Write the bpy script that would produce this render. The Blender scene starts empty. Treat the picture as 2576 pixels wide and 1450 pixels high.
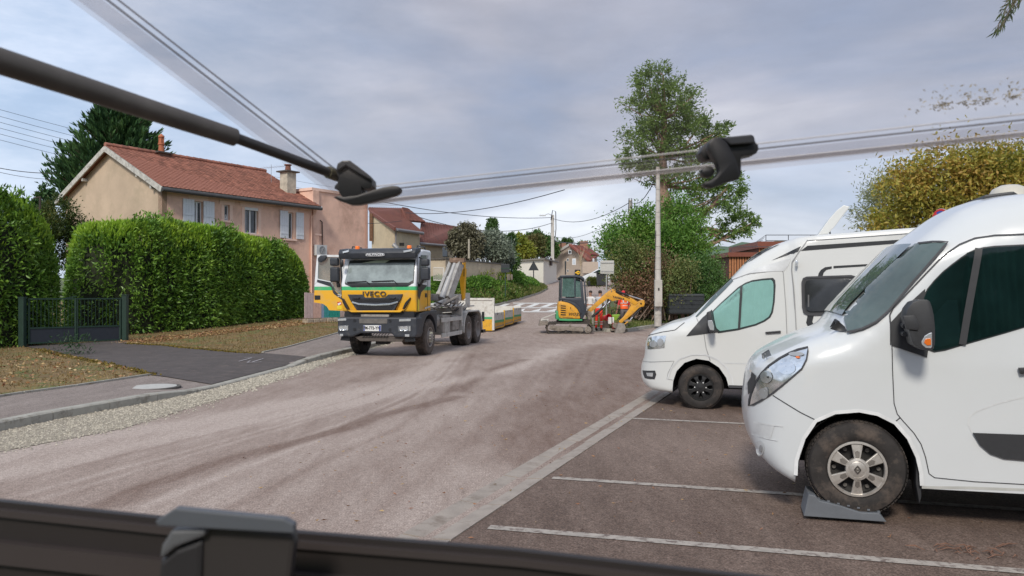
import bpy, bmesh, math, random
import numpy as np
from mathutils import Vector, Matrix
from mathutils.geometry import delaunay_2d_cdt
random.seed(7); rng = np.random.default_rng(11)
S = bpy.context.scene
COL = S.collection
R_ = math.radians
# ------------------------------------------------------------------ camera, sky, sun, exposure
F = 1946.0; HX = 1288.0; HY = 740.0; CH = 1.8
cd = bpy.data.cameras.new('camera'); cam = bpy.data.objects.new('camera', cd); COL.objects.link(cam)
cam.location = (0, 0, CH); cam.rotation_euler = (R_(90), 0, 0)
cd.sensor_width = 36; cd.lens = 36 * F / 2576.0; cd.shift_y = 15.0 / 2576.0
cd.clip_start = 0.02; cd.clip_end = 3000
cd.dof.use_dof = True; cd.dof.focus_distance = 17; cd.dof.aperture_fstop = 13.0
S.camera = cam
SUN_AZ = (-0.27, -0.96); SUN_EL = R_(40)
w = bpy.data.worlds.new("World"); S.world = w; w.use_nodes = True
nt = w.node_tree; nt.nodes.clear()
sky = nt.nodes.new('ShaderNodeTexSky'); sky.sky_type = 'NISHITA'; sky.sun_disc = False
sky.sun_elevation = SUN_EL; sky.sun_rotation = math.atan2(SUN_AZ[0], SUN_AZ[1])
bg1 = nt.nodes.new('ShaderNodeBackground'); bg1.inputs['Strength'].default_value = 0.09
nt.links.new(sky.outputs[0], bg1.inputs['Color'])
tc = nt.nodes.new('ShaderNodeTexCoord'); mp = nt.nodes.new('ShaderNodeMapping')
mp.inputs['Scale'].default_value = (1.0, 1.0, 3.2); mp.inputs['Rotation'].default_value = (0.15, 0.1, 0.5)
nt.links.new(tc.outputs['Generated'], mp.inputs['Vector'])
n1 = nt.nodes.new('ShaderNodeTexNoise'); n1.inputs['Scale'].default_value = 2.1; n1.inputs['Detail'].default_value = 6; n1.inputs['Roughness'].default_value = .5; n1.inputs['Distortion'].default_value = .5
nt.links.new(mp.outputs[0], n1.inputs['Vector'])
cr_ = nt.nodes.new('ShaderNodeValToRGB'); e = cr_.color_ramp.elements
e[0].position = .30; e[0].color = (.20, .255, .37, 1)
e[1].position = .72; e[1].color = (.52, .53, .57, 1)
m_ = cr_.color_ramp.elements.new(.44); m_.color = (.25, .285, .37, 1)
m_ = cr_.color_ramp.elements.new(.58); m_.color = (.34, .355, .415, 1)
nt.links.new(n1.outputs['Fac'], cr_.inputs[0])
bg2 = nt.nodes.new('ShaderNodeBackground'); bg2.inputs['Strength'].default_value = 1.0
sx_ = nt.nodes.new('ShaderNodeSeparateXYZ'); nt.links.new(tc.outputs['Generated'], sx_.inputs[0])
mr_ = nt.nodes.new('ShaderNodeMapRange'); mr_.inputs[1].default_value = -.05; mr_.inputs[2].default_value = -.6; mr_.inputs[4].default_value = .75; nt.links.new(sx_.outputs[0], mr_.inputs[0])
n2_ = nt.nodes.new('ShaderNodeTexNoise'); n2_.inputs['Scale'].default_value = 5; n2_.inputs['Detail'].default_value = 8; n2_.inputs['Roughness'].default_value = .6; nt.links.new(mp.outputs[0], n2_.inputs['Vector'])
c2_ = nt.nodes.new('ShaderNodeValToRGB'); c2_.color_ramp.elements[0].position = .35; c2_.color_ramp.elements[0].color = (.35, .45, .60, 1); c2_.color_ramp.elements[1].position = .7; c2_.color_ramp.elements[1].color = (.57, .60, .66, 1); nt.links.new(n2_.outputs[0], c2_.inputs[0])
mc_ = nt.nodes.new('ShaderNodeMix'); mc_.data_type = 'RGBA'; nt.links.new(mr_.outputs[0], mc_.inputs[0]); nt.links.new(cr_.outputs[0], mc_.inputs[6]); nt.links.new(c2_.outputs[0], mc_.inputs[7])
v2_ = nt.nodes.new('ShaderNodeMapRange'); v2_.inputs[1].default_value = .3; v2_.inputs[2].default_value = .7; v2_.inputs[3].default_value = .88; v2_.inputs[4].default_value = 1.12; nt.links.new(n2_.outputs[0], v2_.inputs[0])
s2_ = nt.nodes.new('ShaderNodeVectorMath'); s2_.operation = 'SCALE'; nt.links.new(mc_.outputs[2], s2_.inputs[0]); nt.links.new(v2_.outputs[0], s2_.inputs['Scale'])
nt.links.new(s2_.outputs[0], bg2.inputs['Color'])
mx = nt.nodes.new('ShaderNodeMixShader'); mx.inputs[0].default_value = .86
nt.links.new(bg1.outputs[0], mx.inputs[1]); nt.links.new(bg2.outputs[0], mx.inputs[2])
wo = nt.nodes.new('ShaderNodeOutputWorld'); nt.links.new(mx.outputs[0], wo.inputs[0])
sd = bpy.data.lights.new('sun', 'SUN'); sd.energy = 1.5; sd.angle = R_(11); sd.color = (1, .94, .84)
sun = bpy.data.objects.new('sun', sd); COL.objects.link(sun)
_h = math.cos(SUN_EL); _d = Vector((SUN_AZ[0], SUN_AZ[1], 0)).normalized() * _h
sun.rotation_euler = Vector((_d.x, _d.y, math.sin(SUN_EL))).to_track_quat('Z', 'Y').to_euler()
S.view_settings.view_transform = 'Standard'; S.view_settings.look = 'None'
S.view_settings.gamma = 1; S.view_settings.use_curve_mapping = False
S.view_settings.exposure = 0.85
S.cycles.max_bounces = 8; S.cycles.transparent_max_bounces = 24; S.cycles.sample_clamp_indirect = 6

# ------------------------------------------------------------------ small maths
def at(px, py, Y):
    return Vector(((px - HX) / F * Y, Y, CH + (HY - py) / F * Y))
def crop(x0, y0, k):
    return lambda cx, cy: ((x0 + cx / k) * .63137, (y0 + cy / k) * .63137)
c1 = crop(1150, 900, 2.576); c4 = crop(2100, 980, 3.815); c6 = crop(2500, 700, 1.45)
c5 = crop(2900, 1300, 1.4559); cN = crop(3300, 700, 1.8128); cH = crop(200, 380, 2.339)
cG = crop(0, 1280, 1.84); cB = crop(1400, 740, 2.339); cZ = crop(1700, 1000, 4.293); cA = crop(2380, 200, 1.3187)
cL = crop(0, 700, 1.8129); cK = crop(2250, 1380, 1.5833); cP = crop(2300, 820, 2.9); cU = crop(2500, 400, 1.6304)
class Pl:
    """a vertical plane through O along R; N points away from the camera"""
    def __init__(s, O, R):
        s.O = Vector((O[0], O[1])); s.R = Vector((R[0], R[1])).normalized()
        n = Vector((-s.R.y, s.R.x)); s.N = n if n.y > 0 or (n.y == 0) else -n
    def m(s, px, py, n=0):
        a = (px - HX) / F; o = s.O + s.N * n
        # t*(a,1) = o + q*R
        t = (o.x * s.R.y - o.y * s.R.x) / (a * s.R.y - s.R.x)
        q = (t - o.y) / s.R.y if abs(s.R.y) > abs(s.R.x) else (t * a - o.x) / s.R.x
        return (q, CH + (HY - py) / F * t)
    def w(s, q, z, n=0):
        p = s.O + s.R * q + s.N * n
        return Vector((p.x, p.y, z))
def interp(x, xs, ys): return float(np.interp(x, xs, ys))
HK = ([0, 28, 34, 40, 46, 50, 56, 70, 90, 120, 200, 420, 900], [0, 0, .12, .26, .52, .76, 1.12, 2.0, 3.35, 4.3, 6.0, 10, 20])
KERBP = [(-7.9, 2), (-7.0, 8), (-6.74, 10.18), (-6.50, 11.37), (-6.15, 12.4), (-5.93, 13.3), (-5.75, 14.3), (-5.38, 19.7), (-5.14, 22.7), (-4.75, 26), (-4.3, 31), (-4.3, 60)]
def kx(y): return interp(y, [p[1] for p in KERBP], [p[0] for p in KERBP])
def zroad(y): return interp(y, *HK)
def zt(x, y):
    h = zroad(y); t = kx(y) - x
    if t > 0 and y < 80:
        ex = interp(y, [0, 24, 37, 46, 80], [0, 0, .45, .7, .7]) * min(1, t / 4)
        kh = interp(y, [13.3, 14.3, 19.4, 20.2], [.13, .03, .03, .13]) if t < 1.4 else .13
        if t < 1.4: kh = kh + (.13 - kh) * (t / 1.4) * .9
        l = kh * min(1, t / .05) + ex
        return max(h, l) if y < 50 else h + (l - h) * max(0, (60 - y) / 10) if l > h else h
    return h
def grd(px, py, dz=0.0):
    a = (px - HX) / F; b = (HY - py) / F
    lo, hi = 1.0, 400.0
    y = 2.0
    while y < 400:
        if CH + b * y <= zt(a * y, y) + dz: break
        y += .05 if y < 60 else .3
    return Vector((a * y, y, zt(a * y, y)))

# ------------------------------------------------------------------ materials
MATS = {}
def lin(c):
    return tuple(((v / 255) / 12.92 if v / 255 <= .04045 else ((v / 255 + .055) / 1.055) ** 2.4) for v in c)
def M(name, col, rough=.6, metal=0, var=.12, scale=6, bump=0, bscale=None, coat=0, island=0, alpha=None, emit=None, trans=0, spec=None, dirt=None):
    if name in MATS: return MATS[name]
    m = bpy.data.materials.new(name); m.use_nodes = True; t = m.node_tree; N = t.nodes; L = t.links
    b = N['Principled BSDF']; b.inputs['Roughness'].default_value = rough; b.inputs['Metallic'].default_value = metal
    if spec is not None: b.inputs['Specular IOR Level'].default_value = spec
    if coat: b.inputs['Coat Weight'].default_value = coat; b.inputs['Coat Roughness'].default_value = .06
    tcn = N.new('ShaderNodeTexCoord')
    nz = N.new('ShaderNodeTexNoise'); nz.inputs['Scale'].default_value = scale; nz.inputs['Detail'].default_value = 5
    nz.inputs['Roughness'].default_value = .62
    L.new(tcn.outputs['Object'], nz.inputs['Vector'])
    rp = N.new('ShaderNodeMapRange'); rp.inputs[1].default_value = .3; rp.inputs[2].default_value = .7
    rp.inputs[3].default_value = 1 - var; rp.inputs[4].default_value = 1 + var
    L.new(nz.outputs['Fac'], rp.inputs[0])
    mu = N.new('ShaderNodeVectorMath'); mu.operation = 'SCALE'; mu.inputs[0].default_value = col[:3]
    L.new(rp.outputs[0], mu.inputs['Scale'])
    out = mu.outputs[0]
    if island:
        g = N.new('ShaderNodeNewGeometry'); hs = N.new('ShaderNodeMapRange')
        hs.inputs[3].default_value = 1 - island; hs.inputs[4].default_value = 1 + island
        L.new(g.outputs['Random Per Island'], hs.inputs[0])
        m2 = N.new('ShaderNodeVectorMath'); m2.operation = 'SCALE'; L.new(out, m2.inputs[0]); L.new(hs.outputs[0], m2.inputs['Scale']); out = m2.outputs[0]
    if dirt:
        dc, ds, da, db = dirt   # colour, scale, from, to
        dn = N.new('ShaderNodeTexNoise'); dn.inputs['Scale'].default_value = ds; dn.inputs['Detail'].default_value = 8; dn.inputs['Roughness'].default_value = .7
        L.new(tcn.outputs['Object'], dn.inputs['Vector'])
        dr = N.new('ShaderNodeMapRange'); dr.inputs[1].default_value = da; dr.inputs[2].default_value = db; L.new(dn.outputs['Fac'], dr.inputs[0])
        dm = N.new('ShaderNodeMix'); dm.data_type = 'RGBA'; L.new(dr.outputs[0], dm.inputs[0]); L.new(out, dm.inputs[6]); dm.inputs[7].default_value = (*dc, 1)
        out = dm.outputs[2]
    L.new(out, b.inputs['Base Color'])
    if bump:
        bn = N.new('ShaderNodeBump'); bn.inputs['Strength'].default_value = bump; bn.inputs['Distance'].default_value = .02
        if bscale:
            n2 = N.new('ShaderNodeTexNoise'); n2.inputs['Scale'].default_value = bscale; n2.inputs['Detail'].default_value = 4
            L.new(tcn.outputs['Object'], n2.inputs['Vector']); L.new(n2.outputs['Fac'], bn.inputs['Height'])
        else: L.new(nz.outputs['Fac'], bn.inputs['Height'])
        L.new(bn.outputs[0], b.inputs['Normal'])
    if emit:
        b.inputs['Emission Color'].default_value = (*emit[:3], 1); b.inputs['Emission Strength'].default_value = emit[3]
    if alpha is not None:
        tr = N.new('ShaderNodeBsdfTransparent'); tr.inputs[0].default_value = (*alpha[1], 1)
        ms = N.new('ShaderNodeMixShader'); ms.inputs[0].default_value = alpha[0]
        L.new(tr.outputs[0], ms.inputs[1]); L.new(b.outputs[0], ms.inputs[2]); L.new(ms.outputs[0], N['Material Output'].inputs[0])
    if trans:
        tl = N.new('ShaderNodeBsdfTranslucent'); L.new(out, tl.inputs[0])
        ms = N.new('ShaderNodeMixShader'); ms.inputs[0].default_value = trans
        L.new(b.outputs[0], ms.inputs[1]); L.new(tl.outputs[0], ms.inputs[2]); L.new(ms.outputs[0], N['Material Output'].inputs[0])
    MATS[name] = m; return m
def leafmat(name, cols, rough=.45, trans=.25, patch=1.2):
    """leaf material: colour picked per leaf from a ramp, shifted by a slow patchy noise"""
    if name in MATS: return MATS[name]
    m = bpy.data.materials.new(name); m.use_nodes = True; t = m.node_tree; N = t.nodes; L = t.links
    b = N['Principled BSDF']; b.inputs['Roughness'].default_value = rough; b.inputs['Specular IOR Level'].default_value = .35
    g = N.new('ShaderNodeNewGeometry'); tcn = N.new('ShaderNodeTexCoord')
    nz = N.new('ShaderNodeTexNoise'); nz.inputs['Scale'].default_value = patch; nz.inputs['Detail'].default_value = 3; L.new(tcn.outputs['Object'], nz.inputs['Vector'])
    a1 = N.new('ShaderNodeMath'); a1.operation = 'MULTIPLY'; a1.inputs[1].default_value = .5; L.new(g.outputs['Random Per Island'], a1.inputs[0])
    a2 = N.new('ShaderNodeMapRange'); a2.inputs[1].default_value = .3; a2.inputs[2].default_value = .7; a2.inputs[4].default_value = .5; L.new(nz.outputs['Fac'], a2.inputs[0])
    a3 = N.new('ShaderNodeMath'); L.new(a1.outputs[0], a3.inputs[0]); L.new(a2.outputs[0], a3.inputs[1])
    cr = N.new('ShaderNodeValToRGB'); el = cr.color_ramp.elements
    while len(el) < len(cols): el.new(.5)
    for i, c in enumerate(cols): el[i].position = i / (len(cols) - 1); el[i].color = (*c, 1)
    L.new(a3.outputs[0], cr.inputs[0]); L.new(cr.outputs[0], b.inputs['Base Color'])
    tl = N.new('ShaderNodeBsdfTranslucent'); L.new(cr.outputs[0], tl.inputs[0])
    ms = N.new('ShaderNodeMixShader'); ms.inputs[0].default_value = trans
    L.new(b.outputs[0], ms.inputs[1]); L.new(tl.outputs[0], ms.inputs[2]); L.new(ms.outputs[0], N['Material Output'].inputs[0])
    MATS[name] = m; return m

# ------------------------------------------------------------------ objects
def tag(o, label=None, cat=None, group=None, kind=None):
    if label: o['label'] = label
    if cat: o['category'] = cat
    if group: o['group'] = group
    if kind: o['kind'] = kind
    return o
def thing(name, label, cat, loc=(0, 0, 0), rotz=0, group=None):
    o = bpy.data.objects.new(name, None); o.location = loc; o.rotation_euler = (0, 0, rotz); o.empty_display_size = .1
    COL.objects.link(o); return tag(o, label, cat, group)
def attach(o, parent, world=True):
    o.parent = parent
    if parent is not None and parent.type == 'EMPTY' and world:
        o.matrix_parent_inverse = parent.matrix_basis.inverted()
    return o
def mk(name, verts, faces, mat, parent=None, world=True, smooth=False, kind=None, me=None):
    if me is None:
        me = bpy.data.meshes.new(name)
        me.from_pydata([tuple(v) for v in verts], [], faces); me.validate()
        for mm in (mat if isinstance(mat, (list, tuple)) else [mat]): me.materials.append(mm)
        if smooth: me.polygons.foreach_set('use_smooth', [True] * len(me.polygons))
    o = bpy.data.objects.new(name, me); COL.objects.link(o)
    if parent is not None: attach(o, parent, world)
    if kind: o['kind'] = kind
    return o
class MB:
    def __init__(s): s.v = []; s.f = []
    def add(s, vs, fs):
        b = len(s.v); s.v += [Vector(v) for v in vs]; s.f += [tuple(i + b for i in f) for f in fs]; return s
    def box(s, c, d, rz=0, R=None):
        hx, hy, hz = d[0] / 2, d[1] / 2, d[2] / 2; m = R if R is not None else Matrix.Rotation(rz, 3, 'Z')
        vs = [Vector(c) + m @ Vector((x, y, z)) for x in (-hx, hx) for y in (-hy, hy) for z in (-hz, hz)]
        return s.add(vs, [(0, 1, 3, 2), (4, 6, 7, 5), (0, 4, 5, 1), (2, 3, 7, 6), (0, 2, 6, 4), (1, 5, 7, 3)])
    def beam(s, a, b, wd, h=None, up=(0, 0, 1)):
        a = Vector(a); b = Vector(b); h = h or wd; d = (b - a); l = d.length; y = d.normalized(); x = y.cross(Vector(up))
        if x.length < 1e-4: x = Vector((1, 0, 0))
        x.normalize(); z = x.cross(y); m = Matrix((x, y, z)).transposed()
        return s.box((a + b) / 2, (wd, l, h), R=m)
    def tube(s, path, r, n=8, caps=True):
        path = [Vector(p) for p in path]; rs = r if isinstance(r, (list, tuple)) else [r] * len(path)
        b = len(s.v); prev = None
        for i, p in enumerate(path):
            d = (path[min(i + 1, len(path) - 1)] - path[max(i - 1, 0)]).normalized()
            if prev is None:
                x = d.cross(Vector((0, 0, 1)));  x = d.cross(Vector((1, 0, 0))) if x.length < .05 else x
            else: x = prev - d * prev.dot(d)
            x.normalize(); prev = x; y = d.cross(x)
            for k in range(n):
                a = 2 * math.pi * k / n; s.v.append(p + (x * math.cos(a) + y * math.sin(a)) * rs[i])
        for i in range(len(path) - 1):
            for k in range(n):
                k2 = (k + 1) % n; s.f.append((b + i * n + k, b + i * n + k2, b + (i + 1) * n + k2, b + (i + 1) * n + k))
        if caps: s.f.append(tuple(b + k for k in range(n))[::-1]); s.f.append(tuple(b + (len(path) - 1) * n + k for k in range(n)))
        return s
    def cyl(s, a, b, r, n=16, r2=None): return s.tube([a, b], [r, r if r2 is None else r2], n)
    def ext(s, pts, vec):
        """closed polygon of 3D points swept by vec"""
        n = len(pts); b = len(s.v); vec = Vector(vec)
        s.v += [Vector(p) for p in pts] + [Vector(p) + vec for p in pts]
        s.f.append(tuple(range(b, b + n))); s.f.append(tuple(range(b + 2 * n - 1, b + n - 1, -1)))
        for i in range(n):
            j = (i + 1) % n; s.f.append((b + i, b + n + i, b + n + j, b + j))
        return s
    def lathe(s, c, axis, prof, n=32, closed=False):
        """prof: (distance along axis, radius)"""
        c = Vector(c); ax = Vector(axis).normalized(); x = ax.cross(Vector((0, 0, 1)))
        if x.length < .1: x = Vector((1, 0, 0))
        x.normalize(); y = ax.cross(x); b = len(s.v)
        for (t, r) in prof:
            for k in range(n):
                a = 2 * math.pi * k / n; s.v.append(c + ax * t + (x * math.cos(a) + y * math.sin(a)) * r)
        m = len(prof)
        for i in range(m if closed else m - 1):
            i2 = (i + 1) % m
            for k in range(n):
                k2 = (k + 1) % n; s.f.append((b + i * n + k, b + i2 * n + k, b + i2 * n + k2, b + i * n + k2))
        return s
    def sphere(s, c, r, n=12, sc=(1, 1, 1)):
        prof = []; b = len(s.v); m = n // 2
        for i in range(1, m):
            th = math.pi * i / m
            for k in range(n):
                a = 2 * math.pi * k / n
                s.v.append(Vector(c) + Vector((r * sc[0] * math.sin(th) * math.cos(a), r * sc[1] * math.sin(th) * math.sin(a), r * sc[2] * math.cos(th))))
        t = len(s.v); s.v.append(Vector(c) + Vector((0, 0, r * sc[2]))); s.v.append(Vector(c) - Vector((0, 0, r * sc[2])))
        for i in range(m - 2):
            for k in range(n):
                k2 = (k + 1) % n; s.f.append((b + i * n + k, b + (i + 1) * n + k, b + (i + 1) * n + k2, b + i * n + k2))
        for k in range(n):
            k2 = (k + 1) % n; s.f.append((t, b + k, b + k2)); s.f.append((t + 1, b + (m - 2) * n + k2, b + (m - 2) * n + k))
        return s
    def ob(s, name, mat, parent=None, world=True, smooth=False, kind=None, bev=0, seg=2):
        o = mk(name, s.v, s.f, mat, parent, world, False, kind)
        if bev or smooth:
            bm = bmesh.new(); bm.from_mesh(o.data)
            bmesh.ops.recalc_face_normals(bm, faces=bm.faces)
            if bev:
                es = [e for e in bm.edges if e.is_manifold and e.calc_face_angle(0) > .5]
                bmesh.ops.bevel(bm, geom=es, offset=bev, segments=seg, profile=.6, affect='EDGES', clamp_overlap=True)
            bm.to_mesh(o.data); bm.free()
            if smooth:
                o.data.polygons.foreach_set('use_smooth', [True] * len(o.data.polygons))
                o.data.set_sharp_from_angle(angle=R_(38)) if hasattr(o.data, 'set_sharp_from_angle') else None
        return o
def dense(poly, step, closed=True):
    out = []; n = len(poly)
    for i in range(n if closed else n - 1):
        a = Vector(poly[i]); b = Vector(poly[(i + 1) % n]); k = max(1, int((b - a).length / step))
        for j in range(k): out.append(tuple(a.lerp(b, j / k)))
    if not closed: out.append(tuple(poly[-1]))
    return out
def inside(poly, pts):
    P = np.array(poly); x, y = pts[:, 0], pts[:, 1]; r = np.zeros(len(pts), bool); n = len(P); j = n - 1
    for i in range(n):
        xi, yi, xj, yj = P[i][0], P[i][1], P[j][0], P[j][1]
        c = ((yi > y) != (yj > y)) & (x < (xj - xi) * (y - yi) / ((yj - yi) if yj != yi else 1e-12) + xi); r ^= c; j = i
    return r
def dist_pl(pts, pl):
    """distance of points to an open polyline and the fractional index of the nearest point"""
    A = np.array(pl, float); best = np.full(len(pts), 1e9); idx = np.zeros(len(pts))
    for i in range(len(A) - 1):
        a, b = A[i], A[i + 1]; d = b - a; L2 = max(d @ d, 1e-12)
        t = np.clip(((pts - a) @ d) / L2, 0, 1); q = a + t[:, None] * d; dd = np.hypot(*(pts - q).T)
        m = dd < best; best[m] = dd[m]; idx[m] = i + t[m]
    return best, idx
def cdt(poly, step, extra=None):
    poly = dense(poly, step); P = np.array(poly)
    x0, y0 = P.min(0); x1, y1 = P.max(0)
    gx, gy = np.meshgrid(np.arange(x0 + step / 2, x1, step), np.arange(y0 + step / 2, y1, step)); g = np.c_[gx.ravel(), gy.ravel()]
    g[1::2, 0] += step * .25
    if extra is not None and len(extra): g = np.r_[g, np.array(extra)]
    g = g[inside(poly, g)]
    if len(g):
        d, _ = dist_pl(g, poly + [poly[0]]); g = g[d > (step * .35 if extra is None else .004)]
    n = len(poly); vs = [Vector(p) for p in poly] + [Vector(p) for p in g]
    r = delaunay_2d_cdt(vs, [(i, (i + 1) % n) for i in range(n)], [], 1, 1e-6)
    return [tuple(v) for v in r[0]], [tuple(f) for f in r[2]]
def sheet(name, poly, mat, dz=0.0, step=1.0, parent=None, kind='structure', zf=None, world=True):
    vs, fs = cdt(poly, step); zf = zf or zt
    V = [(x, y, zf(x, y) + dz) for x, y in vs]
    fs = [f if (Vector(vs[f[1]]) - Vector(vs[f[0]])).to_2d().cross((Vector(vs[f[2]]) - Vector(vs[f[0]])).to_2d()) > 0 else f[::-1] for f in fs]
    return mk(name, V, fs, mat, parent, world, True, kind)
def npmesh(name, V, nper, mat, parent=None, kind=None, pat=None, world=True, smooth=False):
    """V (k*nper,3): many little pieces; pat = faces of one piece"""
    k = len(V) // nper; pat = pat or [tuple(range(nper))]
    me = bpy.data.meshes.new(name); me.vertices.add(len(V)); me.vertices.foreach_set('co', np.asarray(V, np.float32).ravel())
    ls = np.concatenate([np.array(p) for p in pat]); tot = np.array([len(p) for p in pat])
    lv = (np.arange(k)[:, None] * nper + ls[None]).ravel(); lt = np.tile(tot, k); st = np.r_[0, np.cumsum(lt)[:-1]]
    me.loops.add(len(lv)); me.loops.foreach_set('vertex_index', lv.astype(np.int32))
    me.polygons.add(len(lt)); me.polygons.foreach_set('loop_start', st.astype(np.int32)); me.polygons.foreach_set('loop_total', lt.astype(np.int32))
    if smooth: me.polygons.foreach_set('use_smooth', np.ones(len(lt), bool))
    me.update(calc_edges=True); me.materials.append(mat)
    o = bpy.data.objects.new(name, me); COL.objects.link(o)
    if parent is not None: attach(o, parent, world)
    if kind: o['kind'] = kind
    return o
def unit(a): return a / (np.linalg.norm(a, axis=1, keepdims=True) + 1e-9)
def leaves(P, D, size, aspect=.4, bend=.15, jit=.6):
    """leaf quads (4 verts, folded diamond) at P pointing along D"""
    n = len(P); D = unit(D + rng.normal(0, jit, (n, 3))); A = unit(np.cross(D, rng.normal(0, 1, (n, 3)))); Nn = np.cross(D, A)
    s = (size * rng.uniform(.65, 1.25, n))[:, None]
    a = P; b = P + D * s * .45 + A * s * aspect * .5 + Nn * s * bend; c = P + D * s; d = P + D * s * .45 - A * s * aspect * .5 + Nn * s * bend
    return np.stack([a, b, c, d], 1).reshape(-1, 3)
def fontobj(name, text, size, mat, parent, loc, rot, world=False, ext=.004, bold=.0, shear=0, sx=1):
    cu = bpy.data.curves.new(name, 'FONT'); cu.body = text; cu.size = size; cu.extrude = ext; cu.align_x = 'CENTER'; cu.align_y = 'CENTER'
    cu.offset = bold; cu.space_character = 1.12; cu.shear = shear; cu.resolution_u = 3; cu.materials.append(mat)
    o = bpy.data.objects.new(name, cu); COL.objects.link(o)
    me = bpy.data.meshes.new_from_object(o.evaluated_get(bpy.context.evaluated_depsgraph_get())); bpy.data.objects.remove(o); me.name = name
    o = bpy.data.objects.new(name, me); COL.objects.link(o); o.location = loc; o.rotation_euler = rot; o.scale = (sx, 1, 1)
    if parent is not None: attach(o, parent, world)
    return o
# ------------------------------------------------------------------ ground materials
def roadmat(name, ca, cb, cdark, rough=.85):
    """asphalt: dust colour over brown by the vertex attribute 'dust' plus streaky noise, with aggregate speckle"""
    m = bpy.data.materials.new(name); m.use_nodes = True; t = m.node_tree; N = t.nodes; L = t.links
    b = N['Principled BSDF']; b.inputs['Roughness'].default_value = rough; b.inputs['Specular IOR Level'].default_value = .3
    tcn = N.new('ShaderNodeTexCoord'); at_ = N.new('ShaderNodeAttribute'); at_.attribute_name = 'dust'
    mp1 = N.new('ShaderNodeMapping'); mp1.inputs['Rotation'].default_value = (0, 0, R_(14)); mp1.inputs['Scale'].default_value = (3.4, .8, 1); L.new(tcn.outputs['Object'], mp1.inputs[0])
    nA = N.new('ShaderNodeTexNoise'); nA.inputs['Scale'].default_value = 1.1; nA.inputs['Detail'].default_value = 12; nA.inputs['Roughness'].default_value = .74; nA.inputs['Distortion'].default_value = .25; L.new(mp1.outputs[0], nA.inputs[0])
    nB = N.new('ShaderNodeTexNoise'); nB.inputs['Scale'].default_value = 70; nB.inputs['Detail'].default_value = 3; L.new(tcn.outputs['Object'], nB.inputs[0])
    nC = N.new('ShaderNodeTexNoise'); nC.inputs['Scale'].default_value = .5; nC.inputs['Detail'].default_value = 3; L.new(tcn.outputs['Object'], nC.inputs[0])
    s = N.new('ShaderNodeMath'); s.operation = 'MULTIPLY_ADD'; s.inputs[1].default_value = .95; L.new(nA.outputs[0], s.inputs[0])
    s0 = N.new('ShaderNodeMath'); s0.operation = 'SUBTRACT'; s0.inputs[1].default_value = .47; L.new(at_.outputs['Fac'], s0.inputs[0]); L.new(s0.outputs[0], s.inputs[2])
    s1 = N.new('ShaderNodeMath'); s1.operation = 'MULTIPLY_ADD'; s1.inputs[1].default_value = .5; L.new(nB.outputs[0], s1.inputs[0]); L.new(s.outputs[0], s1.inputs[2])
    cr = N.new('ShaderNodeValToRGB'); el = cr.color_ramp.elements
    el[0].position = .12; el[0].color = (*cdark, 1); el[1].position = .95; el[1].color = (*ca, 1); q = el.new(.5); q.color = (*cb, 1)
    L.new(s1.outputs[0], cr.inputs[0])
    mr = N.new('ShaderNodeMapRange'); mr.inputs[1].default_value = .32; mr.inputs[2].default_value = .68; mr.inputs[3].default_value = .70; mr.inputs[4].default_value = 1.32; L.new(nB.outputs[0], mr.inputs[0])
    vm = N.new('ShaderNodeVectorMath'); vm.operation = 'SCALE'; L.new(cr.outputs[0], vm.inputs[0]); L.new(mr.outputs[0], vm.inputs['Scale'])
    vr = N.new('ShaderNodeTexVoronoi'); vr.inputs['Scale'].default_value = 55; L.new(tcn.outputs['Object'], vr.inputs[0])
    vs = N.new('ShaderNodeMapRange'); vs.inputs[1].default_value = .10; vs.inputs[2].default_value = .16; vs.inputs[3].default_value = .45; vs.inputs[4].default_value = 0; L.new(vr.outputs['Distance'], vs.inputs[0])
    nD = N.new('ShaderNodeTexNoise'); nD.inputs['Scale'].default_value = 17; nD.inputs['Detail'].default_value = 6; nD.inputs['Roughness'].default_value = .75; L.new(tcn.outputs['Object'], nD.inputs[0])
    mD = N.new('ShaderNodeMapRange'); mD.inputs[1].default_value = .3; mD.inputs[2].default_value = .7; mD.inputs[3].default_value = .72; mD.inputs[4].default_value = 1.28; L.new(nD.outputs[0], mD.inputs[0])
    vD = N.new('ShaderNodeVectorMath'); vD.operation = 'SCALE'; L.new(vm.outputs[0], vD.inputs[0]); L.new(mD.outputs[0], vD.inputs['Scale'])
    mm = N.new('ShaderNodeMix'); mm.data_type = 'RGBA'; L.new(vs.outputs[0], mm.inputs[0]); L.new(vD.outputs[0], mm.inputs[6]); mm.inputs[7].default_value = (.40, .36, .31, 1)
    L.new(mm.outputs[2], b.inputs['Base Color'])
    bn = N.new('ShaderNodeBump'); bn.inputs['Strength'].default_value = .55; bn.inputs['Distance'].default_value = .012; L.new(nB.outputs[0], bn.inputs['Height']); L.new(bn.outputs[0], b.inputs['Normal'])
    MATS[name] = m; return m
road_m = roadmat('road_asphalt', (.42, .345, .30), (.275, .21, .176), (.165, .108, .083))
lot_m = roadmat('lot_asphalt', (.22, .162, .132), (.122, .084, .066), (.060, .040, .031))
walk_m = roadmat('footway_asphalt', (.33, .28, .25), (.21, .172, .152), (.12, .093, .08))
drive_m = M('driveway_asphalt', (.082, .068, .063), .85, var=.22, scale=3, bump=.5, bscale=60, dirt=((.17, .13, .11), 5, .55, .75))
soil_m = M('dry_verge_soil', (.19, .125, .05), .95, var=.35, scale=2.5, bump=.6, bscale=30, dirt=((.10, .13, .03), 1.6, .5, .62))
green_m = M('verge_soil_green', (.075, .10, .03), .95, var=.35, scale=2, bump=.5, bscale=20)
field_m = M('far_field', (.10, .12, .05), .95, var=.3, scale=.1)
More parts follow.
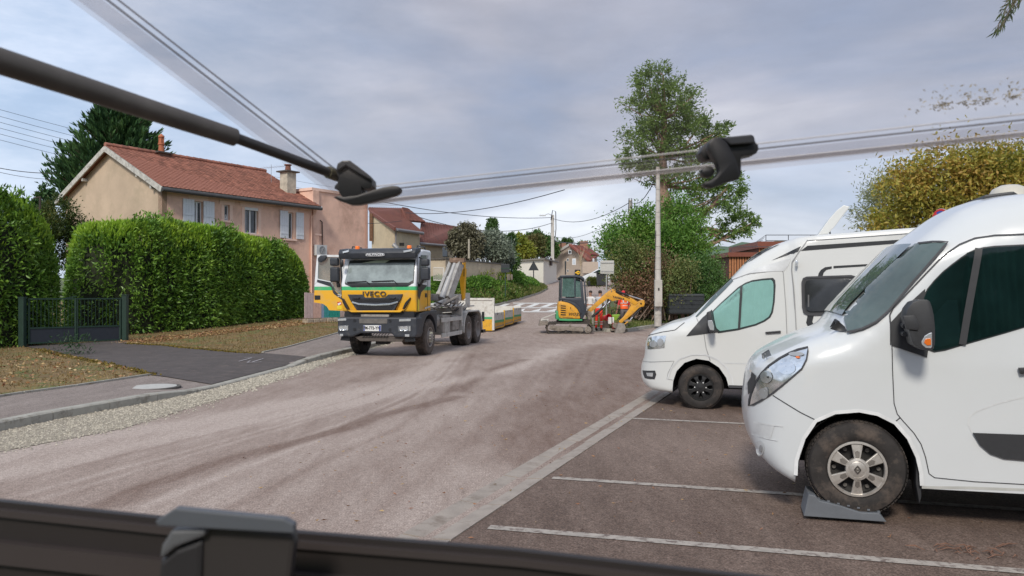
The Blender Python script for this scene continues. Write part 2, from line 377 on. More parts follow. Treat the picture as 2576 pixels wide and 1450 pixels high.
conc_m = M('kerb_concrete', (.36, .345, .30), .85, var=.14, scale=5, bump=.3, bscale=60, dirt=((.15, .13, .10), 3.5, .52, .72))
slab_m = M('gutter_concrete', (.32, .275, .235), .85, var=.14, scale=5, bump=.3, bscale=50, dirt=((.17, .13, .10), 4, .54, .72))
paint_m = M('worn_line_paint', (.36, .32, .28), .8, var=.2, scale=9, dirt=((.14, .105, .09), 14, .50, .62))
zebra_m = M('zebra_paint', (.74, .73, .70), .7, var=.06, dirt=((.45, .40, .36), 3, .58, .72))
gravel_m = M('gravel_bed', (.33, .285, .225), .95, var=.25, scale=30, bump=.8, bscale=45)
stone_m = M('gravel_stone', (.40, .36, .285), .9, var=.1, island=.4)

# terrain: one sheet to the horizon
def gz(x, y):
    z = zroad(y) if y > 0 else 0
    t = kx(y) - x
    if t > 2 and 0 < y < 80: z = max(z, zt(x, y) - .02)
    if y > 150: z += 0
    return z - .09
_xs = np.r_[np.linspace(-900, -60, 14), np.arange(-50, 51, 2.0), np.linspace(60, 900, 14)]
_ys = np.r_[np.array([-300, -100, -40, -15]), np.arange(-6, 60, 2.0), np.arange(62, 140, 6.0), np.array([150, 180, 220, 300, 450, 700, 1000, 1400])]
gv = [(x, y, gz(x, y)) for y in _ys for x in _xs]; nx = len(_xs)
gf = [(j * nx + i, j * nx + i + 1, (j + 1) * nx + i + 1, (j + 1) * nx + i) for j in range(len(_ys) - 1) for i in range(nx - 1)]
mk('ground', gv, gf, field_m, smooth=True, kind='structure')

# near road with dust tracks (traced, laid on the ground)
def gl(pts): return [tuple(grd(*p))[:2] for p in pts]
tracks = [(gl([(1160, 868), (1110, 905), (1060, 940), (1000, 968), (800, 1004), (500, 1062), (200, 1108), (0, 1150)]), .45, .42),
          (gl([(1400, 880), (1290, 930), (1150, 957), (1000, 985), (700, 1050), (350, 1120), (0, 1200)]), .35, .38),
          (gl([(1420, 960), (1250, 1010), (1000, 1075), (700, 1170), (300, 1330)]), .6, .14),
          (gl([(1240, 890), (1000, 930), (900, 960)]), .3, -.16),
          (gl([(1150, 1000), (960, 1045), (880, 1078), (720, 1120), (600, 1152), (480, 1190), (380, 1225), (260, 1275)]), .12, -.75),
          (gl([(1320, 905), (1240, 930), (1150, 985)]), .18, -.4),
          (gl([(1520, 870), (1420, 930), (1360, 985), (1335, 1060), (1290, 1150)]), .55, -.24),
          (gl([(1640, 880), (1560, 940), (1480, 1010), (1400, 1100)]), 1.0, -.30), (gl([(1620, 930), (1540, 990), (1440, 1080)]), .5, -.15),
          (gl([(1290, 1060), (1200, 1150), (1130, 1230), (1000, 1330)]), .5, .10),
          (gl([(1560, 850), (1440, 870), (1330, 885)]), .8, .18),
          (gl([(1000, 895), (880, 900), (820, 915)]), .5, -.05)]
for (dx, w_, a_) in ((-12, .05, .24), (6, .05, .22), (60, .06, .22), (72, .05, -.2), (86, .06, .22), (150, .07, -.2), (-50, .06, -.2)):
    tracks.append((gl([(1130 + dx * .4, 890), (1060 + dx * .7, 950), (960 + dx, 1000), (760 + dx * 1.6, 1062 + dx * .1), (450 + dx * 2.2, 1150 + dx * .2), (100 + dx * 3, 1250 + dx * .3)]), w_, a_))
    tracks.append((gl([(1420 + dx, 880), (1370 + dx * 1.1, 960), (1300 + dx * 1.3, 1060), (1180 + dx * 1.6, 1180), (1000 + dx * 2, 1330)]), w_ * 1.4, a_ * .35))
def dust(P):
    d = np.full(len(P), .32)
    for pl, wd, a in tracks:
        q, _ = dist_pl(P, pl); d += a * np.exp(-(q / wd) ** 2)
    return np.clip(d, 0, 1.2)
ny, nu = 260, 300
yy = 1.0 + (np.linspace(0, 1, ny) ** 1.35) * 36
V = []; 
for y in yy:
    a = kx(y) + .06; b = 13.0
    for k in range(nu): x = a + (b - a) * k / (nu - 1); V.append((x, y, zroad(y)))
V = np.array(V); fs = [(j * nu + i, j * nu + i + 1, (j + 1) * nu + i + 1, (j + 1) * nu + i) for j in range(ny - 1) for i in range(nu - 1)]
rd = mk('road', V, fs, road_m, smooth=True, kind='structure')
at_ = rd.data.attributes.new('dust', 'FLOAT', 'POINT'); at_.data.foreach_set('value', dust(V[:, :2]).astype(np.float32))
rf = sheet('road', [(-16, 37), (14, 37), (26, 60), (30, 100), (20, 150), (-10, 150), (-14, 90), (-16, 60)], road_m, 0, 2.0)
at_ = rf.data.attributes.new('dust', 'FLOAT', 'POINT'); at_.data.foreach_set('value', np.full(len(rf.data.vertices), .42, np.float32))
# car park
GD = Vector((.369, .929)); GN = Vector((.929, -.369)); G0 = Vector((.126, 8.15))     # gutter: left edge through G0
def gpt(t, n=0): p = G0 + GD * t + GN * n; return (p.x, p.y)
lot = sheet('car_park', [gpt(-11, .40), gpt(12, .40), (26, 19), (26, -3), gpt(-11, 1)], lot_m, .004, 1.2)
at_ = lot.data.attributes.new('dust', 'FLOAT', 'POINT')
LV = np.array([v.co[:2] for v in lot.data.vertices])
at_.data.foreach_set('value', (.30 + .35 * np.exp(-((np.hypot(LV[:, 0] - 2.2, LV[:, 1] - 9.0)) / 1.6) ** 2)).astype(np.float32))
gut = thing('gutter', 'shallow concrete drainage channel of dished slabs along the edge of the car park', 'gutter'); gut['kind'] = 'structure'
k = 0
for i in range(-10, 14):
    a, b = i * 1.0 + .45, i * 1.0 + 1.45 - .022
    prof = [(0, .006), (.10, .0), (.20, -.012), (.30, .0), (.40, .006)]
    vs = []; 
    for t in (a, b):
        for (n, z) in prof: q = gpt(t, n + .0); vs.append((q[0], q[1], z + .006 + .002 * (i % 2)))
        for (n, z) in prof[::-1]: q = gpt(t, n); vs.append((q[0], q[1], -.08))
    n_ = 10; fs = [(j, (j + 1) % n_, n_ + (j + 1) % n_, n_ + j) for j in range(n_)] + [tuple(range(n_))[::-1], tuple(range(n_, 2 * n_))]
    mk('slab', vs, fs, slab_m, gut, kind=None)
def strip(name, a, b, wd, mat, dz, parent=None, kind='structure', label=None):
    a = Vector(a[:2]); b = Vector(b[:2]); d = (b - a).normalized(); n = Vector((-d.y, d.x)) * wd / 2
    o = sheet(name, [tuple(a - n), tuple(b - n), tuple(b + n), tuple(a + n)], mat, dz, 1.0, parent, kind)
    if label: o['label'] = label
    return o
for i, (p, q) in enumerate([((1590, 1055), (1870, 1068)), ((1390, 1205), (2030, 1250)), ((1230, 1330), (2576, 1442))]):
    a = grd(*p); b = grd(*q); d = (b - a).normalized(); b = a + d * 6.2
    strip('bay_line', a, b, .10, paint_m, .009)

# kerb, footway, driveway, verge on the left
def koff(y, t): return (kx(y) - t, y)
def eyx(y): return interp(y, [0, 12.67, 13.3, 15.9, 21.8, 33, 40], [-8.6, -8.39, -8.05, -7.45, -7.1, -6.75, -6.6])
kerb = thing('kerb', 'grey concrete kerb of long stones, dropped where the driveway crosses it', 'kerb'); kerb['kind'] = 'structure'
y = 3.0; ks = []
while y < 40: ks.append(y); y += 1.0
for i, y in enumerate(ks[:-1]):
    y1 = y + .985; vs = []
    for q in (y, y1):
        z = zt(kx(q) - .10, q) + .006; x = kx(q); g = zroad(q) - .1
        vs += [(x + .06, q, g), (x + .055, q, z - .02), (x + .03, q, z), (x - .12, q, z), (x - .12, q, g)]
    fs = [(j, (j + 1) % 5, 5 + (j + 1) % 5, 5 + j) for j in range(5)] + [(4, 3, 2, 1, 0), (5, 6, 7, 8, 9)]
    mk('kerbstone', vs, fs, conc_m, kerb)
fy = list(np.arange(2, 44, 1.0))
fw = sheet('footway', [koff(y, .12) for y in fy] + [(eyx(y), y) for y in fy[::-1]], walk_m, .0, .6)
at_ = fw.data.attributes.new('dust', 'FLOAT', 'POINT'); at_.data.foreach_set('value', np.full(len(fw.data.vertices), .36, np.float32))
edg = thing('verge_edging', 'thin weathered concrete edging between the footway and the dry grass', 'edging'); edg['kind'] = 'structure'
for y in np.arange(3, 40, 1.0):
    if 15.9 <= y < 21.8: continue
    y1 = min(y + .98, 15.9 if y < 15.9 else 99)
    a = Vector((eyx(y), y, zt(eyx(y), y) + .0)); b = Vector((eyx(y1), y1, zt(eyx(y1), y1) + .0))
    MB().beam(a, b, .06, .07).ob('edging_stone', conc_m, edg)
d1 = [tuple(grd(*p))[:2] for p in ((384, 945), (265, 917), (148, 893), (100, 880))]
d2 = [tuple(grd(*p))[:2] for p in ((318, 866), (420, 871), (600, 889), (652, 891))]
gate_a, gate_b = grd(60, 872), grd(322, 857)
dpoly = [(eyx(15.9), 15.9)] + [koff(y, .125) for y in np.arange(15.0, 20.6, .5)] + [(eyx(21.8), 21.8)] + d2[::-1][1:] + [tuple(gate_b)[:2], tuple(gate_a)[:2]] + d1[::-1][:-1]
sheet('driveway', dpoly, drive_m, .014, .4)
# chalk survey marks on the driveway
mark_m = M('survey_spray_paint', (.5, .48, .5), .8, var=.1, dirt=((.12, .1, .1), 25, .5, .6))
mk_o = thing('survey_mark', 'thin white spray arrows marked on the dark driveway', 'paint mark'); mk_o['kind'] = 'thing'
for a, b in [((1750, 305), (1845, 278)), ((1790, 278), (1865, 276)), ((1850, 309), (1930, 283)), ((1812, 314), (1918, 308)), ((1812, 314), (1835, 300))]:
    pa, pb = grd(*cG(*a)), grd(*cG(*b)); strip('stroke', pa, pb, .03, mark_m, .030, mk_o, None)
# lawns (dry verge) left and right of the driveway, and behind the hedge
v1 = [(eyx(y) - .0, y) for y in np.arange(15.9, 1, -1.0)] + [(-30, 2), (-30, 24), tuple(gate_a)[:2]] + d1[::-1][:-1]
sheet('verge', v1, soil_m, .003, .8)
v2 = [(eyx(y), y) for y in np.arange(21.8, 44, 1.0)] + [(-9.5, 44), (-14, 60), (-60, 60), (-60, 24), (-30, 24), tuple(gate_a)[:2], tuple(gate_b)[:2]] + d2[:-1]
sheet('verge', v2, soil_m, .0, 1.0)
# moss along the driveway edges
moss_m = M('moss', (.17, .125, .02), .95, var=.4, scale=12, bump=.8, bscale=60)
for nm, line in (('moss', d2), ('moss', d1[::-1])):
    pp = dense(line, .05, False); P = np.array(pp); n = 2600
    i = rng.integers(0, len(P), n); q = P[i] + rng.normal(0, .07, (n, 2)); z = np.array([zt(*a) for a in q]) + .0
    Vq = leaves(np.c_[q, z], np.tile([[0, 0, .5]], (n, 1)), .05, .9, .2, 1.2); tag(npmesh(nm, Vq, 4, moss_m), kind='stuff')
# manhole cover
mh = grd(*cG(1125, 487)); mt = thing('manhole_cover', 'round pale concrete manhole cover set in the footway by the driveway', 'manhole cover', mh)
MB().cyl(mh + Vector((0, 0, -.05)), mh + Vector((0, 0, .02)), .40, 32).ob('cover', M('pale_cover', (.46, .45, .42), .8, var=.12, scale=12, bump=.4), mt)
MB().lathe(mh + Vector((0, 0, -.05)), (0, 0, 1), [(0, .47), (.066, .47), (.066, .41), (0, .41)], 32).ob('rim', M('rim_dark', (.10, .09, .08), .9), mt)

# gravel strip beside the kerb
go = [(-5.9, 5), (-5.85, 8.78), (-5.2, 10.3), (-4.95, 14), (-4.74, 22.6), (-4.5, 27), (-4.2, 31)]
gpoly = [(kx(y) + .055, y) for y in np.arange(5, 31.5, .5)] + go[::-1]
sheet('gravel_bed', gpoly, gravel_m, .006, .5, kind='stuff')
Pq = []
while len(Pq) < 15000:
    c = np.c_[rng.uniform(-7.2, -4.1, 8000), rng.uniform(5, 31, 8000)]
    wgt = rng.random(8000) < np.clip(9.0 / c[:, 1], 0.25, 1); c = c[wgt & inside(gpoly, c + rng.normal(0, .13, c.shape))]; Pq += list(c)
Pq = np.array(Pq[:15000]); n = len(Pq)
sz = rng.uniform(.008, .024, n) * np.clip(Pq[:, 1] / 11, .9, 1.5); oct_ = np.array([(1, 0, 0), (0, 1, 0), (-1, 0, 0), (0, -1, 0), (0, 0, .7)])
ang = rng.uniform(0, 6.28, n); ca, sa = np.cos(ang), np.sin(ang)
Vq = np.zeros((n, 5, 3))
for k in range(5):
    o = oct_[k] * np.array([1.0, .7, 1]); Vq[:, k, 0] = Pq[:, 0] + sz * (o[0] * ca - o[1] * sa); Vq[:, k, 1] = Pq[:, 1] + sz * (o[0] * sa + o[1] * ca); Vq[:, k, 2] = .008 + sz * o[2] * rng.uniform(.6, 1.3, n)
npmesh('gravel', Vq.reshape(-1, 3), 5, stone_m, kind='stuff', pat=[(0, 1, 4), (1, 2, 4), (2, 3, 4), (3, 0, 4)])

# bank of ground cover on the far side, kerb round it
bk = [(-6.0, 43.0), (-3.4, 47.5), (-1.3, 53), (.68, 60), (2.3, 67), (3.3, 73.5), (3.2, 78), (2.2, 84), (.6, 92)]
bb = [(-9.5, 46), (-6.5, 48.5), (-4.2, 51.2), (-1.3, 58.0), (-.7, 62), (-.3, 68), (0, 74), (-.2, 82), (-.8, 92)]
bz = [1.7, 2.5, 2.8, 3.3, 3.4, 3.3, 3.15, 3.3, 3.5]
def bankp(u, v):
    i = u * (len(bk) - 1); a = np.arange(len(bk))
    k = (np.interp(i, a, [p[0] for p in bk]), np.interp(i, a, [p[1] for p in bk])); b = (np.interp(i, a, [p[0] for p in bb]), np.interp(i, a, [p[1] for p in bb]))
    z0 = zroad(k[1]) + .12; z1 = np.interp(i, a, bz); h = z0 + (z1 - z0) * v ** .85
    return (k[0] + (b[0] - k[0]) * v, k[1] + (b[1] - k[1]) * v, h + .08 * math.sin(u * 40) * v * (1 - v))
vs = [bankp(i / 48, j / 12) for i in range(49) for j in range(13)]
mk('bank', vs, [(i * 13 + j, (i + 1) * 13 + j, (i + 1) * 13 + j + 1, i * 13 + j + 1) for i in range(48) for j in range(12)], green_m, smooth=True, kind='structure')
bkerb = thing('bank_kerb', 'low concrete kerb curving round the foot of the green bank', 'kerb'); bkerb['kind'] = 'structure'
dk = dense(bk, 1.6, False)
for a, b in zip(dk[:-1], dk[1:]):
    a3 = Vector((a[0], a[1], zroad(a[1]) + .05)); b3 = Vector((b[0], b[1], zroad(b[1]) + .05)); MB().beam(a3, b3 + (a3 - b3) * .02, .22, .22).ob('kerbstone', conc_m, bkerb)
def bankcover(name, label, n, size, mat, uv, up=.6, lift=.0):
    U = []; 
    for _ in range(n):
        u, v = uv(); p = bankp(min(max(u, 0), 1), min(max(v, .01), 1)); U.append((p[0], p[1], p[2] + random.random() * lift))
    o = npmesh(name, leaves(np.array(U), np.tile([[0, -.3, up]], (n, 1)), size, .5, .2, .7), 4, mat, kind='stuff'); return o
ivy_m = leafmat('bank_leaf', [(.05, .12, .022), (.09, .21, .035), (.15, .30, .045), (.23, .36, .06)], patch=.6)
yel_m = leafmat('bank_leaf_yellow', [(.08, .18, .02), (.15, .27, .03), (.28, .33, .045), (.38, .30, .05)], patch=.5)
gr_m = leafmat('grass_blade', [(.07, .11, .02), (.12, .17, .035), (.22, .22, .08), (.27, .24, .11)], patch=.5)
bankcover('ground_cover', '', 15000, .17, ivy_m, lambda: (random.uniform(.02, .62) , random.random() ** 1.2))
bankcover('grass', '', 9000, .22, gr_m, lambda: (random.uniform(.1, 1), random.random() ** 2.2 * .5), 1.2)
for (u, v, r, h, n, mt_) in [(.20, .72, .10, .7, 2600, ivy_m), (.42, .80, .10, .9, 3800, yel_m), (.50, .55, .13, .8, 4200, ivy_m), (.29, .62, .09, .6, 3000, ivy_m), (.57, .35, .11, .6, 3000, ivy_m), (.34, .9, .07, .8, 2400, yel_m)]:
    def uvf(): 
        a = random.uniform(0, 6.28); q = math.sqrt(random.random()); return (u + r * q * math.cos(a) * .6, v + r * 2 * q * math.sin(a))
    U = []
    for _ in range(n):
        a, b = uvf(); a = min(max(a, 0), 1); b = min(max(b, .02), 1); p = bankp(a, b); q = max(0, 1 - ((a - u) / (.6 * r)) ** 2 - ((b - v) / (2 * r)) ** 2)
        U.append((p[0], p[1], p[2] + h * math.sqrt(q) * random.uniform(.55, 1)))
    o = npmesh('low_shrub', leaves(np.array(U), np.tile([[0, -.3, .6]], (n, 1)), .17, .5, .2, .8), 4, mt_)
    c_ = bankp(u, v)
    lb = {.20: 'dark green shrub on the bank close against the retaining wall', .42: 'yellowing shrub at the top of the bank by the wall end', .50: 'large leafy green shrub spreading down the middle of the bank',
          .29: 'low dark shrub on the left of the bank below the stained wall', .57: 'lowest green shrub on the bank, near the curving kerb', .34: 'small yellow tinged shrub behind the square sign post'}[u]
    tag(o, lb, 'shrub', 'shrubs on the green bank')

# zebra crossing with its white border lines
zz = thing('zebra_crossing', 'white zebra crossing with slanted bars across the road before the bank', 'zebra crossing'); zz['kind'] = 'structure'
def zq(pp, dz=.012):
    return sheet('bar', [tuple(grd(*q))[:2] for q in pp], zebra_m, dz, 1.0, zz, None)
for x0 in range(-1, 12):
    a = 1180 + x0 * 252; 
    zq([cZ(a, 965), cZ(a + 115, 965), cZ(a + 255, 908), cZ(a + 160, 908)])
def zline(y0, y1, xa, xb, dy):
    zq([cZ(xa, y0), cZ(xb, y0 + dy), cZ(xb, y1 + dy), cZ(xa, y1)], .012)
zline(905, 892, 1480, 4300, 10); zline(983, 972, 1120, 4300, 0); zline(1052, 1040, 1640, 4300, 10)
for x0 in range(0, 10):
    a = 1500 + x0 * 270; zq([cZ(a, 1036), cZ(a + 150, 1036), cZ(a + 190, 990)], .012)

# right-hand verge with grass, kerbed
vr = [(5.0, 34.2), (6.4, 36.6), (8.8, 40), (14, 42.5), (40, 46), (40, 90), (16, 90), (9, 66), (5.0, 50), (3.9, 41), (3.6, 36)]
def vz(x, y): return zroad(y) + .10
sheet('verge', vr, green_m, 0, 1.5, zf=vz)
rk = thing('verge_kerb', 'concrete kerb edging the grass below the concrete lamp post', 'kerb'); rk['kind'] = 'structure'
dk = dense([(3.6, 36), (4.2, 34.3), (5.0, 34.1), (6.4, 36.5), (8.8, 39.9), (14, 42.4), (24, 44)], 1.2, False)
for a, b in zip(dk[:-1], dk[1:]):
    a3 = Vector((a[0], a[1], zroad(a[1]) + .04)); b3 = Vector((b[0], b[1], zroad(b[1]) + .04)); MB().beam(a3, b3 + (a3 - b3) * .02, .2, .2).ob('kerbstone', conc_m, rk)
gp = []
while len(gp) < 11000:
    c = np.c_[rng.uniform(3.5, 16, 4000), 34 + rng.random(4000) ** 1.6 * 16]; gp += list(c[inside(vr, c)])
gp = np.array(gp[:11000]); z = np.array([vz(*a) for a in gp])
npmesh('grass', leaves(np.c_[gp, z], np.tile([[0, 0, 1.0]], (len(gp), 1)), .20, .16, .1, .45), 4, gr_m, kind='stuff')
# small gravel patch where the kerb is being rebuilt
sheet('gravel_patch', [(2.6, 34.2), (4.2, 34.0), (4.4, 36), (3.0, 37.5), (1.6, 36.6)], gravel_m, .01, .6, kind='stuff')
# dry grass blades of the left verges
dry_m = leafmat('dry_grass_blade', [(.10, .085, .02), (.22, .14, .05), (.33, .24, .11), (.13, .15, .035)], patch=.8)
for poly, n, yr, xr in ((v1, 11000, (9, 27), (-18, -7.3)), (v2, 17000, (21, 44), (-16, -6.6))):
    gp = []
    while len(gp) < n:
        c = np.c_[rng.uniform(*xr, 6000), yr[0] + (yr[1] - yr[0]) * rng.random(6000) ** 1.3]; gp += list(c[inside(poly, c)])
    gp = np.array(gp[:n]); z = np.array([zt(*a) for a in gp])
    npmesh('grass', leaves(np.c_[gp, z], np.tile([[0, 0, .8]], (n, 1)), .085, .2, .1, .7), 4, dry_m, kind='stuff')
# fallen leaves: brown drift along the hedge foot, bits on car park
fl_m = leafmat('fallen_leaf', [(.16, .07, .04), (.28, .13, .07), (.42, .28, .12), (.5, .42, .25)], trans=0, patch=3)
n = 4200; t = rng.random(n); a_, b_ = np.array(tuple(grd(300, 862))[:2]), np.array(tuple(grd(800, 806))[:2])
q = a_ + (b_ - a_) * t[:, None] + np.c_[rng.uniform(-.2, 1.2, n), rng.normal(0, .3, n)] * 1.0; z = np.array([zt(*a) for a in q])
npmesh('fallen_leaves', leaves(np.c_[q, z + .02], np.c_[rng.normal(0, 1, (n, 2)), np.zeros(n)], .09, .5, .1, .2), 4, fl_m, kind='stuff')
n = 1500; q = np.c_[rng.uniform(-13, -7.6, n), rng.uniform(14, 26, n)]; q = q[inside(v1, q)]; z = np.array([zt(*a) for a in q]); n = len(q)
npmesh('fallen_leaves', leaves(np.c_[q, z + .04], np.c_[rng.normal(0, 1, (n, 2)), np.zeros(n)], .08, .5, .1, .2), 4, fl_m, kind='stuff')
n = 520; q = np.c_[rng.uniform(-3, 7, n), rng.uniform(4.6, 16, n)]
npmesh('fallen_leaves', leaves(np.c_[q, np.full(n, .016)], np.c_[rng.normal(0, 1, (n, 2)), np.zeros(n)], .045, .28, .12, .15), 4, fl_m, kind='stuff')
# curled bark and twigs by the parked van
bark_m = M('curled_bark', (.17, .09, .06), .8, var=.3, scale=20)
bt = MB(); c0 = grd(2435, 1390)
for k in range(26):
    a = random.uniform(0, 6.28); l = random.uniform(.05, .17); p = c0 + Vector((random.gauss(0, .17), random.gauss(0, .10), .012)); d = Vector((math.cos(a), math.sin(a) * .5, random.uniform(0, .15)))
    bt.tube([p, p + d * l * .5 + Vector((0, 0, .015)), p + d * l], [.002, .006, .002], 5)
tag(bt.ob('bark_litter', bark_m), 'heap of curled red brown bark strips on the car park', 'litter', kind='stuff')
# ------------------------------------------------------------------ pink house
stucco_p = M('pink_render', (.80, .52, .40), .9, var=.07, scale=2.5, bump=.25, bscale=90, dirt=((.46, .27, .20), .8, .5, .8))
stucco_t = M('tan_render', (.52, .40, .29), .9, var=.12, scale=.7, bump=.25, bscale=90, dirt=((.36, .29, .20), .5, .45, .75))
trim_p = M('pink_trim', (.84, .59, .48), .85, var=.06, bump=.1)
tile_m = M('clay_tile', (.285, .118, .08), .8, var=.22, scale=3, island=.30, bump=.3, dirt=((.07, .05, .04), 3.2, .60, .78))
white_m = M('white_shutter', (.72, .74, .78), .55, var=.04)
pvc_m = M('white_pvc', (.74, .75, .76), .4, var=.03)
wood_g = M('grey_barge_board', (.50, .48, .44), .8, var=.2, scale=6, dirt=((.2, .18, .16), 4, .5, .7))
gut_m = M('dark_gutter', (.075, .075, .075), .5, metal=.3, var=.2)
glass_m = M('window_glass', (.035, .045, .05), .06, var=.3, spec=.9)
curtain_m = M('lace_curtain', (.35, .37, .40), .9, var=.3, scale=25)
dark_m = M('dark_gap', (.015, .014, .013), .9)
def tileset(parent, P0, U, V, N, nu, nv, tu, tv, mat, mxparts=300, flip=False):
    """rows of interlocking tiles on a slope: P0 eave corner, U along the eave, V up the slope"""
    prof = [(0, .018), (.12, .030), (.28, .034), (.45, .012), (.62, .008), (.82, .022), (1.0, .012)]
    vs = []; k = len(prof)
    for v, lift in ((0, .022), (1.12, 0)):
        for (u, h) in prof: vs.append((u * tu * 1.02, v * tv, h + lift))
    for (u, h) in prof: vs.append((u * tu * 1.02, 0, h + .022 - .022))
    fs = [(i, i + 1, k + i + 1, k + i) for i in range(k - 1)] + [(2 * k + i, 2 * k + i + 1, i + 1, i) for i in range(k - 1)]
    fs += [(0, k, 2 * k), (k - 1, 3 * k - 1, 2 * k - 1)]
    base = np.array(vs); B = np.array([list(U), list(V), list(N)])
    me = bpy.data.meshes.new('tile'); me.from_pydata([tuple(a) for a in base], [], fs); me.materials.append(mat); me.validate()
    cells = [(i, j) for j in range(nv) for i in range(nu)]
    cam0 = np.array([0, 0, CH])
    def pos(i, j): return np.array(P0) + B[0] * i * tu + B[1] * j * tv
    cells.sort(key=lambda c: np.linalg.norm(pos(*c) - cam0))
    rot = Matrix((Vector(U), Vector(V), Vector(N))).transposed().to_4x4()
    inv = parent.matrix_basis.inverted() if parent.type == 'EMPTY' else Matrix()
    for c in cells[:mxparts]:
        o = bpy.data.objects.new('tile', me); COL.objects.link(o); o.parent = parent; o.matrix_parent_inverse = inv
        p = pos(*c); r = rot @ Matrix.Rotation(random.gauss(0, .012), 4, 'Z') @ Matrix.Rotation(random.gauss(0, .012), 4, 'X')
        o.matrix_basis = Matrix.Translation(p) @ r
    rest = cells[mxparts:]
    if rest:
        V_ = []
        for c in rest: V_.append(base @ B + pos(*c) + B[2] * random.uniform(-.004, .006))
        V_ = np.concatenate(V_); npmesh('tiles', V_, len(base), mat, parent, 'stuff', pat=fs)
HP = Pl((-15.66, 34.6), (.545, .84)); HG = Pl((-15.66, 34.6), (-.84, .545))
HL, HW, EZ, RZ, BZ = 8.8, 8.2, 6.6, 8.65, .3
house = thing('house', 'two storey pink house with white shutters and red clay tile roof behind the long hedge', 'house', (-15.66, 34.6, BZ))
def hw(s, v, z):     # s along the facade, v into the depth of the house
    p = HP.w(s, z); q = Vector((-.84, .545)); q.normalize(); return Vector((p.x + q.x * v, p.y + q.y * v, z))
def rectw(pl, q0, q1, z0, z1, n0, n1, name, mat, parent, bev=0):
    mb = MB(); mb.ext([pl.w(q0, z0, n0), pl.w(q1, z0, n0), pl.w(q1, z1, n0), pl.w(q0, z1, n0)], pl.w(0, 0, n1) - pl.w(0, 0, n0)); return mb.ob(name, mat, parent, bev=bev)
def pxrect(pl, pa, pb, n=0):
    """pixel corners (top-left, bottom-right) on a facade -> q0,q1,z0,z1"""
    q0, z1 = pl.m(pa[0], pa[1], n); q1, _ = pl.m(pb[0], pa[1], n); qm = (q0 + q1) / 2; _, z0 = pl.m(pb[0], pb[1], n); return q0, q1, z0, z1
# front wall with real openings: strips round the windows
wins = [dict(k='w1', op=(cH(1337, 985), cH(1400, 1200))), dict(k='w2', op=(cH(1622, 1020), cH(1672, 1168))), dict(k='w3', op=(cH(1812, 1040), cH(1938, 1290))), dict(k='w4', op=(cH(2212, 1090), cH(2260, 1340)))]
ops = []
for wdw in wins:
    (ax, ay), (bx, by) = wdw['op']; q0, z1 = HP.m(ax, ay); q1, _ = HP.m(bx, ay); _, z0 = HP.m((ax + bx) / 2, by); _, z1 = HP.m((ax + bx) / 2, (ay + ay + (bx - ax) * .12) / 2)
    if wdw['k'] == 'w1': q1 = q0 + (q1 - q0) * 1.35; z0 = z1 - 1.45
    if wdw['k'] == 'w4': q0 -= .08; q1 += .05
    ops.append((q0, q1, z0, z1)); wdw['r'] = (q0, q1, z0, z1)
fw_ = MB()
edges = sorted(ops)
def wallbox(q0, q1, z0, z1): fw_.ext([HP.w(q0, z0), HP.w(q1, z0), HP.w(q1, z1), HP.w(q0, z1)], HP.w(0, 0, .28) - HP.w(0, 0, 0))
cur = 0
for (q0, q1, z0, z1) in edges:
    wallbox(cur, q0, BZ, EZ); wallbox(q0, q1, BZ, z0); wallbox(q0, q1, z1, EZ); cur = q1
wallbox(cur, HL, BZ, EZ)
fw_.ob('front_wall', stucco_p, house)
MB().ext([hw(0, 0.0, BZ), hw(0, HW, BZ), hw(0, HW, EZ), hw(0, HW / 2, RZ), hw(0, 0, EZ)], hw(.25, 0, 0) - hw(0, 0, 0)).ob('gable_wall', stucco_t, house)
MB().ext([hw(HL - .25, 0.29, BZ), hw(HL - .25, HW, BZ), hw(HL - .25, HW, EZ), hw(HL - .25, HW / 2, RZ), hw(HL - .25, .29, EZ)], hw(.25, 0, 0) - hw(0, 0, 0)).ob('rear_gable', stucco_p, house)
MB().ext([hw(.26, HW - .25, BZ), hw(HL - .26, HW - .25, BZ), hw(HL - .26, HW - .25, EZ), hw(.26, HW - .25, EZ)], hw(0, .25, 0) - hw(0, 0, 0)).ob('back_wall', stucco_t, house)
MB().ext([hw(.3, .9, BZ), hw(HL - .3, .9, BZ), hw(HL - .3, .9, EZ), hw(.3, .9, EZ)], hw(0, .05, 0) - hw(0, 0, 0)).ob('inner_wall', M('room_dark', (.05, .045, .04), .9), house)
sl = Vector((0, 0, 0)); up_f = (hw(0, HW / 2, RZ) - hw(0, 0, EZ)); SLEN = up_f.length; Vf = up_f.normalized(); Uf = (hw(1, 0, 0) - hw(0, 0, 0)).normalized(); Nf = Uf.cross(Vf).normalized()
if Nf.z < 0: Nf = -Nf
ov = .42; e0 = hw(0, 0, EZ) - Vf * ov - Uf * .28 + Nf * .14
roof = MB().ext([e0 - Nf * .1, e0 - Nf * .1 + Uf * (HL + .56), e0 - Nf * .1 + Uf * (HL + .56) + Vf * (SLEN + ov), e0 - Nf * .1 + Vf * (SLEN + ov)], Nf * .09).ob('roof', wood_g, house)
nvv, nuu = 24, 44; tileset(house, e0, Uf, Vf, Nf, nuu, nvv, (HL + .56) / nuu, (SLEN + ov) / nvv, tile_m)
up_b = (hw(0, HW / 2, RZ) - hw(0, HW, EZ)); Vb = up_b.normalized(); Nb = Vb.cross(Uf).normalized(); Nb = -Nb if Nb.z < 0 else Nb
eb = hw(0, HW, EZ) - Vb * ov - Uf * .28 + Nb * .14
MB().ext([eb - Nb * .1, eb - Nb * .1 + Uf * (HL + .56), eb - Nb * .1 + Uf * (HL + .56) + Vb * (SLEN + ov), eb - Nb * .1 + Vb * (SLEN + ov)], Nb * .13).ob('roof', tile_m, house)
rid = MB(); r0 = hw(-.28, HW / 2, RZ + .22); 
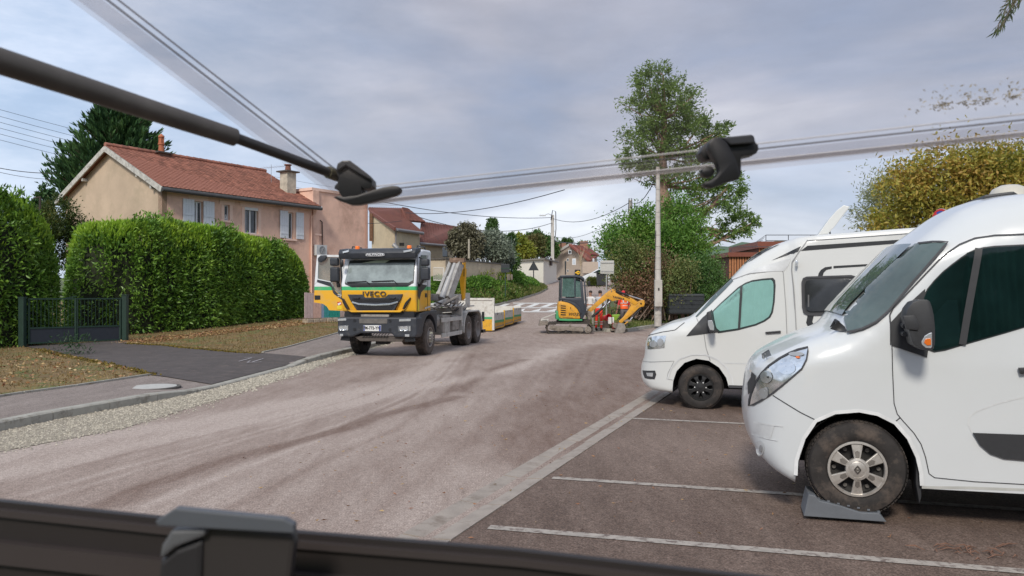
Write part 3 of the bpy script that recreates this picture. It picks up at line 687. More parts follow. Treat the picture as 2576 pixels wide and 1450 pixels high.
for k in range(24): a = r0 + Uf * (k * (HL + .56) / 24); rid.tube([a, a + Uf * .40], [.12, .10], 8)
rid.ob('ridge_tiles', tile_m, house, kind='stuff')
for side, (Vv, Nn, EE) in enumerate(((Vf, Nf, hw(-.30, 0, EZ)), (Vb, Nb, hw(-.30, HW, EZ)))):
    a = EE - Vv * (ov + .06) + Nn * .02; b = EE + Vv * (SLEN + .02) + Nn * .02; MB().beam(a, b, .06, .24, up=Nn).ob('barge_board', wood_g, house)
a = hw(HL + .30, 0, EZ) - Vf * (ov + .05) + Nf * .04; MB().beam(a, a + Vf * (SLEN + ov), .05, .22, up=Nf).ob('barge_board', white_m, house)
for v_, z_ in ((1.6, EZ + .62), (HW - 2.0, EZ + .78), (.5, EZ + .0)): MB().box(hw(-.12, v_, z_), (.25, .12, .14), math.atan2(Uf.y, Uf.x)).ob('purlin_end', wood_g, house)
g0 = e0 - Vf * .07 - Nf * .10; MB().tube([g0, g0 + Uf * (HL + .58)], .085, 10).ob('gutter', gut_m, house)
cq, cz = HP.m(*cH(2405, 1070)); pa = hw(HL - .12, -.1, EZ - .35); MB().tube([g0 + Uf * (HL + .2) + Vector((0, 0, -.05)), hw(HL + .0, -.28, EZ - .42), hw(HL - .08, -.07, EZ - .62), hw(HL - .08, -.07, 1.0)], .05, 8).ob('downpipe', stucco_p, house)
for wi, wdw in enumerate(wins):
    q0, q1, z0, z1 = wdw['r']; fr = .055
    f = MB()
    for (a, b, c, d) in ((q0, q0 + fr, z0, z1), (q1 - fr, q1, z0, z1), (q0 + fr, q1 - fr, z1 - fr, z1), (q0 + fr, q1 - fr, z0, z0 + fr)):
        f.ext([HP.w(a, c, .12), HP.w(b, c, .12), HP.w(b, d, .12), HP.w(a, d, .12)], HP.w(0, 0, .05) - HP.w(0, 0, 0))
    if wdw['k'] != 'w2':
        mq = (q0 + q1) / 2; f.ext([HP.w(mq - .04, z0 + fr, .12), HP.w(mq + .04, z0 + fr, .12), HP.w(mq + .04, z1 - fr, .12), HP.w(mq - .04, z1 - fr, .12)], HP.w(0, 0, .05) - HP.w(0, 0, 0))
    w_ = f.ob('window', pvc_m, house)
    if wdw['k'] == 'w2':   # tilted open sash
        s_ = MB(); a, b = q0 + fr + .02, q1 - fr - .02; lo, hi = z0 + fr + .02, z1 - fr - .03
        for (x0, x1, y0, y1) in ((a, a + .05, lo, hi), (b - .05, b, lo, hi), (a + .05, b - .05, hi - .05, hi), (a + .05, b - .05, lo, lo + .05)):
            s_.ext([HP.w(x0, y0, .10 + (y0 - lo) * .22), HP.w(x1, y0, .10 + (y0 - lo) * .22), HP.w(x1, y1, .10 + (y1 - lo) * .22), HP.w(x0, y1, .10 + (y1 - lo) * .22)], HP.w(0, 0, .04) - HP.w(0, 0, 0))
        s_.ob('sash', pvc_m, w_)
    MB().ext([HP.w(q0 + fr, z0 + fr, .15), HP.w(q1 - fr, z0 + fr, .15), HP.w(q1 - fr, z1 - fr, .15), HP.w(q0 + fr, z1 - fr, .15)], HP.w(0, 0, .01) - HP.w(0, 0, 0)).ob('pane', glass_m, w_)
    if wdw['k'] in ('w1', 'w3'):
        MB().ext([HP.w(q0 + fr, z0 + fr, .146), HP.w(q0 + fr + .16, z0 + fr, .146), HP.w(q0 + fr + .16, z1 - fr, .146), HP.w(q0 + fr, z1 - fr, .146)], HP.w(0, 0, .003) - HP.w(0, 0, 0)).ob('curtain', curtain_m, w_)
    if wdw['k'] == 'w3': rectw(HP, q0, q1, z1 - .14, z1 + .0, .0, .11, 'shutter_box', pvc_m, w_)
    tw = .13
    rectw(HP, q0 - .28, q1 + .28, z1 + .004, z1 + .26, -.022, -.001, 'lintel', trim_p, house)
    if wdw['k'] in ('w2', 'w3'):
        rectw(HP, q0 - .17, q0 - .002, z0 - .02, z1, -.020, -.001, 'jamb', trim_p, house); rectw(HP, q1 + .002, q1 + .17, z0 - .02, z1, -.020, -.001, 'jamb', trim_p, house)
    rectw(HP, q0 - .2, q1 + .2, z0 - .10, z0 - .003, -.07, .1, 'sill', trim_p, house, .01)
def shutter(pa, pb, ang=0):
    q0, q1, z0, z1 = pxrect(HP, pa, pb); zz0 = z1 - 1.42
    sh = MB(); n = 4; 
    o = rectw(HP, q0, q1, zz0, z1, -.065, -.03, 'shutter', white_m, house, .004)
    for z in (zz0 + .25, (zz0 + z1) / 2, z1 - .22): rectw(HP, q0 + .02, q1 - .02, z - .04, z + .04, -.082, -.065, 'rail', white_m, o)
    for k in range(1, 4):
        q = q0 + (q1 - q0) * k / 4; rectw(HP, q - .004, q + .004, zz0, z1, -.0665, -.0645, 'groove', M('shutter_groove', (.45, .46, .5), .7), o)
shutter(cH(1232, 962), cH(1337, 1180)); shutter(cH(1424, 985), cH(1524, 1190)); shutter(cH(2137, 1073), cH(2210, 1340)); shutter(cH(2287, 1090), cH(2357, 1350))
# chimneys
def chim(s, v, z0, z1, w_, pot, mat):
    c = hw(s, v, 0); a = math.atan2(Uf.y, Uf.x)
    st = MB().box((c.x, c.y, (z0 + z1) / 2), (w_, w_ * .95, z1 - z0), a).ob('chimney', mat, house, bev=.01)
    MB().box((c.x, c.y, z1 + .035), (w_ + .28, w_ + .25, .07), a).ob('chimney_cap', M('chimney_slab', (.09, .075, .065), .9, var=.3), st)
    return c
ch_m = M('chimney_render', (.50, .45, .36), .9, var=.2, scale=5, dirt=((.25, .22, .18), 3, .5, .8)); terra = M('terracotta', (.40, .13, .06), .8, var=.2)
c = chim(8.25, 1.25, 6.9, 8.42, .62, 1, ch_m)
MB().lathe((c.x, c.y, 8.49), (0, 0, 1), [(0, .0), (0, .17), (.30, .14), (.32, .2), (.37, .2), (.37, 0)], 14).ob('chimney_pot', M('brown_pot', (.20, .08, .05), .8), house)
c = chim(2.6, HW / 2, 8.5, 8.86, .55, 2, M('roof_stack', (.20, .12, .09), .9))
MB().lathe((c.x, c.y, 8.92), (0, 0, 1), [(0, .15), (.38, .12), (.40, .16), (.46, .16), (.46, .11), (.75, .10), (.78, .15), (.84, .14), (.95, .03), (.95, 0)], 14).ob('chimney_pot', terra, house)
for k in range(5):
    a = k * 1.257; MB().beam((c.x + .12 * math.cos(a), c.y + .12 * math.sin(a), 9.36), (c.x + .11 * math.cos(a), c.y + .11 * math.sin(a), 9.7), .035).ob('pot_rib', terra, house)
# antenna
aq = hw(7.9, 2.2, 7.4); mt_al = M('aluminium_rod', (.45, .45, .45), .4, metal=.8)
an = thing('tv_antenna', 'thin rooftop television antenna on a mast beside the square chimney', 'antenna', aq)
MB().cyl(aq, aq + Vector((0, 0, 1.5)), .014, 6).ob('mast', mt_al, an)
b0 = aq + Vector((-.5, .1, 1.32)); b1 = aq + Vector((.75, -.05, 1.4)); MB().tube([b0, b1], .01, 5).ob('boom', mt_al, an)
for k in range(9):
    p = b0.lerp(b1, k / 8.5); MB().tube([p + Vector((-.05, -.16, .05)), p + Vector((.05, .16, -.05))], .005, 4).ob('rod', mt_al, an)
for k in range(3): p = b1 + Vector((0, 0, 0)); MB().tube([p, p + Vector((-.12 + k * .1, 0, .24))], .006, 4).ob('rod', mt_al, an)

# ------------------------------------------------------------------ pink annex, flat roofed
annex = thing('annex', 'blank pink flat roofed annex with one tiny window next to the pink house', 'building', HP.w(8.9, .5))
rectw(HP, 8.92, 13.2, .3, 7.45, .12, 5, 'wall', stucco_p, annex)
rectw(HP, 8.86, 13.26, 7.45, 7.60, .05, 5.1, 'coping', trim_p, annex)
rectw(HP, 8.92, 9.35, .3, 7.45, .02, .119, 'pilaster', stucco_p, annex)
q0, q1, z0, z1 = pxrect(HP, cH(2482, 1168), cH(2505, 1290)); f = rectw(HP, q0, q1, z0, z1, .10, .119, 'window', M('brown_window', (.13, .05, .03), .6), annex)
rectw(HP, q0 + .06, q1 - .05, z0 + .08, z1 - .06, .095, .0995, 'pane', glass_m, f); rectw(HP, q0 - .12, q1 + .2, z0 - .10, z0 - .01, .0, .119, 'sill', trim_p, annex)
pq, pz = HP.m(*cL(2333, 330)); MB().tube([HP.w(pq - .15, pz + .03, .06), HP.w(pq, pz - .05, .06), HP.w(pq + .02, pz - 1.6, .06)], .03, 6).ob('cable_duct', M('brown_duct', (.05, .025, .02), .6), annex)
pq, pz = HP.m(928, 540); MB().tube([HP.w(13.1, 7.3, .02), HP.w(13.1, .5, .02)], .05, 8).ob('downpipe', M('pink_pipe', (.38, .22, .17), .7), annex)
acp = HP.m(*cL(2305, 540)); ac = thing('air_conditioner', 'white air conditioner unit with round fan grille on the pink annex wall', 'air conditioner', HP.w(acp[0], acp[1]))
rectw(HP, acp[0] - .38, acp[0] + .38, acp[1] - .30, acp[1] + .28, -.22, .10, 'casing', M('ac_white', (.55, .56, .56), .5), ac, .012)
cc = HP.w(acp[0] + .02, acp[1], -.221); MB().lathe(cc, -Vector((HP.N.x, HP.N.y, 0)), [(0, .0), (.0, .22), (.02, .22), (.02, .19), (.004, .18), (.004, 0)], 24).ob('fan_ring', M('ac_grey', (.25, .26, .27), .6), ac)
for k in range(6): 
    a = k * 1.047; MB().beam(cc - Vector((HP.N.x, HP.N.y, 0)) * .012, HP.w(acp[0] + .02 + .18 * math.cos(a), acp[1] + .18 * math.sin(a), -.233), .012).ob('grille_bar', M('ac_grey2', (.5, .5, .5), .6), ac)
# painted board fence on its stone footing, seen under the truck door
bf = Pl((-9.3, 34.0), (.545, .84)); pf = thing('board_fence', 'low fence of pink, blue and green painted boards on a rubble footing beside the truck', 'fence', bf.w(0, .5))
cols = [((.55, .42, .40), 3), ((.62, .40, .33), 3), ((.25, .33, .45), 1), ((.05, .30, .30), 2), ((.02, .28, .22), 4), ((.5, .38, .34), 3), ((.35, .34, .33), 3)]
q = .25; ci = 0
while q < 6:
    c_, n_ = cols[ci % len(cols)]; ci += 1
    for k in range(n_):
        rectw(bf, q, q + .15, .72, 1.85 + random.uniform(-.03, .03), 0, .03, 'board', M('fence_board_%d' % (ci % len(cols)), c_, .8, var=.15, scale=8), pf); q += .165
for k in range(16):
    for r in range(2):
        rectw(bf, .2 + k * .4 + r * .17, .2 + k * .4 + .36 + r * .17 + random.uniform(-.06, .05), .28 + r * .21, .47 + r * .21, -.02 + random.uniform(-.03, .02), .3, 'stone', M('rubble_stone', (.40, .33, .25), .95, var=.25, scale=5, bump=.8), pf, .03)

# ------------------------------------------------------------------ cream buildings with brown ribbed tile roofs
cream = M('cream_render', (.60, .50, .34), .9, var=.08, scale=1.5, bump=.15, bscale=40, dirt=((.42, .34, .23), .9, .52, .8))
btile = M('brown_tile', (.20, .075, .055), .8, var=.2, scale=1.5, island=.2, dirt=((.08, .045, .035), 1.5, .5, .75))
def at3(p, Y): return at(p[0], p[1], Y)
def ribroof(name, corners, parent, rib=.30, mat=btile, thick=.12):
    """corners: eave-left, eave-right, ridge-right, ridge-left (3D); roll tiles as real ribs"""
    a, b, c, d = [Vector(p) for p in corners]; N = (b - a).cross(d - a).normalized(); N = -N if N.z < 0 else N
    o = MB().ext([a, b, c, d], -N * thick).ob(name, mat, parent)
    n = max(3, int((b - a).length / rib)); L = max((d - a).length, .1); rows = max(2, int(L / .34)); V_ = []
    for i in range(n):
        for j in range(rows):
            p = (a.lerp(b, (i + .15) / n)).lerp(d.lerp(c, (i + .15) / n), j / rows); q = (a.lerp(b, (i + .85) / n)).lerp(d.lerp(c, (i + .85) / n), j / rows)
            p2 = (a.lerp(b, (i + .15) / n)).lerp(d.lerp(c, (i + .15) / n), (j + 1) / rows); q2 = (a.lerp(b, (i + .85) / n)).lerp(d.lerp(c, (i + .85) / n), (j + 1) / rows)
            h = N * .07; m1 = (p + q) / 2; m2 = (p2 + q2) / 2
            V_ += [p + N * .02, m1 + h + N * .03, q + N * .02, p2, m2 + h, q2]
    npmesh('roof_tiles', np.array([tuple(v) for v in V_]), 6, mat, o, 'stuff', pat=[(0, 1, 4, 3), (1, 2, 5, 4), (0, 2, 1)])
    return o
D1 = 52.0
cb1 = thing('cream_building', 'cream building with brown tile roofs and a narrow timber slat strip beyond the pink annex', 'building', at(960, 700, D1))
P_ = lambda x, y, Y: at3(cB(x, y), Y)
# left gabled block: wall from crop(195,250)->(400,590), corner, right wall to (630,580)
A = P_(190, 590, 54); Bc = P_(405, 590, 50); Cc = P_(632, 590, 55)
def wallpoly(name, pts, mat, parent, n=(0, .3, 0)): return MB().ext(pts, n).ob(name, mat, parent)
def down(p, z): return Vector((p.x, p.y, z))
gt = [P_(190, 262, 54), P_(405, 405, 50)]
wallpoly('wall', [down(gt[0], .8), down(gt[1], .8), gt[1], gt[0]], cream, cb1)
wt = [P_(407, 418, 50), P_(632, 445, 55)]
wallpoly('wall', [down(wt[0], .8), down(wt[1], .8), wt[1], wt[0]], cream, cb1)
ribroof('roof', [P_(405, 405, 49.6), P_(668, 440, 55), P_(515, 312, 59), P_(180, 245, 54.5)], cb1)
ribroof('roof', [P_(180, 245, 54.5), P_(515, 312, 59), P_(500, 212, 61), P_(160, 205, 56)], cb1)
MB().tube([P_(405, 410, 49.5), P_(668, 446, 54.9)], .11, 8).ob('gutter', M('grey_gutter', (.24, .23, .23), .5), cb1)
MB().beam(P_(178, 248, 54.3), P_(405, 402, 49.4), .14, .22).ob('barge_board', btile, cb1)
MB().tube([P_(430, 415, 49.6), P_(415, 450, 50), P_(412, 590, 50)], .05, 6).ob('downpipe', M('grey_gutter', (.3, .3, .3), .5), cb1)
for k in range(22):
    z = k; a = P_(170, 268 + k * 11.5, 53.8); b = P_(196, 270 + k * 11.5, 53.5); MB().beam(a, b, .05, .12).ob('slat', M('timber_slat', (.20, .10, .05), .8, var=.2), cb1)
MB().box(P_(470, 548, 49.9), (.3, .1, .2)).ob('wall_vent', dark_m, cb1)
# second roof block
ribroof('roof', [P_(520, 325, 58), P_(690, 340, 61), P_(520, 215, 62), P_(470, 205, 60)], cb1)
cb2 = thing('cream_building', 'single storey cream building with large windows under a wide brown tile roof behind the wall', 'building', at(1100, 700, 60))
ribroof('roof', [P_(635, 535, 56), P_(960, 562, 63), P_(1000, 385, 68), P_(655, 335, 62)], cb2)
wt = [P_(640, 548, 56.5), P_(960, 572, 63.5)]; wdir = (wt[1] - wt[0])
wallpoly('wall', [down(wt[0], 1.5), down(wt[1], 1.5), wt[1], wt[0]], cream, cb2)
MB().tube([P_(632, 540, 55.8), P_(960, 568, 62.8)], .10, 8).ob('gutter', M('grey_gutter', (.3, .3, .3), .5), cb2)
for x0, x1 in ((715, 785), (832, 900)):
    pts = [P_(x0, 668, 57 + (x0 - 640) * .02), P_(x1, 668, 57 + (x1 - 640) * .02), P_(x1, 575, 57 + (x1 - 640) * .02), P_(x0, 565, 57 + (x0 - 640) * .02)]
    pts = [p + Vector((0, -.35, 0)) for p in pts]; f = MB().ext(pts, (0, .1, 0)).ob('window', M('bronze_frame', (.05, .045, .04), .5), cb2)
    c_ = sum(pts, Vector()) / 4; MB().ext([c_ + (p - c_) * .86 + Vector((0, -.02, 0)) for p in pts], (0, .01, 0)).ob('pane', glass_m, f)

# ------------------------------------------------------------------ retaining wall, railing
rw_m = M('stained_render', (.50, .42, .31), .9, var=.12, scale=1.1, bump=.3, bscale=20, dirt=((.27, .20, .16), .8, .50, .70))
WP = Pl((-4.3, 50), (3.6, 8.7)); rw = thing('retaining_wall', 'long stained cream retaining wall with a dark coping above the green bank', 'wall', (-4.3, 50, 2))
Lw = math.hypot(3.6, 8.7)
rectw(WP, 0, Lw, .9, 4.02, 0, .3, 'wall', rw_m, rw); rectw(WP, -.05, Lw + .05, 4.02, 4.12, -.06, .36, 'coping', M('coping_dark', (.10, .09, .08), .9, var=.3), rw)
WQ = Pl((-4.3, 50), (-1, .02)); pp = [(-4.3, 50), (-7.2, 50.4)]
MB().ext([Vector((-7.4, 50.4, .9)), Vector((-4.3, 50, .9)), Vector((-4.3, 50, 4.02)), Vector((-7.4, 50.4, 4.02))], (0, .3, 0)).ob('wall', rw_m, rw)
MB().ext([Vector((-7.4, 50.3, 4.025)), Vector((-4.36, 49.92, 4.025)), Vector((-4.36, 49.92, 4.12)), Vector((-7.4, 50.3, 4.12))], (0, .4, 0)).ob('coping', M('coping_dark', (.1, .09, .08), .9), rw)
for k in range(14):
    rectw(WP, 1.2 + k * .75, 1.2 + k * .75 + random.uniform(.3, .7), 2.5 + k * .03, 2.75 + k * .04 + random.uniform(0, .2), -.045, -.001, 'stone', M('rubble_stone', (.4, .33, .25), .95), rw, .02)
rl = thing('railing', 'short white metal railing in front of the retaining wall, behind the truck', 'railing', (-5.7, 49, 2)); rail_m = M('rail_white', (.62, .60, .56), .6)
a0 = P_(765, 765, 48.5); a1 = P_(860, 768, 48.5); b0 = P_(765, 882, 48.5); b1 = P_(860, 886, 48.5)
MB().tube([a0, a1], .03, 6).ob('top_rail', rail_m, rl); MB().tube([b0, b1], .03, 6).ob('bottom_rail', rail_m, rl); MB().beam(a1, down(a1, 1.2), .06).ob('post', rail_m, rl)
for k in range(11): MB().tube([a0.lerp(a1, k / 11), b0.lerp(b1, k / 11)], .014, 5).ob('bar', rail_m, rl)

# ------------------------------------------------------------------ small white flat-roofed building
tb = thing('utility_building', 'small white windowless flat roofed utility building beyond the warning sign', 'building', at(1340, 700, 86))
uw = M('white_render', (.74, .69, .60), .9, var=.04, bump=.1, dirt=((.42, .38, .32), .35, .62, .85))
a = P_(1522, 880, 84); b = P_(1790, 880, 80); c = P_(1912, 870, 88)
zt1 = P_(1790, 692, 80).z; zb = 2.6
U1 = (b - a); U1.z = 0; U2 = c - b; U2.z = 0
b.z = a.z = c.z = zb; d_ = a + U2
MB().ext([a, b, c, d_], (0, 0, zt1 - zb)).ob('wall', uw, tb)
e1 = U1.normalized() * .35; e2 = U2.normalized() * .35; z_ = Vector((0, 0, zt1 - zb + .003))
MB().ext([a - e1 - e2 + z_, b + e1 - e2 + z_, c + e1 + e2 + z_, d_ - e1 + e2 + z_], (0, 0, .14)).ob('roof', M('flat_roof_grey', (.23, .21, .18), .9, var=.2), tb)
MB().box(P_(1850, 712, 84.1) + Vector((0.12, -.25, 0)), (1.0, .12, .8), math.atan2(U2.y, U2.x)).ob('louvre', M('louvre_dark', (.06, .035, .03), .7), tb)
MB().ext([P_(1545, 890, 79.5), P_(1580, 890, 79.2), P_(1580, 812, 79.2), P_(1552, 812, 79.5)], (0, .8, 0)).ob('buttress', uw, tb)

# ------------------------------------------------------------------ far beige house with a red roof
fhm = M('beige_render', (.45, .37, .30), .9, var=.06, dirt=((.33, .28, .23), .3, .5, .8)); fh = thing('house', 'beige gabled house with a dark red roof at the end of the road', 'house', at(1450, 700, 120))
Y1 = 118; g = [P_(1895, 880, Y1), P_(2200, 880, Y1 - 8), P_(2205, 690, Y1 - 8), P_(2040, 560, Y1 - 4), P_(1893, 640, Y1)]
MB().ext(g, (0, .4, 0)).ob('gable_wall', fhm, fh)
MB().ext([P_(2200, 880, Y1 - 8), P_(2285, 880, Y1 + 3), P_(2290, 640, Y1 + 3), P_(2205, 690, Y1 - 8)], (0, .4, 0)).ob('side_wall', fhm, fh)
rd_m = M('red_roof', (.22, .07, .05), .8, var=.2, scale=.6, island=.12)
ribroof('roof', [P_(2222, 702, Y1 - 9), P_(2310, 648, Y1 + 4), P_(2100, 556, Y1 + 8), P_(2040, 550, Y1 - 5)], fh, .6, rd_m, .3)
ribroof('dormer_roof', [P_(2235, 640, Y1 - 3), P_(2312, 650, Y1 + 3), P_(2190, 560, Y1 + 6), P_(2110, 560, Y1 - 2)], fh, .6, rd_m, .3)
MB().beam(P_(2040, 552, Y1 - 5.5), P_(1885, 645, Y1 - 1.2), .5, .35).ob('barge_board', M('barge_pale', (.5, .47, .43), .8), fh)
MB().beam(P_(2040, 552, Y1 - 5.5), P_(2222, 702, Y1 - 9.4), .5, .25).ob('barge_board', rd_m, fh)
for (x0, y0, x1, y1, br) in ((2022, 600, 2050, 638, 0), (2008, 680, 2026, 706, 0), (2058, 680, 2092, 740, 1), (2008, 785, 2026, 806, 0), (2248, 680, 2264, 740, 1), (2200, 820, 2225, 870, 0)):
    Yw = Y1 - 8.6 if x0 < 2200 else Y1 - 7; q = [P_(x0, y1, Yw), P_(x1, y1, Yw), P_(x1, y0, Yw), P_(x0, y0, Yw)]
    f = MB().ext(q, (0, .12, 0)).ob('window', pvc_m, fh); c_ = sum(q, Vector()) / 4
    MB().ext([c_ + (p - c_) * .72 + Vector((0, -.03, 0)) for p in q], (0, .02, 0)).ob('pane', M('shutter_blue', (.50, .55, .60), .6) if br else glass_m, f)
for x_, w_ in ((1942, .55), (1972, .9), (2165, 1.2)): MB().box(P_(x_, 590 if x_ < 2000 else 572, Y1 + 1), (w_, .8, 1.7)).ob('chimney', M('brick_stack', (.30, .16, .11), .9, var=.2), fh, bev=.03)
MB().box(P_(2222, 765, Y1 - 9), (2.2, 1.2, 1.6)).ob('balcony', fhm, fh)
# shop sign on a dark totem
sg = thing('shop_sign', 'dark square shop sign with a yellow disc in front of the beige house', 'sign', at(1330, 720, 95))
MB().box(P_(2110, 812, 95) , (.74, .16, .74)).ob('panel', M('sign_dark', (.015, .015, .02), .5), sg, bev=.02)
cc = P_(2113, 812, 94.8); MB().cyl(cc, cc + Vector((0, -.05, 0)), .22, 24).ob('disc', M('sign_yellow', (.85, .50, .02), .5), sg)
MB().ext([cc + Vector((x_ * .4, -.06, z_ * .4)) for x_, z_ in ((-.40, -.06), (.12, -.06), (.12, -.22), (.42, 0), (.12, .22), (.12, .06), (-.40, .06))], (0, -.02, 0)).ob('arrow', M('sign_dark', (0, 0, 0)), sg)
c2 = cc + Vector((-.28, 0, 0)); MB().cyl(c2, c2 + Vector((0, -.03, 0)), .08, 16).ob('small_disc', M('sign_yellow', (0, 0, 0)), sg)
for x_ in (-.28, .28): MB().beam(P_(2110, 850, 95) + Vector((x_, 0, 0)), P_(2110, 850, 95) + Vector((x_, 0, -3.2)), .06).ob('post', M('sign_dark', (0, 0, 0)), sg)

# ------------------------------------------------------------------ timber-clad building behind the camper
tw = thing('timber_building', 'flat roofed building clad in orange timber boards behind the campervan, railing on its roof', 'building', at(1900, 700, 60))
brd = M('orange_board', (.42, .17, .07), .7, var=.18, scale=4, island=.0); fas = M('brown_fascia', (.20, .06, .035), .5, var=.1)
C6 = lambda x, y, Y: at3(c6(x, y), Y)
def tblock(x0, x1, yt, yb, Yd, depth, yfas):
    a = C6(x0, yb, Yd); b = C6(x1, yb, Yd); t = C6(x0, yt, Yd).z; fz = C6(x0, yfas, Yd).z; a.z = b.z = .5
    MB().ext([a + Vector((.05, .05, 0)), b + Vector((0, .05, 0)), Vector((b.x, b.y + .05, t - .02)), Vector((a.x + .05, a.y + .05, t - .02))], (0, depth, 0)).ob('wall', M('timber_backing', (.12, .05, .03), .8), tw)
    n = int((b.x - a.x) / .19)
    for k in range(n):
        x = a.x + (b.x - a.x) * k / n; w_ = (b.x - a.x) / n
        MB().box((x + w_ * .42, a.y - .0, (.5 + fz) / 2), (w_ * .62, .05 + .05 * (k % 2), fz - .5)).ob('board', brd, tw)
    MB().box(((a.x + b.x) / 2, a.y + depth / 2 - .1, (fz + t) / 2), (b.x - a.x + .3, depth + .3, t - fz)).ob('fascia', fas, tw)
    return a, b, t
tblock(586, 860, 445, 640, 58, 6, 470); a, b, t = tblock(758, 1500, 382, 640, 62, 8, 420)
rlm = M('dark_rail', (.06, .06, .07), .5)
r0 = C6(800, 344, 62); r1 = C6(1100, 350, 62); r1 = r0 + Vector((9, 0, 0))
for z in (0, -.45): MB().tube([r0 + Vector((0, 0, z)), r1 + Vector((0, 0, z))], .03, 6).ob('rail', rlm, tw)
for k in range(6): p = r0.lerp(r1, k / 5); MB().tube([p, down(p, t)], .03, 6).ob('rail_post', rlm, tw)
for k in range(7): MB().tube([Vector((r0.x - .0 - .12 * k, r0.y, r0.z - .2 * k)), Vector((r0.x - .75 + .1 * k, r0.y, t))], .018, 4).ob('brace', rlm, tw)
MB().tube([C6(610, 412, 58.5), C6(610, 412, 58.5) + Vector((6, 0, 0))], .03, 6).ob('rail', rlm, tw)
for k in range(5): MB().tube([Vector((C6(610, 412, 58.5).x - .15 * k, 58.5, C6(610, 412, 58.5).z - .2 * k)), C6(588 + 10 * k, 446, 58.5)], .018, 4).ob('brace', rlm, tw)
# wooded hill on the skyline
hm = M('wooded_hill', (.075, .12, .065), .95, var=.35, scale=.02, bump=1, bscale=.05)
hv = []; NXh, NYh = 60, 10
for j in range(NYh):
    for i in range(NXh):
        px = 1500 + (3300 - 1500) * i / (NXh - 1); Y = 500 + j * 60; prof = interp(px, [1500, 1700, 1790, 1850, 1900, 2000, 2100, 2300, 2600, 3300], [705, 668, 622, 612, 606, 602, 612, 620, 640, 600])
        top = (HY - prof) / F * 900; f_ = min(1, (j / (NYh - 3))) ** .8; p = at(px, 740, Y); hv.append((p.x, Y, 8 + (top + CH - 8) * f_ + random.uniform(-2, 2)))
mk('hill', hv, [(j * NXh + i, j * NXh + i + 1, (j + 1) * NXh + i + 1, (j + 1) * NXh + i) for j in range(NYh - 1) for i in range(NXh - 1)], hm, smooth=True, kind='structure')
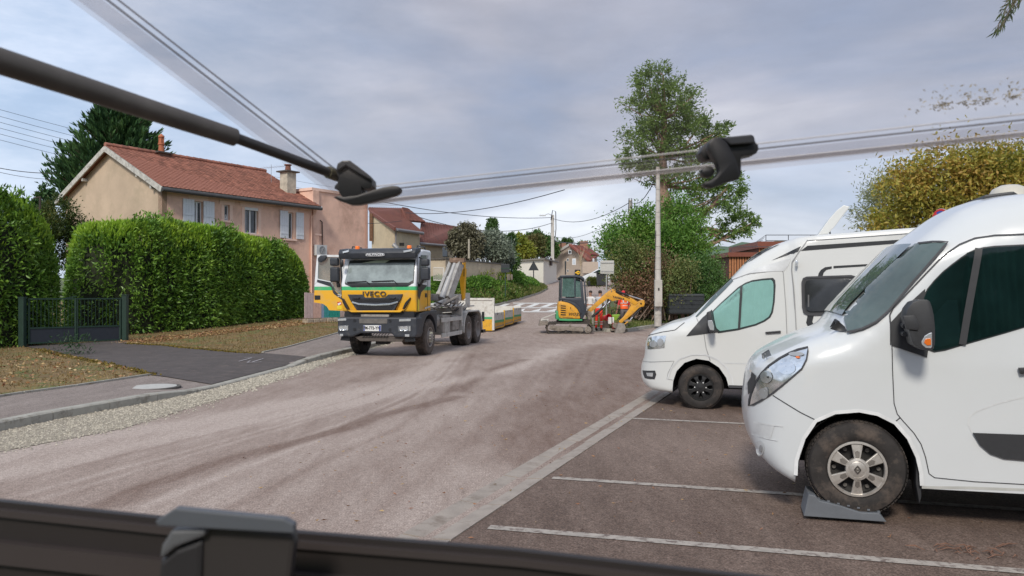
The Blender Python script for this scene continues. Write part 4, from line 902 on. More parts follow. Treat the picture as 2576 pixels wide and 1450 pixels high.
# ------------------------------------------------------------------ vegetation
bark = M('tree_bark', (.17, .12, .09), .9, var=.3, scale=6, bump=.8)
bark2 = M('ash_bark', (.30, .19, .14), .9, var=.3, scale=5, bump=.8)
laurel = leafmat('laurel_leaf', [(.05, .115, .02), (.105, .215, .033), (.185, .325, .05), (.29, .44, .075)], rough=.38, trans=.2, patch=.7)
laurel_new = leafmat('laurel_new_leaf', [(.18, .34, .03), (.29, .46, .045), (.40, .55, .07)], rough=.32, trans=.35, patch=.7)
def hedge(name, label, path, hts, wid, n, lsz, mat, inner, topmat, ntop, parts=300, base=None):
    """path: xy polyline of the hedge centre; leaves in a thick skin over a rounded section"""
    for _ in range(3): path = [path[0]] + [q for a, b in zip(path[:-1], path[1:]) for q in ((a[0] * .75 + b[0] * .25, a[1] * .75 + b[1] * .25), (a[0] * .25 + b[0] * .75, a[1] * .25 + b[1] * .75))] + [path[-1]]
    P = np.array(dense(path, .2, False)); L = np.r_[0, np.cumsum(np.hypot(*np.diff(P, axis=0).T))]; T = L[-1]
    c0 = Vector((*P[len(P) // 2], zt(*P[len(P) // 2]))); h = thing(name, label, 'hedge', c0)
    hx = [i * T / (len(hts) - 1) for i in range(len(hts))]
    def surf(t, a, r=1.0):
        # a: angle 0 = left base, pi = right base over the top ; end caps shrink
        x = np.interp(t, L, P[:, 0]); y = np.interp(t, L, P[:, 1]); x2 = np.interp(t + .1, L, P[:, 0]); y2 = np.interp(t + .1, L, P[:, 1]); x1 = np.interp(t - .1, L, P[:, 0]); y1 = np.interp(t - .1, L, P[:, 1])
        d = np.stack([x2 - x1, y2 - y1], 1); d = unit(d); nrm = np.stack([-d[:, 1], d[:, 0]], 1)
        H = np.interp(t, hx, hts); cap = np.sqrt(np.clip(1 - np.clip(1 - np.minimum(t, T - t) / (wid * .8), 0, 1) ** 2, .02, 1))
        ca, sa = np.cos(a), np.sin(a); e = .52
        u = np.sign(ca) * np.abs(ca) ** e * wid / 2 * r * cap; v = np.abs(sa) ** e * H * r * (.55 + .45 * cap)
        z = np.array([zt(float(q), float(p)) for q, p in zip(x, y)])
        pos = np.stack([x + nrm[:, 0] * u, y + nrm[:, 1] * u, z + v], 1)
        N = np.stack([nrm[:, 0] * ca, nrm[:, 1] * ca, sa * .8], 1); return pos, unit(N)
    t = rng.uniform(0, T, n); ec = rng.random(n) < .12; tc_ = wid * .8 * (1 - np.cos(rng.uniform(.02, 1.5, n))); t = np.where(ec, np.where(rng.random(n) < .6, tc_, T - tc_), t); a = rng.uniform(.03, math.pi - .03, n); lo = rng.random(n) < .62; vv = rng.uniform(.01, 1, n); a2 = np.arcsin(np.clip(vv, 0, 1) ** (1 / .52)); a2 = np.where(rng.random(n) < .5, a2, math.pi - a2); a = np.where(lo, a2, a)
    bump = 1 + .065 * np.sin(t * 1.7 + 2 * a) + .045 * np.sin(t * 4.3 - 5 * a) + .025 * np.sin(t * 11 + 9 * a) + rng.normal(0, .028, n) 
    p, N = surf(t, a, bump * rng.uniform(.93, 1.02, n)); p += rng.normal(0, .04, (n, 3))
    D = N * .75 + np.array([0, 0, .25]); 
    drp = rng.random(n) < .35; D[drp, 2] -= .8
    V = leaves(p, D, lsz, .36, .12, .45)
    cam_d = np.linalg.norm(p - np.array([0, 0, CH]), axis=1); o = np.argsort(cam_d)
    V4 = V.reshape(-1, 4, 3)
    me0 = None
    for i in o[:parts]:
        c = V4[i][0]; me = bpy.data.meshes.new('leaf'); me.from_pydata([tuple(q - c) for q in V4[i]], [], [(0, 1, 2), (0, 2, 3)]); me.materials.append(mat)
        ob = bpy.data.objects.new('leaf', me); ob.location = c; COL.objects.link(ob); attach(ob, h)
    npmesh('leaves', V4[o[parts:]].reshape(-1, 3), 4, mat, h, 'stuff', pat=[(0, 1, 2), (0, 2, 3)])
    if ntop:
        t = rng.uniform(0, T, ntop); a = rng.normal(math.pi / 2 + .15, .38, ntop); p, N = surf(t, np.clip(a, .1, 3.0), rng.uniform(1.0, 1.045, ntop))
        sprig = rng.integers(0, ntop // 6, ntop); V = leaves(p, N * .4 + np.array([0, 0, .9]), lsz * 1.05, .32, .1, .35)
        npmesh('new_shoots', V, 4, topmat, h, 'stuff', pat=[(0, 1, 2), (0, 2, 3)])
    # dark woody inside
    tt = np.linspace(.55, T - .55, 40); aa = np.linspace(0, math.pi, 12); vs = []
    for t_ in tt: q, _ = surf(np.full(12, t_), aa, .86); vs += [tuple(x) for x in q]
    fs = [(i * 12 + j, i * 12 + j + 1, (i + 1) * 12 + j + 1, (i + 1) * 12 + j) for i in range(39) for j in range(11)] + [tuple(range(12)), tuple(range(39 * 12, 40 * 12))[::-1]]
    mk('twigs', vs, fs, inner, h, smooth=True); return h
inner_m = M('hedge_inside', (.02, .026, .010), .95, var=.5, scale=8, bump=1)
ha = grd(330, 852); hb = grd(768, 800)
hpath = [(ha.x - 3.2, ha.y + 2.6), (ha.x - 1.2, ha.y + 1.0), (ha.x + .9, ha.y + 1.2)] 
dv = Vector((hb.x - ha.x, hb.y - ha.y)).normalized()
nv_ = Vector((-dv.y, dv.x)); W_ = 2.0
p0 = Vector((ha.x, ha.y)) + nv_ * W_ * .5; p1 = Vector((hb.x, hb.y)) + nv_ * W_ * .5
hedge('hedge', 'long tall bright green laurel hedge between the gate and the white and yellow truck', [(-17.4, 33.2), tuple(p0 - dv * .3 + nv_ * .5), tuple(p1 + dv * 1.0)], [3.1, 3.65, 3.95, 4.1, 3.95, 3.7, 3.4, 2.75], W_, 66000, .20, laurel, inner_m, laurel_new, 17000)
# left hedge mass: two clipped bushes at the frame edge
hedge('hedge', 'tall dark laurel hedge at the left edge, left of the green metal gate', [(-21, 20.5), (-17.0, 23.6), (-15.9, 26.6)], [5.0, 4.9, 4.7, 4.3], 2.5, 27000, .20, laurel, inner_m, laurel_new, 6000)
def blob(name, label, cat, ells, n, lsz, mat, base, trunk=None, asp=.4, jit=.7, up=.2, group=None, clump=.16, inner=.35, shell=.6, kindof='foliage'):
    """tree or bush from traced ellipsoids (x,y,z centre; rx,ry,rz); leaves gathered in clumps on twigs"""
    t = thing(name, label, cat, base, group=group); P = []; D = []
    vol = np.array([e_[3] * e_[5] for e_ in ells]) ** 1.0; vol /= vol.sum(); cl_all = []
    for e_, f in zip(ells, vol):
        c = np.array(e_[:3]); r = np.array(e_[3:]); m = max(30, int(n * f)); nc = max(8, int(m / 55))
        d = unit(rng.normal(0, 1, (nc, 3))); rad = (shell + (1 - shell) * rng.random(nc) ** .5)[:, None]; rad[rng.random(nc) < .18] *= .6
        cc = c + d * r * rad; k = rng.integers(0, nc, m); cs = clump * (r.mean()) * rng.uniform(.6, 1.5, nc)[k][:, None]
        p = cc[k] + rng.normal(0, 1, (m, 3)) * cs; P.append(p); D.append(unit((cc[k] - c) / r) * .6 + np.array([0, 0, up])); cl_all += [tuple(x) for x in cc[:max(6, nc // 3)]]
    P = np.concatenate(P); D = np.concatenate(D); V = leaves(P, D, lsz, asp, .14, jit)
    npmesh(kindof, V, 4, mat, t, 'stuff', pat=[(0, 1, 2), (0, 2, 3)]); return t, cl_all
def limbs(t, name, path, radii, targets, mat, rr=.04, sag=.3, n=70):
    mb = MB(); mb.tube(path, radii, 9); mb.ob('trunk', mat, t, smooth=True)
    b = MB(); T_ = [Vector(p) for p in path]
    random.shuffle(targets)
    for q in targets[:n]:
        q = Vector(q); best = min(range(1, len(T_)), key=lambda i: (T_[i] - q).length + (0 if T_[i].z < q.z else 2)); s_ = T_[best]
        m = s_.lerp(q, .5) + Vector((random.gauss(0, .15), random.gauss(0, .15), -sag * (q - s_).length * .2 + random.gauss(0, .1)))
        r0 = max(rr * .6, min(radii[best] * .55, .02 * (q - s_).length + rr * .5)); b.tube([s_, s_.lerp(m, .5) + Vector((0, 0, .05)), m, q], [r0, r0 * .75, r0 * .5, r0 * .18], 5, False)
    b.ob('branches', mat, t, kind='stuff')
def E(px, py, rx, ry, Y, ryd=None):
    c = at(px, py, Y); k = Y / F; return (c.x, c.y, c.z, rx * k, (ryd if ryd else (rx + ry) / 2 * k), ry * k)
# conifer behind the house
con = leafmat('conifer_spray', [(.022, .06, .026), (.04, .10, .036), (.07, .15, .045), (.10, .19, .055)], rough=.6, trans=.1, patch=.5)
Yc = 50.0; ct = thing('conifer', 'big dark green conifer rising behind the pink house roof', 'tree', at(275, 700, Yc))
prof = [(262, 6), (290, 40), (330, 70), (380, 98), (420, 122), (470, 140), (520, 135), (560, 120)]   # half widths in px by height
Vs = []; top = at(302, 262, Yc); N_ = 620
tw_ = MB()
for k in range(N_):
    py = 268 + 300 * (k / N_) ** .85; hwid = interp(py, [p[0] for p in prof], [p[1] for p in prof]) / F * Yc
    az = random.uniform(0, 6.28); l = hwid * random.uniform(.72, 1.12); c = at(302 - (py - 268) * .06, py + 14, Yc); 
    tip = c + Vector((math.cos(az) * l, math.sin(az) * l, l * .38 + .3))
    if k % 4 == 0: tw_.tube([c + Vector((0, 0, -.2)), c.lerp(tip, .5) + Vector((0, 0, -.25)), tip], [.05, .03, .01], 4, False)
    m = 34; s_ = np.sqrt(rng.random(m)) ; pts = np.array(c)[None] + (np.array(tip) - np.array(c))[None] * s_[:, None] + rng.normal(0, .14, (m, 3)) * (1.25 - s_)[:, None] - np.array([0, 0, 1])[None] * (.5 * (s_ * (1 - s_)))[:, None]
    d = (np.array(tip) - np.array(c)); d = d / np.linalg.norm(d); Vs.append(leaves(pts, np.tile(d * .8 + np.array([0, 0, .55]), (m, 1)), .46, .30, .1, .3))
npmesh('foliage', np.concatenate(Vs), 4, con, ct, 'stuff', pat=[(0, 1, 2), (0, 2, 3)]); tw_.ob('branches', bark, ct, kind='stuff')
MB().tube([at(275, 720, Yc), at(290, 480, Yc), at(302, 275, Yc)], [.38, .22, .04], 8).ob('trunk', bark, ct, smooth=True)
t2, _ = blob('conifer', 'small dark fir tip showing left of the big conifer behind the hedge', 'tree', [E(110, 500, 22, 26, 46), E(100, 545, 34, 26, 46)], 2600, .3, con, at(105, 700, 46), up=.7)
t2, _ = blob('yew_bush', 'dark rounded evergreen bush behind the hedges beside the tan gable', 'bush', [E(140, 545, 46, 48, 33), E(185, 575, 34, 40, 33), E(110, 580, 50, 50, 32), E(160, 630, 60, 60, 33)], 11000, .13, leafmat('yew_leaf', [(.012, .03, .008), (.03, .06, .012), (.07, .10, .018), (.13, .12, .02)], patch=.9), at(150, 700, 33), up=.5)
# big ash tree on the right
ash = leafmat('ash_leaf', [(.11, .19, .05), (.16, .26, .065), (.22, .34, .085), (.30, .42, .11)], trans=.4, patch=.5)
Ya = 46.0
els = [E(1655, 205, 62, 58, Ya), E(1620, 280, 55, 60, Ya), E(1700, 270, 66, 70, Ya), E(1640, 350, 80, 55, Ya), E(1735, 350, 80, 62, Ya), E(1600, 400, 50, 30, Ya), E(1790, 330, 50, 34, Ya), E(1740, 440, 95, 45, Ya),
       E(1800, 505, 74, 55, Ya), E(1850, 565, 55, 38, Ya), E(1830, 460, 62, 30, Ya), E(1640, 430, 70, 34, Ya), E(1815, 590, 30, 16, Ya), E(1885, 555, 24, 18, Ya)]
ta, tg = blob('ash_tree', 'tall ash tree with an airy crown behind the concrete lamp post', 'tree', els, 24000, .24, ash, at(1690, 780, Ya), asp=.30, jit=.8, up=-.05, clump=.125, shell=.40)
limbs(ta, 'l', [at(1688, 800, Ya), at(1680, 640, Ya), at(1682, 545, Ya), at(1664, 470, Ya), at(1668, 400, Ya), at(1672, 300, Ya), at(1668, 190, Ya)], [.5, .46, .48, .34, .24, .15, .05], tg, bark2, n=110)
lb = MB(); lb.tube([at(1690, 600, Ya), at(1745, 560, Ya), at(1790, 520, Ya), at(1830, 470, Ya)], [.22, .17, .12, .05], 7).tube([at(1720, 590, Ya), at(1780, 575, Ya), at(1815, 582, Ya), at(1880, 580, Ya)], [.16, .12, .09, .03], 6).tube([at(1780, 575, Ya), at(1810, 602, Ya), at(1850, 612, Ya)], [.1, .08, .03], 6)
lb.ob('limb', bark2, ta, smooth=True)
# undergrowth under the ash: separate bushes with their own look
b1 = leafmat('bramble_leaf', [(.06, .10, .03), (.12, .17, .045), (.20, .22, .07), (.24, .14, .07)], trans=.2, patch=.8)
b2 = leafmat('sapling_leaf', [(.06, .15, .025), (.10, .22, .035), (.16, .30, .05), (.22, .36, .06)], trans=.3, patch=.6)
b3 = leafmat('dark_shrub_leaf', [(.04, .09, .022), (.06, .14, .03), (.10, .19, .045), (.15, .23, .06)], trans=.2, patch=.6)
b4 = leafmat('dying_leaf', [(.12, .10, .05), (.22, .13, .075), (.30, .16, .10), (.17, .19, .06)], trans=.2, patch=.9)
GB = 'bushes and saplings below the ash tree'
for (lab, els_, n_, lz, mt_, bx, by, Y_) in [
    ('bright green leafy sapling thicket left of the lamp post, above the bramble', [E(1580, 600, 60, 45, 42), E(1545, 625, 42, 38, 41), E(1620, 570, 48, 42, 42), E(1640, 620, 60, 60, 42)], 13000, .19, b2, 1590, 760, 42),
    ('mixed green and brown bramble bush behind the excavator arm', [E(1590, 660, 66, 48, 40), E(1640, 690, 62, 50, 40), E(1575, 710, 42, 36, 39.5)], 11000, .15, b1, 1600, 790, 40),
    ('half dead brown leaved bush just left of the lamp post', [E(1600, 728, 56, 40, 39), E(1640, 755, 50, 32, 39), E(1670, 700, 40, 60, 39.5)], 9500, .13, b4, 1620, 795, 39),
    ('ivy clad mass of green leaves right of the lamp post below the trunk', [E(1700, 560, 46, 60, 44), E(1735, 620, 56, 66, 43), E(1690, 640, 42, 56, 43)], 15000, .17, b2, 1710, 790, 43),
    ('dark green shrub at the right end of the thicket beside the campervan', [E(1745, 705, 62, 58, 41), E(1790, 730, 36, 42, 41), E(1730, 760, 56, 42, 40), E(1775, 690, 34, 46, 42)], 13000, .15, b3, 1750, 800, 41),
    ('low brown and olive bush around the dark tank right of the lamp post', [E(1690, 730, 34, 50, 38.5), E(1705, 690, 42, 40, 39)], 6500, .14, b1, 1695, 800, 38.5)]:
    t_, cl = blob('bush', lab, 'bush', els_, n_, lz, mt_, at(bx, by, Y_), asp=.42, group=GB, clump=.26, shell=.35)
    mb = MB(); random.shuffle(cl); b0 = at(bx, by, Y_)
    for q in cl[:38]:
        q = Vector(q); a = b0 + Vector((random.gauss(0, .7), random.gauss(0, .3), -.1)); mb.tube([a, a.lerp(q, .5) + Vector((random.gauss(0, .15), 0, .1)), q], [.035, .022, .007], 4, False)
    mb.ob('stems', bark, t_, kind='stuff')
# autumn tree on the right
aut = leafmat('autumn_leaf', [(.13, .18, .035), (.26, .27, .05), (.42, .37, .07), (.47, .32, .07), (.36, .19, .06)], trans=.35, patch=.8)
Yt = 24.0
els = [E(2400, 440, 130, 70, Yt), E(2290, 470, 75, 75, Yt), E(2340, 540, 110, 60, Yt), E(2470, 500, 130, 90, Yt), E(2590, 450, 110, 95, Yt), E(2240, 560, 60, 30, Yt), E(2700, 520, 120, 120, Yt), E(2500, 420, 110, 55, Yt)]
tt_, tg = blob('autumn_tree', 'dense tree with yellow and orange autumn leaves above the white vans', 'tree', els, 27000, .16, aut, at(2420, 800, Yt), asp=.42, jit=.9, up=-.15, clump=.2, shell=.45)
limbs(tt_, 'l', [at(2430, 820, Yt), at(2425, 650, Yt), at(2430, 540, Yt), at(2450, 430, Yt)], [.2, .17, .12, .05], tg, bark, n=70)
wil = leafmat('willow_leaf', [(.16, .20, .09), (.26, .30, .15), (.36, .38, .20), (.33, .30, .12)], trans=.3, patch=.8)
tt_, tg = blob('willow_tree', 'pale grey green willow peeping out left of the autumn tree', 'tree', [E(2215, 500, 48, 50, 30), E(2190, 545, 40, 36, 30), E(2240, 470, 40, 40, 30), E(2250, 560, 60, 40, 30)], 4200, .17, wil, at(2230, 800, 30), asp=.2, jit=.6, up=.1, clump=.4, shell=.3)
limbs(tt_, 'l', [at(2235, 820, 30), at(2225, 600, 30), at(2220, 480, 30)], [.15, .1, .03], tg, bark, n=60)
# hanging willow twigs, top right, close to the camera vehicle
tt_ = thing('willow_branch', 'thin drooping willow twigs with narrow leaves at the top right corner', 'branch', at(2540, -40, 6.5)); mb = MB(); VV = []
for k in range(9):
    a = at(2600 + random.uniform(-10, 60), -80 + random.uniform(-30, 10), 6.5 + random.uniform(-.3, .3)); b = at(2500 + random.uniform(-5, 70), 10 + random.uniform(0, 72), 6.5 + random.uniform(-.3, .3)); m = a.lerp(b, .6) + Vector((0, 0, .05)); mb.tube([a, m, b], [.006, .004, .002], 4, False)
    q = np.array([tuple(m.lerp(b, random.random() * 1.0) if random.random() < .7 else a.lerp(m, random.random())) for _ in range(26)]); d = np.array(b - m); VV.append(leaves(q, np.tile(d / np.linalg.norm(d) + np.array([0, 0, -.3]), (26, 1)), .075, .17, .05, .5))
mb.ob('twigs', bark, tt_, kind='stuff'); npmesh('leaves', np.concatenate(VV), 4, leafmat('willow_dark', [(.05, .09, .03), (.09, .14, .05), (.14, .2, .08)]), tt_, 'stuff', pat=[(0, 1, 2), (0, 2, 3)])
# trees in the middle distance
mid = leafmat('olive_leaf', [(.10, .10, .06), (.15, .14, .09), (.20, .19, .12), (.10, .13, .05)], trans=.15, patch=.4)
silv = leafmat('silver_leaf', [(.12, .15, .11), (.20, .24, .18), (.28, .32, .25)], trans=.15, patch=.4)
yelg = leafmat('yellow_green_leaf', [(.12, .20, .03), (.25, .28, .04), (.40, .36, .06)], trans=.3, patch=.15)
brng = leafmat('brown_green_leaf', [(.07, .12, .03), (.15, .14, .05), (.22, .14, .06)], trans=.25, patch=.2)
far_g = leafmat('far_green_leaf', [(.05, .11, .03), (.09, .17, .045), (.15, .24, .06)], trans=.3, patch=.2)
def Bx(px, py, rx, ry, Y): a, b = cB(px, py); k = .27; return E(a, b, rx * k, ry * k, Y)
for (nm, lab, cat, els_, n_, lz, mt_, bx, Y_) in [
    ('weeping_tree', 'drooping olive brown weeping tree above the left part of the retaining wall', 'tree', [Bx(1060, 420, 90, 45, 58), Bx(980, 480, 75, 70, 58), Bx(1130, 480, 90, 80, 58), Bx(1000, 570, 70, 80, 58), Bx(1100, 590, 120, 80, 58), Bx(920, 530, 40, 40, 58)], 11000, .22, mid, 1095, 58),
    ('silver_shrub', 'grey green silvery shrub tree above the middle of the retaining wall', 'tree', [Bx(1300, 520, 90, 70, 60), Bx(1250, 600, 110, 90, 60), Bx(1380, 600, 100, 90, 60), Bx(1430, 690, 80, 60, 62), Bx(1340, 470, 60, 40, 60)], 12000, .22, silv, 1320, 60),
    ('ivy_pole_tree', 'narrow ivy covered tree spire poking up behind the silvery shrub', 'tree', [Bx(1315, 340, 34, 40, 66), Bx(1310, 410, 40, 60, 66), Bx(1310, 480, 46, 60, 66)], 3000, .25, far_g, 1315, 66),
    ('tree', 'dark green small tree right behind the green lamp post by the wall end', 'tree', [Bx(1440, 600, 60, 90, 75), Bx(1470, 500, 50, 60, 75), Bx(1490, 700, 60, 80, 75)], 5000, .3, far_g, 1450, 75),
    ('tree', 'yellow leaved tree behind the utility building', 'tree', [Bx(1570, 560, 80, 75, 105), Bx(1540, 510, 60, 50, 105), Bx(1610, 620, 90, 60, 105)], 6500, .42, yelg, 1570, 105),
    ('tree', 'brownish tree with turning leaves behind the right side of the utility building', 'tree', [Bx(1700, 570, 80, 80, 108), Bx(1720, 520, 60, 50, 108)], 5500, .42, brng, 1700, 108),
    ('tree', 'tallest bright green tree behind the street lamp on its concrete pole', 'tree', [Bx(1720, 480, 70, 40, 115), Bx(1800, 560, 90, 75, 115), Bx(1870, 600, 60, 60, 115), Bx(1650, 510, 40, 40, 115)], 7500, .45, far_g, 1790, 115),
    ('tree', 'distant green tree above the chimney of the beige house', 'tree', [Bx(2000, 535, 55, 28, 150), Bx(1970, 560, 50, 30, 150), Bx(2170, 560, 50, 30, 150)], 2600, .5, far_g, 2000, 150)]:
    bs = at(cB(bx, 700)[0], 715, Y_); t_, cl = blob(nm, lab, cat, els_, n_, lz, mt_, bs, asp=.5, group='trees beyond the road', clump=.24, shell=.35, up=-.3 if nm == 'weeping_tree' else .1)
    e_ = els_[0]; limbs(t_, 'l', [bs, Vector((bs.x, bs.y, (bs.z + e_[2]) / 2)), Vector((e_[0], e_[1], e_[2]))], [.22, .16, .06], cl, bark, n=26)
# bare young tree in front of the beige house
yt = thing('young_tree', 'bare pale young tree in front of the beige house', 'tree', P_(2138, 830, 92)); mb = MB(); a = P_(2138, 850, 92); b = P_(2138, 720, 92); mb.tube([a, b, P_(2140, 660, 92)], [.07, .05, .02], 5)
for k in range(26):
    s_ = a.lerp(P_(2140, 670, 92), random.uniform(.45, 1)); az = random.uniform(0, 6.28); mb.tube([s_, s_ + Vector((math.cos(az) * .7, .3 * math.sin(az), 1.2)) * random.uniform(.6, 1.3)], [.03, .008], 4, False)
mb.ob('trunk', M('pale_bark', (.40, .32, .22), .9), yt)
vt, _ = blob('tree_belt', 'soft green belt of trees at the foot of the wooded hill', 'trees', [E(1790, 690, 30, 26, 140), E(1810, 680, 22, 22, 160), E(1770, 700, 30, 22, 120)], 2500, .6, far_g, at(1790, 720, 140)); 
# ------------------------------------------------------------------ hook-lift truck (local frame: x picture-right, y to the rear, z up)
def livery(name, base=.0):
    m = bpy.data.materials.new(name); m.use_nodes = True; t = m.node_tree; N = t.nodes; L = t.links
    b = N['Principled BSDF']; b.inputs['Roughness'].default_value = .32; b.inputs['Coat Weight'].default_value = .4; b.inputs['Coat Roughness'].default_value = .1
    tcn = N.new('ShaderNodeTexCoord'); sx = N.new('ShaderNodeSeparateXYZ'); L.new(tcn.outputs['Object'], sx.inputs[0])
    cr = N.new('ShaderNodeValToRGB'); cr.color_ramp.interpolation = 'CONSTANT'; el = cr.color_ramp.elements
    mr = N.new('ShaderNodeMapRange'); mr.inputs[1].default_value = 0; mr.inputs[2].default_value = 4; L.new(sx.outputs[2], mr.inputs[0]); L.new(mr.outputs[0], cr.inputs[0])
    el[0].position = 0; el[0].color = (.80, .42, .02, 1); el[1].position = 1.90 / 4; el[1].color = (.05, .42, .16, 1); q = el.new(2.01 / 4); q.color = (.74, .76, .78, 1)
    nz = N.new('ShaderNodeTexNoise'); nz.inputs['Scale'].default_value = 3; nz.inputs['Detail'].default_value = 7; L.new(tcn.outputs['Object'], nz.inputs[0])
    dr = N.new('ShaderNodeMapRange'); dr.inputs[1].default_value = .5; dr.inputs[2].default_value = .85; dr.inputs[4].default_value = .6; L.new(nz.outputs[0], dr.inputs[0])
    mm = N.new('ShaderNodeMix'); mm.data_type = 'RGBA'; L.new(dr.outputs[0], mm.inputs[0]); L.new(cr.outputs[0], mm.inputs[6]); mm.inputs[7].default_value = (.45, .36, .24, 1); L.new(mm.outputs[2], b.inputs['Base Color'])
    return m
liv = livery('truck_livery')
anth = M('anthracite_plastic', (.030, .034, .043), .5, var=.2, scale=5, dirt=((.10, .095, .09), 4, .55, .85))
blackp = M('black_plastic', (.014, .014, .016), .45, var=.2)
rub = M('tyre_rubber', (.028, .024, .022), .85, var=.3, scale=9, bump=.3, dirt=((.13, .10, .08), 5, .5, .75))
rubd = M('dusty_tyre', (.075, .06, .05), .9, var=.25, scale=9, dirt=((.16, .125, .10), 5, .45, .7))
chas = M('dusty_chassis', (.30, .275, .245), .75, var=.25, scale=5, dirt=((.13, .10, .085), 6, .5, .72))
chas_w = M('dirty_white_steel', (.52, .50, .46), .65, var=.15, scale=4, dirt=((.25, .20, .16), 5, .52, .75))
yel = M('machine_yellow', (.80, .40, .012), .4, var=.08, dirt=((.40, .24, .09), 4, .58, .85))
chrome = M('chrome', (.75, .76, .78), .15, metal=1, var=.02)
steel = M('wheel_steel', (.30, .27, .25), .55, metal=.3, var=.2)
lens = M('headlamp_lens', (.62, .64, .66), .12, metal=.5, var=.1, coat=1)
cabglass = M('cab_glass', (.24, .28, .275), .05, var=.35, scale=2.5, spec=1)
orange_l = M('orange_beacon', (.95, .20, .01), .25, var=.05, coat=.5)
plate_m = M('plate_white', (.72, .72, .70), .4, var=.03); blue_m = M('plate_blue', (.02, .05, .30), .4)
txt_b = M('black_lettering', (.02, .02, .02), .5); txt_w = M('white_lettering', (.75, .76, .78), .5)
TO = Vector((-3.84, 22.0, 0)); TR = Vector((.978, -.208)); TD = Vector((.208, .978)); TRZ = math.atan2(TR.y, TR.x)
truck = thing('hook_lift_truck', 'yellow, green and white hook lift truck facing the camera with its cab door open', 'truck', TO, TRZ)
tk = dict(parent=truck, world=False)
def T(cx, cy): return ((cx - 905) * .00277, 3.741 - cy * .00277)
TS = Pl((TO.x + 1.185 * TR.x, TO.y + 1.185 * TR.y), TD)
def SS(cx, cy): return TS.m(*c1(cx, cy))        # -> (y local, z) on the right-hand side plane
def fp(pts, y): return [Vector((*([T(*p)[0]]), y, T(*p)[1])) for p in pts]
def front(name, pts, y0, y1, mat, parent=None, bev=0, smooth=False):
    """polygon traced on the front of the cab swept from depth y0 to y1"""
    return MB().ext(fp(pts, y0), (0, y1 - y0, 0)).ob(name, mat, parent or truck, False, smooth, bev=bev)
# cab shell: side outline swept across, rounded by bevel
HWc = 1.13
cabo = [(1.48, 1.28), (.16, 1.28), (.08, 1.75), (.06, 2.08), (.30, 2.80), (.45, 3.02), (.75, 3.10), (1.48, 3.10)]
b = MB().ext([Vector((-HWc, y, z)) for y, z in cabo], (2 * HWc, 0, 0)); b.ob('cab', liv, truck, False, True, bev=.07, seg=3)
# windscreen and its black surround
def yz(z): return .06 + (z - 2.08) * (.24 / .72) if z > 2.08 else .06 + (2.08 - z) * .06
def skin(name, pts, off, mat, parent=truck, th=.012, sub=.12):
    vs, fs = cdt([T(*p) for p in pts], sub); V0 = [Vector((x, yz(z) - off + .10 * max(0, abs(x) - .95) ** 1.2, z)) for x, z in vs]
    return mk(name, V0, fs, mat, parent, False, True)
skin('screen_surround', [(540, 585), (560, 350), (1285, 345), (1292, 590), (1225, 625), (620, 630), (545, 600)], .012, blackp)
ws = skin('windscreen', [(540, 575), (568, 358), (1275, 352), (1283, 560), (1240, 585), (560, 588)], .020, cabglass)
for x0, x1, yy_ in ((570, 820, 575), (840, 1120, 568)):
    a, b_ = T(x0, yy_ + 4), T(x1 - 40, yy_ - 4); MB().tube([(a[0], yz(a[1]) - .05, a[1]), (b_[0], yz(b_[1]) - .05, b_[1])], .014, 5).tube([(b_[0], yz(b_[1]) - .05, b_[1] - .0), (T(x1, 590)[0], .0, T(x1, 592)[1])], .012, 5).ob('wiper', blackp, truck, False)
# interior hints: white sun blind across the top of the screen, dashboard
skin('sun_blind', [(560, 380), (566, 352), (1278, 347), (1280, 378)], .024, M('blind_dark', (.03, .035, .03), .3, coat=1))
skin('dash_tray', [(700, 378), (870, 350), (1010, 350), (960, 378)], .026, M('hi_vis_rag', (.35, .42, .30), .6))
# sun visor with lamps and name
visor = MB().ext([Vector((-1.16, y, z)) for y, z in ((.46, 3.13), (.02, 3.08), (-.06, 2.97), (-.02, 2.82), (.08, 2.80), (.20, 2.96), (.46, 3.0))], (2.32, 0, 0)).ob('sun_visor', anth, truck, False, True, bev=.025)
for (x0, x1) in ((538, 604), (1200, 1290)): front('visor_lamp', [(x0, 262), (x1, 248), (x1 + 4, 268), (x0 + 4, 282)], -.085, -.04, lens, visor, .008)
bx, bz = T(892, 299)
MB().ext([Vector((bx + .285 * math.cos(a) * (abs(math.cos(a)) ** -.25 if abs(math.cos(a)) > .05 else 1), -.066, bz + .048 * math.sin(a) * (abs(math.sin(a)) ** -.4 if abs(math.sin(a)) > .05 else 1))) for a in [k * 2 * math.pi / 32 for k in range(32)]], (0, .03, 0)).ob('badge', txt_w, visor, False)
MB().ext([Vector((bx + .277 * math.cos(a) * (abs(math.cos(a)) ** -.25 if abs(math.cos(a)) > .05 else 1), -.070, bz + .041 * math.sin(a) * (abs(math.sin(a)) ** -.4 if abs(math.sin(a)) > .05 else 1))) for a in [k * 2 * math.pi / 32 for k in range(32)]], (0, .03, 0)).ob('badge_field', anth, visor, False)
fontobj('lettering', 'PALFINGER', .092, txt_w, visor, (bx, -.073, bz), (R_(90), 0, 0), bold=.0015, shear=.15, sx=1.05)
for x0 in (664, 1232):
    x, z = T(x0, 238); be = MB().cyl((x, .18, z - .05), (x, .18, z + .10), .075, 20, .066).ob('beacon', orange_l, truck, False, True, bev=.012); MB().cyl((x, .18, z - .07), (x, .18, z - .03), .085, 16).ob('beacon_base', blackp, be, False)
ex0 = T(900, 170); MB().tube([(ex0[0] - .02, 1.7, 2.2), (ex0[0], 1.7, 3.05), (ex0[0] - .03, 1.7, 3.22), (ex0[0] - .14, 1.68, 3.32)], .065, 10).ob('exhaust', M('exhaust_steel', (.42, .40, .37), .4, metal=.7, var=.2), truck, False, True)
